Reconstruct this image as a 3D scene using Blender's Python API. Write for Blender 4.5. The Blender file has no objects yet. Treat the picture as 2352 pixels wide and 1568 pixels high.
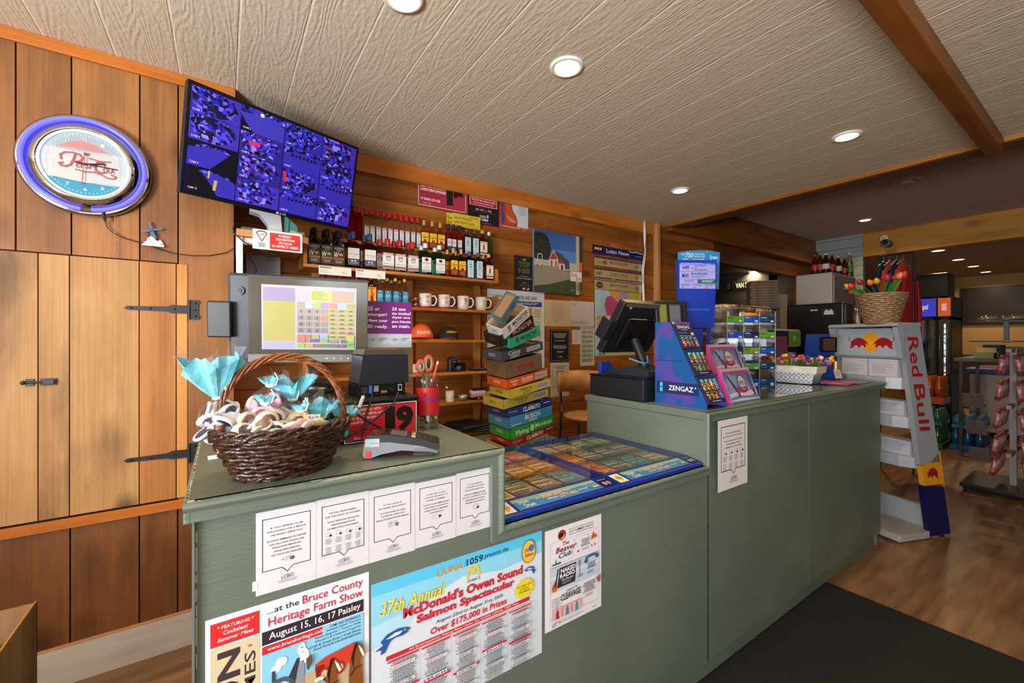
import bpy, math, random
from mathutils import Vector, Matrix
PI = math.pi
sc = bpy.context.scene
COL = sc.collection
# ---------------------------------------------------------------- camera
FPX, CXP, CYP, EYE = 974.0, 1176.0, 779.0, 1.33
YAW = math.atan((1176 - 514) / 974.0)
cam_d = bpy.data.cameras.new('camera'); cam = bpy.data.objects.new('camera', cam_d); COL.objects.link(cam)
cam.location = (0, 0, EYE); cam.rotation_euler = (PI / 2, 0, -YAW)
cam_d.sensor_width = 36; cam_d.lens = FPX / 2352 * 36; cam_d.shift_y = -(784 - CYP) / 2352
cam_d.clip_start = 0.02
sc.camera = cam
# ---------------------------------------------------------------- world, big lights, exposure
w = bpy.data.worlds.new('world'); sc.world = w; w.use_nodes = True
w.node_tree.nodes['Background'].inputs[0].default_value = (0.75, 0.85, 1.0, 1)
w.node_tree.nodes['Background'].inputs[1].default_value = 0.6
sc.view_settings.view_transform = 'Standard'; sc.view_settings.look = 'None'
sc.view_settings.gamma = 1; sc.view_settings.use_curve_mapping = False
sc.view_settings.exposure = 0.0
def area(name, loc, rot, sx, sy, power, color, spread=PI):
    l = bpy.data.lights.new(name, 'AREA'); l.shape = 'RECTANGLE'; l.size = sx; l.size_y = sy
    l.energy = power; l.color = color; l.spread = spread
    o = bpy.data.objects.new(name, l); COL.objects.link(o); o.location = loc; o.rotation_euler = rot
    return o
# daylight entering through the shop window in the wall behind the camera
area('window_daylight', (-0.75, -2.30, 1.60), (PI / 2 + .12, 0, 0.1), 1.6, 1.2, 24, (0.96, 0.98, 1.0))
area('side_ceiling_fill', (-2.30, -0.6, 1.2), (PI / 2 + 1.0, 0, -PI / 2 + .1), 1.7, .9, 330, (0.98, 0.98, 1.0))  # added fill at the left wall, tilted up to brighten the ceiling

# ---------------------------------------------------------------- geometry helpers
def ray(u, v):
    s, c = math.sin(YAW), math.cos(YAW)
    return Vector((FPX * s + (u - CXP) * c, FPX * c - (u - CXP) * s, -(v - CYP)))
def W(u, v, X=None, Y=None, Z=None):
    d = ray(u, v)
    if X is not None: t = X / d.x
    elif Y is not None: t = Y / d.y
    else: t = (Z - EYE) / d.z
    return Vector((0, 0, EYE)) + d * t
def lin(h):
    h = h.lstrip('#'); r = []
    for i in (0, 2, 4):
        c = int(h[i:i + 2], 16) / 255
        r.append(c / 12.92 if c <= .04045 else ((c + .055) / 1.055) ** 2.4)
    return (*r, 1)
_m = {}
def bsdf(m): return m.node_tree.nodes['Principled BSDF']
def newmat(name):
    m = bpy.data.materials.new(name); m.use_nodes = True; return m
def col(h, rough=.55, metal=0, emit=0, spec=.5, coat=0):
    k = ('c', h, rough, metal, emit, spec, coat)
    if k in _m: return _m[k]
    m = newmat('paint_' + h.strip('#')); b = bsdf(m)
    b.inputs['Base Color'].default_value = lin(h); b.inputs['Roughness'].default_value = rough
    b.inputs['Metallic'].default_value = metal; b.inputs['Specular IOR Level'].default_value = spec
    b.inputs['Coat Weight'].default_value = coat
    if emit:
        b.inputs['Emission Color'].default_value = lin(h); b.inputs['Emission Strength'].default_value = emit
    _m[k] = m; return m
def glass(h='#ffffff', rough=.03, ior=1.45, key='g'):
    k = (key, h, rough, ior)
    if k in _m: return _m[k]
    m = newmat('glass_' + h.strip('#')); b = bsdf(m)
    b.inputs['Base Color'].default_value = lin(h); b.inputs['Roughness'].default_value = rough
    b.inputs['Transmission Weight'].default_value = 1; b.inputs['IOR'].default_value = ior
    _m[k] = m; return m
def clear(h='#ffffff', gloss=.12, rough=.05, dens=.0):
    """thin clear sheet: mostly transparent with a glossy coat"""
    k = ('cl', h, gloss, rough, dens)
    if k in _m: return _m[k]
    m = newmat('clear_' + h.strip('#')); n = m.node_tree.nodes; l = m.node_tree.links
    n.remove(bsdf(m)); out = n['Material Output']
    t = n.new('ShaderNodeBsdfTransparent'); t.inputs[0].default_value = lin(h)
    g = n.new('ShaderNodeBsdfGlossy'); g.inputs['Roughness'].default_value = rough
    f = n.new('ShaderNodeLayerWeight'); pw = n.new('ShaderNodeMath'); pw.operation = 'POWER'; pw.inputs[1].default_value = 4; l.new(f.outputs['Facing'], pw.inputs[0])
    a = n.new('ShaderNodeMath'); a.operation = 'MULTIPLY_ADD'; a.inputs[1].default_value = .6; a.inputs[2].default_value = gloss * .3
    mx = n.new('ShaderNodeMixShader'); l.new(pw.outputs[0], a.inputs[0]); l.new(a.outputs[0], mx.inputs[0])
    l.new(t.outputs[0], mx.inputs[1]); l.new(g.outputs[0], mx.inputs[2])
    last = mx
    if dens:
        d = n.new('ShaderNodeBsdfDiffuse'); d.inputs[0].default_value = lin(h)
        m2 = n.new('ShaderNodeMixShader'); m2.inputs[0].default_value = dens
        l.new(mx.outputs[0], m2.inputs[1]); l.new(d.outputs[0], m2.inputs[2]); last = m2
    l.new(last.outputs[0], out.inputs[0]); _m[k] = m; return m
def noisy(key, c1, c2, scale=8, rough=.6, bump=.0, stretch=(1, 1, 1), detail=4, lo=.35, hi=.65, metal=0, emit=0, voro=False, spec=.5):
    if key in _m: return _m[key]
    m = newmat(key); n = m.node_tree.nodes; l = m.node_tree.links; b = bsdf(m)
    tc = n.new('ShaderNodeTexCoord'); mp = n.new('ShaderNodeMapping'); mp.inputs['Scale'].default_value = stretch
    l.new(tc.outputs['Object'], mp.inputs[0])
    if voro:
        t = n.new('ShaderNodeTexVoronoi'); t.inputs['Scale'].default_value = scale; src = t.outputs['Color']
        sp = n.new('ShaderNodeSeparateColor'); l.new(src, sp.inputs[0]); src = sp.outputs[0]
    else:
        t = n.new('ShaderNodeTexNoise'); t.inputs['Scale'].default_value = scale; t.inputs['Detail'].default_value = detail; src = t.outputs[0]
    l.new(mp.outputs[0], t.inputs['Vector'])
    r = n.new('ShaderNodeValToRGB'); r.color_ramp.elements[0].position = lo; r.color_ramp.elements[1].position = hi
    r.color_ramp.elements[0].color = lin(c1); r.color_ramp.elements[1].color = lin(c2)
    l.new(src, r.inputs[0]); l.new(r.outputs[0], b.inputs['Base Color'])
    b.inputs['Roughness'].default_value = rough; b.inputs['Metallic'].default_value = metal; b.inputs['Specular IOR Level'].default_value = spec
    if emit:
        l.new(r.outputs[0], b.inputs['Emission Color']); b.inputs['Emission Strength'].default_value = emit
    if bump:
        bp = n.new('ShaderNodeBump'); bp.inputs['Strength'].default_value = bump; bp.inputs['Distance'].default_value = .01
        l.new(src, bp.inputs['Height']); l.new(bp.outputs[0], b.inputs['Normal'])
    _m[key] = m; return m
def multi(key, cols, scale=60, stretch=(1, 1, 1), rough=.5, emit=0, voro=True, coat=0):
    """random patches of several printed colours"""
    if key in _m: return _m[key]
    m = newmat(key); n = m.node_tree.nodes; l = m.node_tree.links; b = bsdf(m)
    tc = n.new('ShaderNodeTexCoord'); mp = n.new('ShaderNodeMapping'); mp.inputs['Scale'].default_value = stretch
    l.new(tc.outputs['Object'], mp.inputs[0])
    if voro:
        t = n.new('ShaderNodeTexVoronoi'); t.inputs['Scale'].default_value = scale; t.distance = 'CHEBYCHEV'
        sp = n.new('ShaderNodeSeparateColor'); l.new(t.outputs['Color'], sp.inputs[0]); src = sp.outputs[0]
    else:
        t = n.new('ShaderNodeTexNoise'); t.inputs['Scale'].default_value = scale; t.inputs['Detail'].default_value = 5
        mr = n.new('ShaderNodeMapRange'); mr.inputs[1].default_value = .3; mr.inputs[2].default_value = .7
        l.new(t.outputs[0], mr.inputs[0]); src = mr.outputs[0]
    l.new(mp.outputs[0], t.inputs['Vector'])
    r = n.new('ShaderNodeValToRGB'); r.color_ramp.interpolation = 'CONSTANT' if voro else 'LINEAR'
    e = r.color_ramp.elements
    while len(e) < len(cols): e.new(.5)
    for i, c in enumerate(cols):
        e[i].position = i / len(cols); e[i].color = lin(c)
    l.new(src, r.inputs[0]); l.new(r.outputs[0], b.inputs['Base Color']); b.inputs['Roughness'].default_value = rough
    b.inputs['Coat Weight'].default_value = coat
    if emit:
        l.new(r.outputs[0], b.inputs['Emission Color']); b.inputs['Emission Strength'].default_value = emit
    _m[key] = m; return m
def wood(key, light, mid, dark, axis='Z', rough=.5, stain=0.0, knots=.5, bump=.15, tint=.25, ring=7.0, spec=.4):
    """planed board: grain along `axis`, per-board shift and tone from the 'seed' face attribute"""
    if key in _m: return _m[key]
    m = newmat(key); n = m.node_tree.nodes; l = m.node_tree.links; b = bsdf(m)
    tc = n.new('ShaderNodeTexCoord'); at = n.new('ShaderNodeAttribute'); at.attribute_name = 'seed'
    sh = n.new('ShaderNodeVectorMath'); sh.operation = 'MULTIPLY_ADD'; sh.inputs[1].default_value = (17.3, 11.1, 23.7)
    cb = n.new('ShaderNodeCombineXYZ')
    for i in range(3): l.new(at.outputs['Fac'], cb.inputs[i])
    l.new(cb.outputs[0], sh.inputs[0]); l.new(tc.outputs['Object'], sh.inputs[2])
    k = {'X': (.09, 1, 1), 'Y': (1, .09, 1), 'Z': (1, 1, .09)}[axis]
    mp = n.new('ShaderNodeMapping'); mp.inputs['Scale'].default_value = k; l.new(sh.outputs[0], mp.inputs[0])
    n1 = n.new('ShaderNodeTexNoise'); n1.inputs['Scale'].default_value = 5; n1.inputs['Detail'].default_value = 3; l.new(mp.outputs[0], n1.inputs['Vector'])
    mu = n.new('ShaderNodeMath'); mu.operation = 'MULTIPLY'; mu.inputs[1].default_value = ring * 6.28; l.new(n1.outputs[0], mu.inputs[0])
    si = n.new('ShaderNodeMath'); si.operation = 'SINE'; l.new(mu.outputs[0], si.inputs[0])
    k2 = {'X': (.02, 1, 1), 'Y': (1, .02, 1), 'Z': (1, 1, .02)}[axis]
    mp2 = n.new('ShaderNodeMapping'); mp2.inputs['Scale'].default_value = k2; l.new(sh.outputs[0], mp2.inputs[0])
    n2 = n.new('ShaderNodeTexNoise'); n2.inputs['Scale'].default_value = 130; n2.inputs['Detail'].default_value = 3; l.new(mp2.outputs[0], n2.inputs['Vector'])
    ad = n.new('ShaderNodeMath'); ad.operation = 'MULTIPLY_ADD'; ad.inputs[1].default_value = .13; ad.inputs[2].default_value = 0
    l.new(si.outputs[0], ad.inputs[0])
    n5 = n.new('ShaderNodeTexNoise'); n5.inputs['Scale'].default_value = 7; n5.inputs['Detail'].default_value = 6; n5.inputs['Roughness'].default_value = .65; mp5 = n.new('ShaderNodeMapping'); mp5.inputs['Scale'].default_value = {'X': (.4, 1, 1), 'Y': (1, .4, 1), 'Z': (1, 1, .4)}[axis]; l.new(sh.outputs[0], mp5.inputs[0]); l.new(mp5.outputs[0], n5.inputs['Vector'])
    a5 = n.new('ShaderNodeMath'); a5.operation = 'MULTIPLY_ADD'; a5.inputs[1].default_value = .45; l.new(n2.outputs[0], a5.inputs[0]); l.new(ad.outputs[0], a5.inputs[2])
    ad2 = n.new('ShaderNodeMath'); ad2.operation = 'MULTIPLY_ADD'; ad2.inputs[1].default_value = .62; l.new(n5.outputs[0], ad2.inputs[0]); l.new(a5.outputs[0], ad2.inputs[2])
    r = n.new('ShaderNodeValToRGB'); e = r.color_ramp.elements
    e[0].position = .14; e[0].color = lin(dark); e[1].position = .86; e[1].color = lin(light)
    q = e.new(.5); q.color = lin(mid); l.new(ad2.outputs[0], r.inputs[0])
    cur = r.outputs[0]
    # board tone
    wn = n.new('ShaderNodeTexWhiteNoise'); wn.noise_dimensions = '1D'; l.new(at.outputs['Fac'], wn.inputs['W'])
    mr = n.new('ShaderNodeMapRange'); mr.inputs[3].default_value = 1 - tint; mr.inputs[4].default_value = 1 + tint * .7; l.new(wn.outputs['Value'], mr.inputs[0])
    vm = n.new('ShaderNodeVectorMath'); vm.operation = 'SCALE'; l.new(cur, vm.inputs[0]); l.new(mr.outputs[0], vm.inputs['Scale']); cur = vm.outputs[0]
    if stain:
        mp3 = n.new('ShaderNodeMapping'); mp3.inputs['Scale'].default_value = {'X': (.3, 1, 1), 'Y': (1, .3, 1), 'Z': (1, 1, .3)}[axis]; l.new(sh.outputs[0], mp3.inputs[0])
        n3 = n.new('ShaderNodeTexNoise'); n3.inputs['Scale'].default_value = 6; n3.inputs['Detail'].default_value = 4; l.new(mp3.outputs[0], n3.inputs['Vector'])
        r3 = n.new('ShaderNodeMapRange'); r3.inputs[1].default_value = .52; r3.inputs[2].default_value = .75; r3.inputs[4].default_value = stain; l.new(n3.outputs[0], r3.inputs[0])
        mx = n.new('ShaderNodeMix'); mx.data_type = 'RGBA'; l.new(r3.outputs[0], mx.inputs[0]); l.new(cur, mx.inputs[6]); mx.inputs[7].default_value = lin('#3a2614'); cur = mx.outputs[2]
    if knots:
        mk = n.new('ShaderNodeMapping'); mk.inputs['Scale'].default_value = {'X': (1.6, 3.2, 3.2), 'Y': (3.2, 1.6, 3.2), 'Z': (3.2, 3.2, 1.6)}[axis]; l.new(sh.outputs[0], mk.inputs[0])
        vo = n.new('ShaderNodeTexVoronoi'); vo.inputs['Scale'].default_value = 1.1; l.new(mk.outputs[0], vo.inputs['Vector'])
        rk = n.new('ShaderNodeMapRange'); rk.inputs[1].default_value = .07; rk.inputs[2].default_value = .19; rk.inputs[3].default_value = knots; rk.inputs[4].default_value = 0
        l.new(vo.outputs['Distance'], rk.inputs[0])
        mx = n.new('ShaderNodeMix'); mx.data_type = 'RGBA'; l.new(rk.outputs[0], mx.inputs[0]); l.new(cur, mx.inputs[6]); mx.inputs[7].default_value = lin('#34180a'); cur = mx.outputs[2]
    l.new(cur, b.inputs['Base Color']); b.inputs['Roughness'].default_value = rough; b.inputs['Specular IOR Level'].default_value = spec
    bp = n.new('ShaderNodeBump'); bp.inputs['Strength'].default_value = bump; bp.inputs['Distance'].default_value = .004
    l.new(ad2.outputs[0], bp.inputs['Height']); l.new(bp.outputs[0], b.inputs['Normal'])
    _m[key] = m; return m

class MB:
    def __init__(s): s.v = []; s.f = []; s.mi = []; s.sm = []; s.sd = []; s.mats = []; s.T = None
    def m(s, mat):
        if mat not in s.mats: s.mats.append(mat)
        return s.mats.index(mat)
    def add(s, vs, fs, mat, smooth=False, seed=0.0):
        o = len(s.v)
        if s.T is not None: vs = [s.T @ Vector(p) for p in vs]
        s.v += [tuple(p) for p in vs]; k = s.m(mat)
        for f in fs: s.f.append([i + o for i in f]); s.mi.append(k); s.sm.append(smooth); s.sd.append(seed)
        return s
    def box(s, x0, x1, y0, y1, z0, z1, mat, seed=0.0):
        vs = [(x, y, z) for x in (x0, x1) for y in (y0, y1) for z in (z0, z1)]
        return s.add(vs, [(0, 1, 3, 2), (4, 6, 7, 5), (0, 4, 5, 1), (2, 3, 7, 6), (0, 2, 6, 4), (1, 5, 7, 3)], mat, seed=seed)
    def cbox(s, c, d, mat, seed=0.0):
        return s.box(c[0] - d[0] / 2, c[0] + d[0] / 2, c[1] - d[1] / 2, c[1] + d[1] / 2, c[2] - d[2] / 2, c[2] + d[2] / 2, mat, seed)
    def prism(s, pts, a0, a1, mat, axis='Y', smooth=False, seed=0.0):
        """extrude a 2D outline: axis Y -> pts are (x,z); X -> (y,z); Z -> (x,y)"""
        n = len(pts)
        def mk(p, a): return {'Y': (p[0], a, p[1]), 'X': (a, p[0], p[1]), 'Z': (p[0], p[1], a)}[axis]
        vs = [mk(p, a0) for p in pts] + [mk(p, a1) for p in pts]
        s.add(vs, [list(range(n))[::-1], list(range(n, 2 * n))], mat, seed=seed)
        return s.add(vs, [(i, (i + 1) % n, n + (i + 1) % n, n + i) for i in range(n)], mat, smooth, seed)
    def lathe(s, prof, c, mat, seg=20, axis='Z', sx=1, sy=1, smooth=True, cap=True):
        vs = []; fs = []
        for r, h in prof:
            for i in range(seg):
                a = 2 * PI * i / seg; x, y = r * math.cos(a) * sx, r * math.sin(a) * sy
                p = {'Z': (x, y, h), 'Y': (x, h, y), 'X': (h, x, y)}[axis]
                vs.append((c[0] + p[0], c[1] + p[1], c[2] + p[2]))
        for j in range(len(prof) - 1):
            for i in range(seg):
                fs.append((j * seg + i, j * seg + (i + 1) % seg, (j + 1) * seg + (i + 1) % seg, (j + 1) * seg + i))
        s.add(vs, fs, mat, smooth)
        if cap:
            k = len(prof) - 1
            for j in (0, k):
                if prof[j][0] > 1e-5: s.add(vs[j * seg:(j + 1) * seg], [list(range(seg))], mat)
        return s
    def cyl(s, c, r, h, mat, seg=20, axis='Z', r2=None): return s.lathe([(r, 0), (r if r2 is None else r2, h)], c, mat, seg, axis)
    def tube(s, pts, r, mat, seg=8, closed=False, smooth=True, cap=True):
        pts = [Vector(p) for p in pts]; n = len(pts); vs = []; fs = []
        up = Vector((0, 0, 1)); prev = None
        for i, p in enumerate(pts):
            if closed: t = (pts[(i + 1) % n] - pts[i - 1])
            else: t = pts[min(i + 1, n - 1)] - pts[max(i - 1, 0)]
            if t.length < 1e-9: t = Vector((0, 0, 1))
            t.normalize()
            if prev is None:
                a = up if abs(t.dot(up)) < .9 else Vector((1, 0, 0)); nx = t.cross(a).normalized()
            else:
                nx = prev - t * prev.dot(t)
                nx = nx.normalized() if nx.length > 1e-6 else t.orthogonal().normalized()
            prev = nx; ny = t.cross(nx); rr = r[i] if isinstance(r, (list, tuple)) else r
            for k in range(seg):
                a = 2 * PI * k / seg; vs.append(p + nx * (rr * math.cos(a)) + ny * (rr * math.sin(a)))
        for i in range(n if closed else n - 1):
            j = (i + 1) % n
            for k in range(seg): fs.append((i * seg + k, i * seg + (k + 1) % seg, j * seg + (k + 1) % seg, j * seg + k))
        s.add(vs, fs, mat, smooth)
        if cap and not closed: s.add(vs[:seg], [list(range(seg))[::-1]], mat); s.add(vs[-seg:], [list(range(seg))], mat)
        return s
    def ball(s, c, r, mat, seg=12, sx=1, sy=1, sz=1):
        k = max(5, seg // 2 + 1)
        return s.lathe([(max(r * math.sin(PI * i / k), 1e-6), -r * sz * math.cos(PI * i / k)) for i in range(k + 1)], c, mat, seg, 'Z', sx, sy, cap=False)
    def quad(s, a, b, c, d, mat, seed=0.0): return s.add([a, b, c, d], [(0, 1, 2, 3)], mat, seed=seed)
    def build(s, name, parent=None, bevel=0, seg=2, loc=None, rot=None, solid=0, sub=0):
        me = bpy.data.meshes.new(name); me.from_pydata(s.v, [], s.f)
        for m in s.mats: me.materials.append(m)
        me.polygons.foreach_set('material_index', s.mi); me.polygons.foreach_set('use_smooth', s.sm)
        if any(s.sd):
            a = me.attributes.new('seed', 'FLOAT', 'FACE'); a.data.foreach_set('value', s.sd)
        me.update()
        o = bpy.data.objects.new(name, me); COL.objects.link(o)
        if parent is not None: o.parent = parent
        if loc is not None: o.location = loc
        if rot is not None: o.rotation_euler = rot
        if solid:
            q = o.modifiers.new('solid', 'SOLIDIFY'); q.thickness = solid; q.offset = 0
        if bevel:
            q = o.modifiers.new('bevel', 'BEVEL'); q.width = bevel; q.segments = seg; q.limit_method = 'ANGLE'; q.angle_limit = .6; q.harden_normals = False
        if sub:
            q = o.modifiers.new('sub', 'SUBSURF'); q.levels = sub; q.render_levels = sub
        return o
def tag(o, label=None, cat=None, group=None, kind=None):
    if label: o['label'] = label
    if cat: o['category'] = cat
    if group: o['group'] = group
    if kind: o['kind'] = kind
    return o
def thing(name, label, cat, loc=(0, 0, 0), rz=0, group=None, rot=None):
    o = bpy.data.objects.new(name, None); o.empty_display_size = .05; COL.objects.link(o)
    o.location = loc; o.rotation_euler = rot if rot is not None else (0, 0, rz)
    return tag(o, label, cat, group)
def struct(name, mb, **k): return tag(mb.build(name, **k), kind='structure')
def dup(root, loc, rz=None, label=None, group=None, scale=None):
    r = root.copy(); COL.objects.link(r); r.location = loc
    if rz is not None: r.rotation_euler = (0, 0, rz)
    if scale: r.scale = scale
    if label: r['label'] = label
    if group: r['group'] = group
    for ch in list(root.children):
        c = ch.copy(); COL.objects.link(c); c.parent = r
        for g in list(ch.children):
            d = g.copy(); COL.objects.link(d); d.parent = c
    return r

# ---------------------------------------------------------------- printed sheets
_txt = {}
def textpoly(s, bold=0, shear=0, res=2):
    k = (s, bold, shear, res)
    if k in _txt: return _txt[k]
    cu = bpy.data.curves.new('t', 'FONT'); cu.body = s; cu.size = 1; cu.offset = bold * .0075; cu.shear = shear; cu.resolution_u = res
    cu.fill_mode = 'FRONT'
    ob = bpy.data.objects.new('t', cu); COL.objects.link(ob)
    dg = bpy.context.evaluated_depsgraph_get(); me = bpy.data.meshes.new_from_object(ob.evaluated_get(dg))
    vs = [(v.co.x, v.co.y) for v in me.vertices]; fs = [list(p.vertices) for p in me.polygons]
    bpy.data.objects.remove(ob); bpy.data.curves.remove(cu); bpy.data.meshes.remove(me)
    if not vs: vs = [(0, 0), (1, 0), (1, 1)]; fs = [[0, 1, 2]]
    x0 = min(v[0] for v in vs); x1 = max(v[0] for v in vs); y0 = min(v[1] for v in vs); y1 = max(v[1] for v in vs)
    _txt[k] = (vs, fs, x0, x1, y0, y1); return _txt[k]
class Sheet:
    """flat print facing -Y, origin at its lower left corner; coordinates 0..1 from the top left"""
    def __init__(s, w, h, base, t=.001, rough=.5, gap=.00012, coat=0, shape=None, emit=0):
        s.w, s.h, s.t, s.g, s.rough, s.coat, s.emit = w, h, t, gap, rough, coat, emit
        s.mb = MB(); s.n = 0; bm = s.c(base)
        if shape: s.mb.prism([(x * w, (1 - y) * h) for x, y in shape], 0, -t, bm)
        else: s.mb.box(0, w, -t, 0, 0, h, bm)
    xs, xo, ys = 1, 0, 1
    def c(s, x): return col(x, s.rough, coat=s.coat, emit=s.emit) if isinstance(x, str) else x
    def _p(s, x, y): return ((x * s.xs + s.xo) * s.w, -s.t - s.g * s.n, (1 - y * s.ys) * s.h)
    def poly(s, pts, c):
        s.n += 1; s.mb.add([s._p(*p) for p in pts], [list(range(len(pts)))], s.c(c)); return s
    def rect(s, x0, y0, x1, y1, c): return s.poly([(x0, y0), (x1, y0), (x1, y1), (x0, y1)], c)
    def ell(s, cx, cy, rx, ry, c, n=20): return s.poly([(cx + rx * math.cos(2 * PI * i / n), cy + ry * math.sin(2 * PI * i / n)) for i in range(n)], c)
    def frame(s, x0, y0, x1, y1, c, lw=.01):
        a = lw; b = lw * s.w / s.h
        s.rect(x0, y0, x1, y0 + b, c); s.n -= 1; s.rect(x0, y1 - b, x1, y1, c); s.n -= 1
        s.rect(x0, y0, x0 + a, y1, c); s.n -= 1; return s.rect(x1 - a, y0, x1, y1, c)
    def line(s, pts, c, lw=.01):
        s.n += 1
        n0 = s.n
        for k_, ((ax, ay), (bx, by)) in enumerate(zip(pts[:-1], pts[1:])):
            s.n = n0 + .3 * (k_ % 3)
            dx, dy = (bx - ax) * s.w, (by - ay) * s.h; L = math.hypot(dx, dy) or 1; nx, ny = -dy / L * lw / 2, dx / L * lw / 2 * s.w / s.h
            ex, ey = dx / L * lw / 2, dy / L * lw / 2 * s.w / s.h
            ax2, ay2, bx2, by2 = ax - ex, ay - ey, bx + ex, by + ey
            s.mb.add([s._p(ax2 + nx, ay2 + ny), s._p(bx2 + nx, by2 + ny), s._p(bx2 - nx, by2 - ny), s._p(ax2 - nx, ay2 - ny)], [(0, 1, 2, 3)], s.c(c))
        s.n = n0 + 1
        return s
    def tx(s, st, x0, y0, x1, y1, c, bold=0, shear=0, rot=0, out=None):
        """text filling the given box (rot=1: reads downwards, -1: upwards)"""
        if out: s.tx(st, x0, y0, x1, y1, out, bold + 2.2, shear, rot)
        vs, fs, a0, a1, b0, b1 = textpoly(st, bold, shear); s.n += 1
        P = []
        for x, y in vs:
            fx = (x - a0) / (a1 - a0 or 1); fy = 1 - (y - b0) / (b1 - b0 or 1)
            if rot == 1: fx, fy = 1 - fy, fx
            elif rot == -1: fx, fy = fy, 1 - fx
            P.append(s._p(x0 + (x1 - x0) * fx, y0 + (y1 - y0) * fy))
        s.mb.add(P, fs, s.c(c)); return s
    def greek(s, x0, y0, x1, y1, n, c, seed=1, fill=.5, center=False):
        """lines of text too small to read"""
        rn = random.Random(seed); s.n += 1; d = (y1 - y0) / n
        for i in range(n):
            ww = (x1 - x0) * rn.uniform(.6, 1); a = x0 + ((x1 - x0 - ww) / 2 if center else 0); e = a + ww; x = a
            while x < e - .004:
                l = min(rn.uniform(.03, .1) * (x1 - x0) * 1.6, e - x)
                s.mb.add([s._p(x, y0 + d * i), s._p(x + l, y0 + d * i), s._p(x + l, y0 + d * (i + fill)), s._p(x, y0 + d * (i + fill))], [(0, 1, 2, 3)], s.c(c))
                x += l + .018 * (x1 - x0)
        return s
    def build(s, name, parent=None, loc=None, rot=None): return s.mb.build(name, parent, loc=loc, rot=rot)
def rectY(Y, xl, xr, ytl, ybl, ytr=None, ybr=None):
    """rectangle on the plane y=Y from photo measurements -> x0, z0, w, h"""
    a = W(xl, ytl, Y=Y); b = W(xl, ybl, Y=Y); x1 = W(xr, 700, Y=Y).x
    zt, zb = a.z, b.z
    if ytr is not None: zt = (zt + W(xr, ytr, Y=Y).z) / 2
    if ybr is not None: zb = (zb + W(xr, ybr, Y=Y).z) / 2
    return a.x, zb, x1 - a.x, zt - zb
# ================================================================ ROOM SHELL
YA, YB, CZ, CZ2 = 2.33, 2.70, 2.475, 2.77
rnd = random.Random(5)
W_BARN = wood('barn_board', '#c08a52', '#a26a34', '#70431c', 'Z', .55, stain=.75, knots=.8, bump=.25, tint=.18, ring=3)
W_BARN_LO = wood('barn_board_low', '#8e5c30', '#744620', '#4c3016', 'Z', .5, stain=.75, knots=.75, bump=.25, tint=.18, ring=3)
W_UP = wood('barn_board_up', '#a8743f', '#8f5c2e', '#6a4220', 'Z', .5, stain=.45, knots=.75, bump=.2, tint=.14, ring=3)
W_ORANGE = wood('pine_orange', '#c98138', '#b86b26', '#8e4a14', 'X', .4, knots=.6, bump=.1, tint=.08, ring=3)
W_LOG = wood('log_siding', '#a5652c', '#8c501c', '#643610', 'X', .38, stain=.3, knots=.85, bump=.1, tint=.2, ring=4)
W_DOORZ = wood('door_pale', '#bf9664', '#a67a4a', '#7c5632', 'Z', .6, stain=.8, knots=.8, bump=.3, tint=.16, ring=2.2)
W_BEAM = wood('beam_stain', '#8f5518', '#7a430f', '#553009', 'X', .45, knots=.5, bump=.1, tint=.05, ring=4)
W_BEAMY = wood('beam_stain_y', '#a8701f', '#935c14', '#6e4210', 'Y', .5, knots=.3, bump=.1, tint=.05, ring=4)
W_YEL = wood('beam_yellow', '#c48a2c', '#b27a20', '#8a5a14', 'Y', .5, knots=.5, bump=.1, tint=.05, ring=4)

# floor : vinyl plank
def floor_mat():
    m = newmat('vinyl_plank_floor'); n = m.node_tree.nodes; l = m.node_tree.links; b = bsdf(m)
    tc = n.new('ShaderNodeTexCoord'); mp = n.new('ShaderNodeMapping'); l.new(tc.outputs['Object'], mp.inputs[0])
    br = n.new('ShaderNodeTexBrick'); br.inputs['Scale'].default_value = 1; br.inputs['Brick Width'].default_value = 1.2; br.inputs['Row Height'].default_value = .18
    br.inputs['Mortar Size'].default_value = .0012; br.inputs['Color1'].default_value = (.2, .2, .2, 1); br.inputs['Color2'].default_value = (.8, .8, .8, 1); br.inputs['Mortar'].default_value = (0, 0, 0, 1)
    l.new(mp.outputs[0], br.inputs['Vector'])
    m2 = n.new('ShaderNodeMapping'); m2.inputs['Scale'].default_value = (1.2, 9, 1); l.new(tc.outputs['Object'], m2.inputs[0])
    no = n.new('ShaderNodeTexNoise'); no.inputs['Scale'].default_value = 2.2; no.inputs['Detail'].default_value = 6; l.new(m2.outputs[0], no.inputs['Vector'])
    r = n.new('ShaderNodeValToRGB'); e = r.color_ramp.elements; e[0].position = .3; e[0].color = lin('#6c4e36'); e[1].position = .72; e[1].color = lin('#9c7550'); l.new(no.outputs[0], r.inputs[0])
    mx = n.new('ShaderNodeMix'); mx.data_type = 'RGBA'; mx.blend_type = 'OVERLAY'; mx.inputs[0].default_value = .35; l.new(r.outputs[0], mx.inputs[6]); l.new(br.outputs['Color'], mx.inputs[7])
    l.new(mx.outputs[2], b.inputs['Base Color']); b.inputs['Roughness'].default_value = .42; return m
struct('floor', MB().box(-2.4, 13, -5, 6.5, -.05, 0, floor_mat()))

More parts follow.
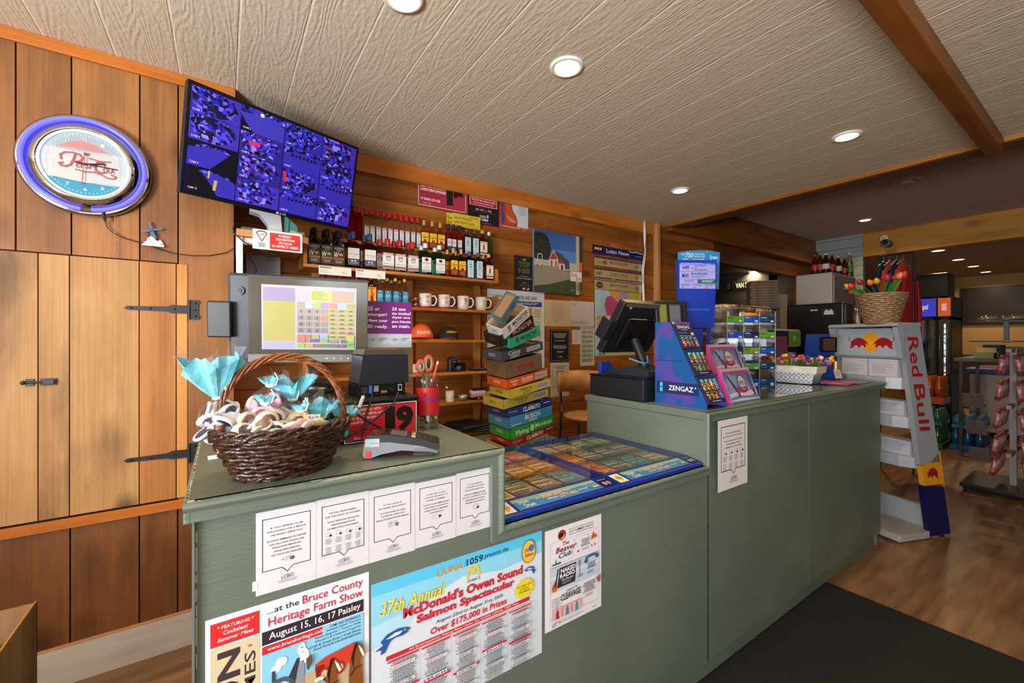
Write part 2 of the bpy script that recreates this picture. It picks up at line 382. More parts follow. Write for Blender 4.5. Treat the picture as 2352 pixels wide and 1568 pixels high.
# ceiling : embossed panels, joints coloured paler for the light their edges catch
def ceil_mat():
    m = newmat('embossed_ceiling_panel'); n = m.node_tree.nodes; l = m.node_tree.links; b = bsdf(m)
    tc = n.new('ShaderNodeTexCoord'); sp = n.new('ShaderNodeSeparateXYZ'); l.new(tc.outputs['Object'], sp.inputs[0])
    def M(op, a, bb, c=None):
        x = n.new('ShaderNodeMath'); x.operation = op
        for i, q in enumerate((a, bb, c)):
            if q is None: continue
            if isinstance(q, (int, float)): x.inputs[i].default_value = q
            else: l.new(q, x.inputs[i])
        return x.outputs[0]
    t = M('MULTIPLY_ADD', sp.outputs[0], 1 / .2035, -.047 / .2035 + 50.0)
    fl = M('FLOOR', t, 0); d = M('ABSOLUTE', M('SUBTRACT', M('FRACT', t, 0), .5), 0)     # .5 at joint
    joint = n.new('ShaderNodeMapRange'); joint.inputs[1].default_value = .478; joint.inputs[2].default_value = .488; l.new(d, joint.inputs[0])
    cb = n.new('ShaderNodeCombineXYZ'); l.new(sp.outputs[0], cb.inputs[0]); l.new(M('MULTIPLY', sp.outputs[1], .13), cb.inputs[1]); l.new(M('MULTIPLY', fl, 3.7), cb.inputs[2])
    n1 = n.new('ShaderNodeTexNoise'); n1.inputs['Scale'].default_value = 5.5; n1.inputs['Detail'].default_value = 2.5; n1.inputs['Roughness'].default_value = .55; l.new(cb.outputs[0], n1.inputs['Vector'])
    si = M('SINE', M('MULTIPLY', n1.outputs[0], 150), 0)
    n2 = n.new('ShaderNodeTexNoise'); n2.inputs['Scale'].default_value = 90; n2.inputs['Detail'].default_value = 3
    cb2 = n.new('ShaderNodeCombineXYZ'); l.new(sp.outputs[0], cb2.inputs[0]); l.new(M('MULTIPLY', sp.outputs[1], .4), cb2.inputs[1]); l.new(cb2.outputs[0], n2.inputs['Vector'])
    h = M('MULTIPLY_ADD', si, .16, M('MULTIPLY', n2.outputs[0], 1.1))
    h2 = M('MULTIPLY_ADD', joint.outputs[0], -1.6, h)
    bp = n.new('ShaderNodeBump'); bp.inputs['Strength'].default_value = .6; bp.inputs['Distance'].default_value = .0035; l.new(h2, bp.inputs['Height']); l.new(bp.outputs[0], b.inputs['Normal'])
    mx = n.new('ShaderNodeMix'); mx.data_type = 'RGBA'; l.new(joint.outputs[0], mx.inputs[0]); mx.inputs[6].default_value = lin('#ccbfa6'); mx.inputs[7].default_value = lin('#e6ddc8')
    l.new(mx.outputs[2], b.inputs['Base Color']); b.inputs['Roughness'].default_value = .55; return m
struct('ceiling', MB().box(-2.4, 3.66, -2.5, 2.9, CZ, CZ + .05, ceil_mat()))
struct('ceiling.001', MB().box(3.66, 7.35, -3.5, 2.9, CZ2, CZ2 + .05, col('#b4a59c', .8)))
struct('ceiling.002', MB().box(7.3, 12.6, -3.5, 4.5, 2.60, 2.65, col('#a08c7c', .8)))

# wall_left : vertical barn boards (photo's left wall)
def bx(px): return W(px, 700, Y=YA).x
mb = MB(); cuts_u = [-2.4, -1.95, -1.5, -1.08, bx(-110)] + [bx(p) for p in (36, 164, 321, 409)] + [.04]
g = .0025
for i in range(len(cuts_u) - 1):
    a, b_ = cuts_u[i], cuts_u[i + 1]
    z0 = 1.66 if b_ <= bx(409) + 1e-4 else .60
    mb.box(a + g, b_ - g, YA, YA + .022, z0, CZ, W_UP, .1 + .07 * i)
xs_lo = [-2.4, -1.9, -1.4, -1.0] + [bx(p) for p in (-60, 161, 320, 408)] + [.04]
for i in range(len(xs_lo) - 1): mb.box(xs_lo[i] + g, xs_lo[i + 1] - g, YA, YA + .022, 0, .60, W_BARN_LO, .75 + .06 * i)
mb.box(bx(432), bx(430) + .004, YA, YA + .02, .60, 1.66, W_UP, .33)
mb.box(-2.4, .04, YA + .022, YA + .10, 0, CZ, col('#2a180c', .9))
mb.box(.02, .04, YA + .02, YB, 0, CZ, col('#7a4a20', .6))
struct('wall_left', mb)
mb = MB().box(-2.4, .044, YA - .016, YA, CZ - .048, CZ - .001, W_ORANGE, .4); struct('trim_1', mb, bevel=.002)
struct('trim_2', MB().box(-2.4, bx(432), YA - .014, YA, .60, .638, W_ORANGE, .61), bevel=.001)
struct('baseboard_left', MB().box(-2.4, .04, YA - .016, YA - .0005, 0, .146, noisy('white_board', '#c9c4bd', '#b4aca2', 9, .6, stretch=(.5, 1, 3), lo=.3, hi=.8)).box(-2.4, .04, YA - .017, YA - .0005, .146, .151, col('#b98a62', .6)), bevel=.001)
# door_1 : plank hatch with strap hinges and slide bolt
door = bpy.data.objects.new('door_1', None); COL.objects.link(door); door['kind'] = 'structure'; door.location = (0, 0, 0)
dxs = [bx(-150), bx(-40), bx(88), bx(160), bx(320), bx(405), bx(431)]
mb = MB()
dm = [W_DOORZ] * 4 + [wood('door_orange', '#c0864a', '#aa7036', '#86501f', 'Z', .5, knots=.85, bump=.15, tint=.05, ring=3), wood('door_edge', '#d59a58', '#c38644', '#9c6128', 'Z', .5, knots=0, bump=.1, tint=.05, ring=4)]
for i in range(6): mb.box(dxs[i] + .0015, dxs[i + 1] - .0015, YA - .003, YA + .02, .645, 1.655, dm[i], .11 + .135 * i)
mb.build('door_leaf', door, bevel=.0015)
HB = col('#2b3035', .35, .3)
def strap_hinge(zc, xh):
    h = MB(); L = .21
    h.prism([(xh, zc + .018), (xh - .055, zc + .018), (xh - .07, zc + .011), (xh - .16, zc + .0085), (xh - L + .012, zc + .0085), (xh - L, zc), (xh - L + .012, zc - .0085), (xh - .16, zc - .0085), (xh - .07, zc - .011), (xh - .055, zc - .018), (xh, zc - .018)], YA - .0065, YA - .0035, HB)
    h.cyl((xh + .004, YA - .008, zc - .042), .0045, .084, HB, 10)
    h.prism([(xh + .008, zc + .042), (xh + .038, zc + .042), (xh + .042, zc + .032), (xh + .036, zc + .02), (xh + .036, zc - .02), (xh + .042, zc - .032), (xh + .038, zc - .042), (xh + .008, zc - .042)], YA - .0065, YA - .0035, HB)
    for x, z in ((-.185, 0), (-.125, 0), (-.045, 0), (.026, .028), (.026, 0), (.026, -.028)):
        h.ball((xh + x, YA - .0065, zc + z), .0045, col('#15181b', .3, .4), 8, sy=.5)
    h.build('strap_hinge', door)
xh = bx(431) + .002
strap_hinge(W(432, 711, Y=YA).z, xh); strap_hinge(W(432, 1040, Y=YA).z, xh)
zb = W(90, 877, Y=YA).z; x0, x1, x2, x3 = bx(53), bx(80), bx(91), bx(132)
h = MB().box(x0 + .008, x1, YA - .008, YA - .003, zb - .013, zb + .013, HB).box(x2 + .003, x3, YA - .008, YA - .003, zb - .013, zb + .013, HB)
h.tube([(x0, YA - .012, zb), (x3 - .003, YA - .012, zb)], .0045, HB, 10); h.box(x2 + .012, x3 - .006, YA - .017, YA - .006, zb - .008, zb + .008, HB); h.ball((x0 + .003, YA - .014, zb), .008, HB, 10)
h.build('slide_bolt', door, bevel=.001)

# wall_back : horizontal log siding behind the shelves and past the corner post
mb = MB(); z = 2.354 - .13 * 18
prof = []
def siding(mb, x0, x1, Y, z0, z1, seed, mat):
    h = z1 - z0
    pts = [(Y + .02, z0), (Y + .006, z0), (Y, z0 + .006), (Y, z1 - .006), (Y + .006, z1), (Y + .02, z1)]
    mb.prism(pts, x0, x1, mat, 'X', seed=seed)
zs = [0.014 + .13 * i for i in range(19)] + [CZ]
zs = [max(0, 2.354 - .13 * (18 - i)) for i in range(19)] + [CZ]
XO0, XO1 = 4.62, 7.2
for i in range(len(zs) - 1):
    if zs[i + 1] - zs[i] < .02: continue
    x = .04
    while x < 3.62:
        L = rnd.uniform(1.6, 3.2); siding(mb, x, min(x + L, 3.62), YB, zs[i], zs[i + 1], rnd.random(), W_LOG); x += L + .001
    siding(mb, 3.62, XO0, YB, zs[i], zs[i + 1], rnd.random(), W_LOG)
mb.box(3.62, XO0, YB, YB + .02, CZ, CZ2, W_LOG, .3)
mb.box(.0, XO0, YB + .021, YB + .10, 0, CZ2, col('#2a180c', .9))
struct('wall_back', mb)
# bulkhead over the kitchen opening
mb = MB().box(XO0, XO1, YB, YB + .10, 2.22, CZ2, wood('dark_siding', '#6e3a16', '#5a2c0f', '#3f1d08', 'X', .5, knots=.3, tint=.1), .2)
mb.box(XO1 - .35, XO1, YB, YB + .10, 0, 2.22, W_LOG, .77)
struct('wall_back.001', mb)
struct('trim_3', MB().box(3.70, XO1, YB - .09, YB - .001, 2.42, 2.60, W_BEAM, .3).box(3.70, XO1, YB - .06, YB - .001, 2.60, CZ2, W_BEAM, .8), bevel=.01)
struct('trim_4', MB().box(.04, 3.62, YB - .02, YB - .001, 2.365, CZ - .001, W_ORANGE, .9), bevel=.003)
xp = W(1510, 600, Y=YB - .05).x
struct('trim_5', MB().box(xp, xp + .05, YB - .05, YB - .002, 0, CZ, wood('pale_post', '#c99566', '#bb8453', '#9c683a', 'Z', .6, knots=.3, tint=.05), .5), bevel=.003)
# header between the two ceilings, the lengthwise beam
struct('trim_6', MB().box(3.66, 3.70, -3.4, 2.69, 2.45, CZ + .02, W_BEAMY, .2).box(3.70, 3.86, -3.4, 2.69, 2.455, CZ2, col('#5a3a20', .7)), bevel=.003)
struct('trim_7', MB().box(-2.4, 3.66, .42, .49, CZ - .085, CZ - .001, W_BEAM, .35), bevel=.004)
# shiplap wall past the opening, and yellow header beam beyond it
mb = MB(); z = 0
SH = col('#8d9a94', .6)
while z < CZ2:
    mb.box(XO1, XO1 + .02, 2.09, 2.7, z + .004, min(z + .128, CZ2), SH); z += .13
mb.box(XO1 + .018, XO1 + .10, 2.09, 2.7, 0, CZ2, col('#55605c', .8)); struct('wall_shiplap', mb)
struct('trim_8', MB().box(XO1, XO1 + .15, -3.5, 2.09, 2.45, CZ2, W_YEL, .6), bevel=.004)
struct('wall_far', MB().box(12.5, 12.6, -3.5, 4.5, 0, 2.65, col('#b08d58', .8)))
struct('wall_far.001', MB().box(7.3, 12.5, 3.3, 3.4, 0, 2.65, col('#6a5440', .8)))
# kitchen seen through the opening
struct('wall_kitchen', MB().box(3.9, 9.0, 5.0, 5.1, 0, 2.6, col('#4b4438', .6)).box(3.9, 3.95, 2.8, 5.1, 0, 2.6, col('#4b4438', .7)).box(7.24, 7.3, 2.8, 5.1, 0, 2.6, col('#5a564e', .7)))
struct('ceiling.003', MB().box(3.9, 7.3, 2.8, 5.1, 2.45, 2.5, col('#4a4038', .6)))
# walls behind the camera with their windows, left side wall
WP = col('#b9a88c', .8)
def wall_with_hole(name, axis, pos, a0, a1, h0, h1, z0, z1, zt):
    m = MB()
    def bb(u0, u1, za, zb):
        if axis == 'Y': m.box(u0, u1, pos - .1, pos, za, zb, WP)
        else: m.box(pos - .1, pos, u0, u1, za, zb, WP)
    bb(a0, h0, 0, zt); bb(h1, a1, 0, zt); bb(h0, h1, 0, z0); bb(h0, h1, z1, zt); struct(name, m)
wall_with_hole('wall_front', 'Y', -2.4, -2.4, 3.66, -1.6, .1, .9, 2.3, CZ)
wall_with_hole('wall_side', 'X', -2.4, -2.4, 2.45, -1.5, .3, .95, 2.25, CZ)
struct('window_1', MB().box(-1.6, .1, -2.47, -2.43, .9, .95, col('#dddddd')).box(-1.6, .1, -2.47, -2.43, 2.25, 2.3, col('#dddddd')).box(-.77, -.73, -2.47, -2.43, .95, 2.25, col('#dddddd')).box(-1.6, .1, -2.452, -2.448, .95, 2.25, clear('#f4f8ff')))
struct('window_2', MB().box(-2.47, -2.43, -1.5, .3, .95, 1.0, col('#dddddd')).box(-2.47, -2.43, -1.5, .3, 2.2, 2.25, col('#dddddd')).box(-2.47, -2.43, -.62, -.58, 1.0, 2.2, col('#dddddd')).box(-2.452, -2.448, -1.5, .3, 1.0, 2.2, clear('#f4f8ff')))
struct('wall_right', MB().box(3.66, 12.6, -3.6, -3.5, 0, CZ2, col('#a08a6c', .8)).box(3.62, 3.66, -3.5, -2.4, 0, CZ2, col('#a08a6c', .8)))

# recessed ceiling lights
def downlight(x, y, z, power, label, color=(1, .72, .42), r=.055, spot=True):
    t = thing('recessed_light', label, 'ceiling light', (x, y, z), group='recessed ceiling lights')
    MB().lathe([(r + .016, 0), (r + .014, -.006), (r, -.008), (r - .004, -.002)], (0, 0, 0), col('#e9e4da', .5), 28, cap=False).build('trim_ring', t)
    MB().lathe([(r - .003, -.003), (r - .02, -.0035), (.0001, -.0035)], (0, 0, 0), col('#ffe2b8', .5, emit=9), 28, cap=False).build('lens', t)
    if power:
        l = bpy.data.lights.new('bulb', 'AREA'); l.shape = 'DISK'; l.size = r * 1.7; l.energy = power; l.color = color; l.spread = 2.6
        o = bpy.data.objects.new('bulb', l); COL.objects.link(o); o.parent = t; o.location = (0, 0, -.012)
    return t
DL = [((925, -8), CZ, 7, 'recessed light cut by the top edge above the bottle shelf end'), ((1302, 153), CZ, 7, 'recessed ceiling light nearest the middle of the panelled ceiling'),
      ((1945, 312), CZ, 5, 'recessed ceiling light beside the brown beam, right of the others'), ((1562, 437), CZ, 5, 'small recessed light above the corner post and news poster'),
      ((1987, 505), CZ2, 14, 'recessed light in the grey ceiling above the dome camera')]
for (u, v), zc, p, lab in DL:
    q = W(u, v, Z=zc); downlight(q.x, q.y, zc - .0005, p, lab)
for k, (u, v) in enumerate(((2155, 575), (2199, 596), (2237, 611), (2265, 624))):
    q = W(u, v, Z=2.60); downlight(q.x, 1.59, 2.5995, 12, ['first and nearest', 'second', 'third', 'fourth and farthest'][k] + ' light of the row beyond the yellow beam', r=.07)
for k, (u, v) in enumerate(((1729, 623), (1797, 636))):
    q = W(u, v, Z=2.45); downlight(q.x, q.y, 2.4495, 9, ['left', 'right'][k] + ' warm light in the dark kitchen ceiling', r=.06)
# spots the photo does not show, lighting the rest of the shop
for x, y, z in ((-.9, 1.2, CZ), (.5, -.6, CZ)): downlight(x, y, z - .0005, 5, 'recessed ceiling light out of frame behind the viewpoint')
q = W(2083, 413, Z=CZ2)
t = thing('ceiling_vent', 'round white vent disc on the grey ceiling past the header', 'vent', (q.x, q.y, CZ2 - .0005))
MB().lathe([(.12, 0), (.115, -.02), (.09, -.03), (.08, -.022), (.0001, -.02)], (0, 0, 0), col('#a89a90', .6), 28, cap=False).build('rim', t)
MB().cyl((0, 0, -.04), .055, .02, col('#a89a90', .6), 24).build('disc', t)
# ================================================================ SALES COUNTER
YF, YP, YK, YBK = .91, .925, .955, 1.573
XL, XA, XB, XR = -.058, .597, 1.512, 3.54
ZT, ZL = 1.05, .85
def paint_mat():
    m = newmat('sage_paint'); n = m.node_tree.nodes; l = m.node_tree.links; b = bsdf(m)
    tc = n.new('ShaderNodeTexCoord')
    n1 = n.new('ShaderNodeTexNoise'); n1.inputs['Scale'].default_value = 3; n1.inputs['Detail'].default_value = 3; l.new(tc.outputs['Object'], n1.inputs['Vector'])
    r = n.new('ShaderNodeValToRGB'); e = r.color_ramp.elements; e[0].position = .3; e[0].color = lin('#5b685f'); e[1].position = .7; e[1].color = lin('#667369'); l.new(n1.outputs[0], r.inputs[0])
    v = n.new('ShaderNodeTexNoise'); v.inputs['Scale'].default_value = 75; v.inputs['Detail'].default_value = 2; l.new(tc.outputs['Object'], v.inputs['Vector'])
    rr = n.new('ShaderNodeMapRange'); rr.inputs[1].default_value = .765; rr.inputs[2].default_value = .785; l.new(v.outputs[0], rr.inputs[0])
    mx = n.new('ShaderNodeMix'); mx.data_type = 'RGBA'; l.new(rr.outputs[0], mx.inputs[0]); l.new(r.outputs[0], mx.inputs[6]); mx.inputs[7].default_value = lin('#c9c2a8')
    l.new(mx.outputs[2], b.inputs['Base Color']); b.inputs['Roughness'].default_value = .38
    mp = n.new('ShaderNodeMapping'); mp.inputs['Scale'].default_value = (1, 1, 7); l.new(tc.outputs['Object'], mp.inputs[0])
    n2 = n.new('ShaderNodeTexNoise'); n2.inputs['Scale'].default_value = 28; n2.inputs['Detail'].default_value = 5; l.new(mp.outputs[0], n2.inputs['Vector'])
    bp = n.new('ShaderNodeBump'); bp.inputs['Strength'].default_value = .35; bp.inputs['Distance'].default_value = .004; l.new(n2.outputs[0], bp.inputs['Height']); l.new(bp.outputs[0], b.inputs['Normal'])
    return m
SAGE = paint_mat(); CHIP = col('#bdb8a0', .7)
ctr = thing('sales_counter', 'long sage green painted shop counter with a lowered middle for lottery cases', 'counter', (0, 0, 0))
# panels
b = MB()
b.box(XL + .012, XA - .03, YP + .006, YP + .02, .085, ZT - .03, SAGE)
b.box(XA - .03, XB + .04, YP + .006, YP + .02, .085, ZL - .03, SAGE)
b.box(XB + .035, XR - .02, YP + .006, YP + .02, .085, ZT - .03, SAGE); b.box(XL + .03, XR - .03, YK, YK + .02, 0, .09, SAGE)
b.box(XL + .012, XL + .032, YP + .02, YBK - .02, 0, ZT - .03, SAGE)
b.box(XB + .0, XB + .02, YP + .0, YBK - .02, ZL - .03, ZT - .03, SAGE)
b.box(XA - .03, XA - .01, YP + .0, YBK - .02, ZL - .03, ZT - .03, SAGE)
b.box(XR - .04, XR - .02, YP + .02, YBK - .02, 0, ZT - .03, SAGE)
b.box(XL + .03, XR - .04, YBK - .04, YBK - .02, 0, ZL - .03, SAGE)
b.box(2.450, 2.456, YP + .0045, YP + .006, .09, ZT - .04, col('#566052', .5)); b.box(XL + .012, XL + .016, YP - .003, YP + .01, 0.0, ZT - .038, SAGE)
b.build('panel', ctr)
t = MB().box(XL + .004, XA - .002, YF + .004, YBK, ZT - .03, ZT, SAGE).build('worktop', ctr, bevel=.004)
t = MB().box(XB + .002, XR - .004, YF + .004, YBK, ZT - .03, ZT, SAGE).build('worktop', ctr, bevel=.004)
t = MB().box(XA - .004, XB + .004, YF + .004, YBK, ZL - .03, ZL, SAGE).build('lower_worktop', ctr, bevel=.003)
MB().box(XA - .05, XB + .004, YBK, YBK + .50, .765, .79, SAGE).box(XA - .05, XA - .03, YBK, YBK + .48, 0, .765, SAGE).box(XB - .03, XB - .01, YBK, YBK + .48, 0, .765, SAGE).build('rear_shelf', ctr, bevel=.002)
# moulding: profile (out, along height) swept as mitred segments on the plane y = YP
def mould(pa, pb, inward, w=.036):
    """strip from pa to pb (x,z); inward = unit (x,z) vector pointing from the outer edge into the board"""
    pr = [(0, 0), (0, .014), (.003, .019), (.008, .0205), (.013, .018), (.016, .0125), (.019, .0115), (w, .0115), (w, 0)]
    (ax, az), (bx_, bz) = pa, pb; dx, dz = bx_ - ax, bz - az; L = math.hypot(dx, dz); ux, uz = dx / L, dz / L
    def sgn(q): return q
    vs = []
    for (px, pz), sg, mit in ((pa, 1, mould.m0), (pb, -1, mould.m1)):
        for d, o in pr: vs.append((px + inward[0] * d + ux * sg * d * mit, YP - o, pz + inward[1] * d + uz * sg * d * mit))
    n = len(pr); m = MB(); m.add(vs, [(i, (i + 1) % n, n + (i + 1) % n, n + i) for i in range(n)] + [list(range(n))[::-1], list(range(n, 2 * n))], SAGE)
    mould.m0 = mould.m1 = 0
    return m.build('moulding', ctr)
mould.m0 = 0; mould.m1 = 1; mould((XL, ZT), (XA, ZT), (0, -1))
mould.m0 = 1; mould.m1 = -1; mould((XA, ZT), (XA, ZL), (-1, 0))
mould.m0 = -1; mould.m1 = -1; mould((XA, ZL), (XB, ZL), (0, -1))
mould.m0 = -1; mould.m1 = 1; mould((XB, ZL), (XB, ZT), (1, 0))
mould.m0 = 1; mould.m1 = 0; mould((XB, ZT), (XR, ZT), (0, -1))
MB().box(XL, XL + .012, YP - .012, YBK, ZT - .038, ZT - .002, SAGE).build('end_moulding', ctr, bevel=.003)
# worn paint along the edges
rn = random.Random(3); c = MB()
def chips(x0, x1, z, dens):
    x = x0
    while x < x1:
        L = rn.uniform(.001, .03) * rn.random(); c.box(x, x + L, YF + .0035, YF + .0046 + rn.uniform(0, .0012), z - .0002, z + .0004, CHIP); x += L + rn.expovariate(dens)
chips(XL + .02, XA - .02, ZT, 45); chips(XA + .02, XB - .02, ZL, 38)
for k in range(60):
    y = rn.uniform(YF + .02, YBK - .1); c.box(XL + .004, XL + .006 + rn.uniform(0, .001), y, y + rn.uniform(.002, .012), ZT - .0002, ZT + .0004, CHIP)
c.box(XL + .006, XL + .016, YF + .005, YF + .012, ZT, ZT + .0004, CHIP)
z = ZT - .06
while z > .05:
    L = rn.uniform(.004, .05)
    c.box(XL + .0165 + rn.uniform(-.001, .001), XL + .019, YP + .0054, YP + .0062, z - L, z, CHIP); z -= L + rn.expovariate(60)
tag(c.build('worn_paint', ctr), kind='stuff')

# ---- notices and posters on the counter front
YS = YP - .0006; YQ = YP + .0054
LC = '#cdcdd4'; INK = '#23242e'
def bubble(s, c=INK, x0=.105, x1=.90, y0=.10, y1=.73, lw=.014):
    s.line([(x0, y0), (x1, y0), (x1, y1), (.60, y1), (.51, y1 + .065), (.42, y1), (x0, y1), (x0, y0)], c, lw)
def lcbo(name, label, q, lines, icon, rz=0, Y=YQ, tint=LC, seed=1, small=False):
    x0, z0, w_, h_ = q
    s = Sheet(w_, h_, tint, t=.0005, rough=.45)
    bubble(s)
    y = .2 if small else .22
    for ln in lines:
        if ln: s.tx(ln, .5 - len(ln) * .0142, y - .0105, .5 + len(ln) * .0142, y + .0105, INK, .9)
        y += .045 if ln else .022
    if icon == 'grid':
        for k in range(4):
            cx = .21 + .185 * k; s.frame(cx - .04, y + .0, cx + .04, y + .045, '#8a8a92', .004); s.ell(cx + .045, y + .04, .022, .016, INK, 12)
            s.greek(cx - .06, y + .08, cx + .07, y + .16, 4, '#77777f', k, .35, True); s.greek(cx - .06, y + .19, cx + .07, y + .29, 5, '#77777f', k + 9, .35, True)
    elif icon == '19':
        s.tx('<19', .4, y + .0, .56, y + .055, '#9a9aa2'); s.ell(.585, y + .035, .032, .022, INK, 14); s.tx('x', .571, y + .026, .599, y + .044, LC, 2)
    elif icon == 'card':
        s.frame(.40, y, .58, y + .07, '#8a8a92', .006); s.ell(.45, y + .03, .02, .014, '#8a8a92'); s.greek(.49, y + .02, .56, y + .05, 3, '#8a8a92', 2, .3); s.ell(.585, y + .055, .034, .024, INK, 14); s.line([(.57, y + .055), (.582, y + .064), (.6, y + .045)], LC, .01)
    elif icon == 'head':
        s.line([(.46, y + .07), (.44, y + .03), (.48, y), (.54, y), (.57, y + .03), (.55, y + .07), (.46, y + .07)], '#8a8a92', .007); s.ell(.57, y + .055, .03, .021, INK, 14)
    else:
        s.line([(.38, y + .01), (.45, y), (.55, y), (.6, y + .01), (.57, y + .05), (.47, y + .06), (.38, y + .01)], '#9a9aa2', .006); s.ell(.585, y + .03, .03, .021, INK, 14)
    s.tx('LCBO', .405, .825, .605, .87, '#33343c', .1); s.tx('CONVENIENCE OUTLET', .34, .883, .67, .898, '#77777f'); s.tx('COMPTOIR EXPRESS', .355, .904, .655, .918, '#77777f')
    s.tx('LCBO', .955, .90, .968, .93, '#8a8a92', rot=1)
    o = s.build('paper_notice', None, (x0, Y, z0), (0, 0, rz)); return tag(o, label, 'notice', 'liquor notices taped to the counter front')
lcbo('n', 'white notice under the basket, leftmost of the row, about buying for a minor', rectY(YS, 588, 727, 1181.4, 1372.7, 1153.3, 1333),
     ['IF YOU APPEAR TO BE', 'PURCHASING FOR A MINOR,', "WE WON'T SERVE YOU.", '', 'SI VOUS SEMBLEZ ACHETER', "DE L'ALCOOL POUR UNE", 'PERSONNE MINEURE,', 'NOUS REFUSERONS', 'DE VOUS EN VENDRE.'], '19')
lcbo('n', 'white notice second in the row, with four small icon columns, selling responsibly', rectY(YS, 727.6, 848.8, 1154, 1332, 1126, 1296),
     ['WE SELL RESPONSIBLY', 'FOR THE GOOD OF ONTARIO.', '', 'NOUS VENDONS DE FACON', 'RESPONSABLE POUR', "LE BIEN DE L'ONTARIO."], 'grid', small=True)
lcbo('n', 'white notice in the middle of the row of five, with an ID card icon', rectY(YS, 849.4, 955.2, 1128, 1296, 1110, 1265.6),
     ['', 'IF YOU LOOK 25', 'OR UNDER, BE ID READY.', '', 'SI VOUS AVEZ 25 ANS', 'OU MOINS, AYEZ UNE', "PIECE D'IDENTITE EN MAIN."], 'card')
lcbo('n', 'white notice fourth in the row, asking to lower your mask', rectY(YS, 955.8, 1049.4, 1112, 1262, 1092, 1235),
     ['IF WE ASK TO SEE', 'YOUR ID, BE READY TO', 'LOWER YOUR MASK.', '', 'SI NOUS VOUS DEMANDONS', "UNE PIECE D'IDENTITE,", 'SOYEZ PRET A RETIRER', 'VOTRE MASQUE.'], 'mask')
lcbo('n', 'white notice at the right end of the row of five, about intoxication', rectY(YS, 1050, 1134.4, 1090, 1233, 1071.7, 1209.4),
     ['IF YOU APPEAR', 'TO BE INTOXICATED,', "WE WON'T SERVE YOU.", '', 'SI VOUS SEMBLEZ ETRE', "EN ETAT D'EBRIETE, NOUS", 'REFUSERONS DE VOUS', "VENDRE DE L'ALCOOL."], 'head')
o = lcbo('n', 'white notice alone on the right part of the counter front below the lighter display', rectY(YS, 1641.9, 1710, 965.8, 1130, 953, 1105),
     ['WE SELL RESPONSIBLY', 'FOR THE GOOD OF ONTARIO.', '', 'NOUS VENDONS DE FACON', 'RESPONSABLE POUR', "LE BIEN DE L'ONTARIO."], 'grid', small=True, tint='#dad6d8', Y=YP - .0125)
x0, z0, w_, h_ = rectY(YS, 580, 592, 1340, 1362)
tag(MB().box(x0, x0 + w_, YQ - .001, YQ, z0, z0 + h_, col('#d8d8cf', .6)).build('masking_tape'), 'scrap of masking tape at the leftmost notice corner', 'tape')

# farm show poster
xa = W(471, 1433, Y=YS); xb = W(849, 1313, Y=YS); w_ = xb.x - xa.x; zt = (xa.z + xb.z) / 2; h_ = .43
s = Sheet(w_, h_, '#dfe2ee', t=.0005, rough=.35)
def vy(v): return v      # fractions measured downwards on the sheet
s.xs, s.xo, s.ys = 1.03, -.036, .585
s.rect(.06, .04, .318, .21, '#d2282c'); s.tx('* FEATURING *', .095, .067, .285, .093, '#f4ecec', 1)
s.tx('Cockshutt', .125, .108, .255, .138, '#f4ecec', 1.4, .25); s.tx('Summer Meet', .095, .152, .285, .18, '#f4ecec', 1.4, .25)
s.rect(.06, .222, .318, 1.66, '#c7bd9c'); s.tx('FUN', .095, .26, .215, .82, '#3a3238', 4, rot=-1); s.tx('TIMES', .235, .32, .295, .80, '#3a3238', 1, rot=-1)
def star(s, cx, cy, r, c, asp):
    s.poly([(cx + r * (1 if k % 2 == 0 else .42) * math.sin(PI * k / 5), cy - r * asp * (1 if k % 2 == 0 else .42) * math.cos(PI * k / 5)) for k in range(10)], c)
A = w_ / h_; star(s, .265, .277, .018, '#c0392b', A)
s.tx('...at the', .36, .045, .545, .09, '#2b2834', .8); s.tx('Bruce County', .565, .03, .96, .115, '#c41f3a', 1); s.tx('Heritage Farm Show', .365, .12, .96, .205, '#c41f3a', 1)
s.rect(.33, .215, .965, .315, '#2b2630'); s.tx('August 15, 16, 17 Paisley', .37, .232, .945, .302, '#f0edf2', 1)
s.rect(.33, .325, .965, 1.66, '#83c4e6')
s.rect(.33, .325, .69, .385, '#d0242c'); s.tx('www.bruceheritage.com', .36, .338, .695, .376, '#f6eeee', .8)
for i, ln in enumerate(['COME AND EXPERIENCE:', 'Antique Steam Tractors', 'Steam Engines * Tractor Pulls', "Women's & Children's Programs", 'Craft & Truck Show * Craft Shows', 'Good Food & Live Entertainment']):
    s.tx(ln, .945 - len(ln) * .0105, .335 + i * .028, .945, .356 + i * .028, '#1d2a44', .5)
s.poly([(.345, .72), (.5, .66), (.7, .64), (.965, .6), (.965, 1.66), (.33, 1.66)], '#b9a482')
for cx, cy, rx, ry in ((.41, .52, .03, .03), (.44, .48, .035, .035), (.56, .44, .025, .05), (.575, .5, .03, .06)): s.ell(cx, cy, rx, ry, '#e6eef2')
s.rect(.385, .53, .405, .68, '#3d4450'); s.rect(.53, .53, .575, .86, '#8390a0'); s.poly([(.36, .66), (.48, .62), (.53, .5), (.55, .5), (.52, .68), (.36, .72)], '#2e3540')
s.ell(.43, .74, .1, .14, '#48566a', 28); s.ell(.43, .74, .08, .11, '#b7c6cf', 28); s.ell(.43, .74, .045, .065, '#4a586c', 20)
for k in range(8): s.line([(.43, .74), (.43 + .085 * math.cos(k * PI / 4), .74 + .12 * math.sin(k * PI / 4))], '#48566a', .008)
s.poly([(.64, .6), (.70, .57), (.9, .54), (.93, .62), (.93, .68), (.66, .72)], '#c23a28'); s.poly([(.64, .62), (.70, .62), (.7, .7), (.65, .72)], '#7a2018')
for cx in (.70, .80, .90): s.ell(cx, .70, .035, .05, '#9c2a20'); s.ell(cx, .70, .022, .032, '#c9b48c')
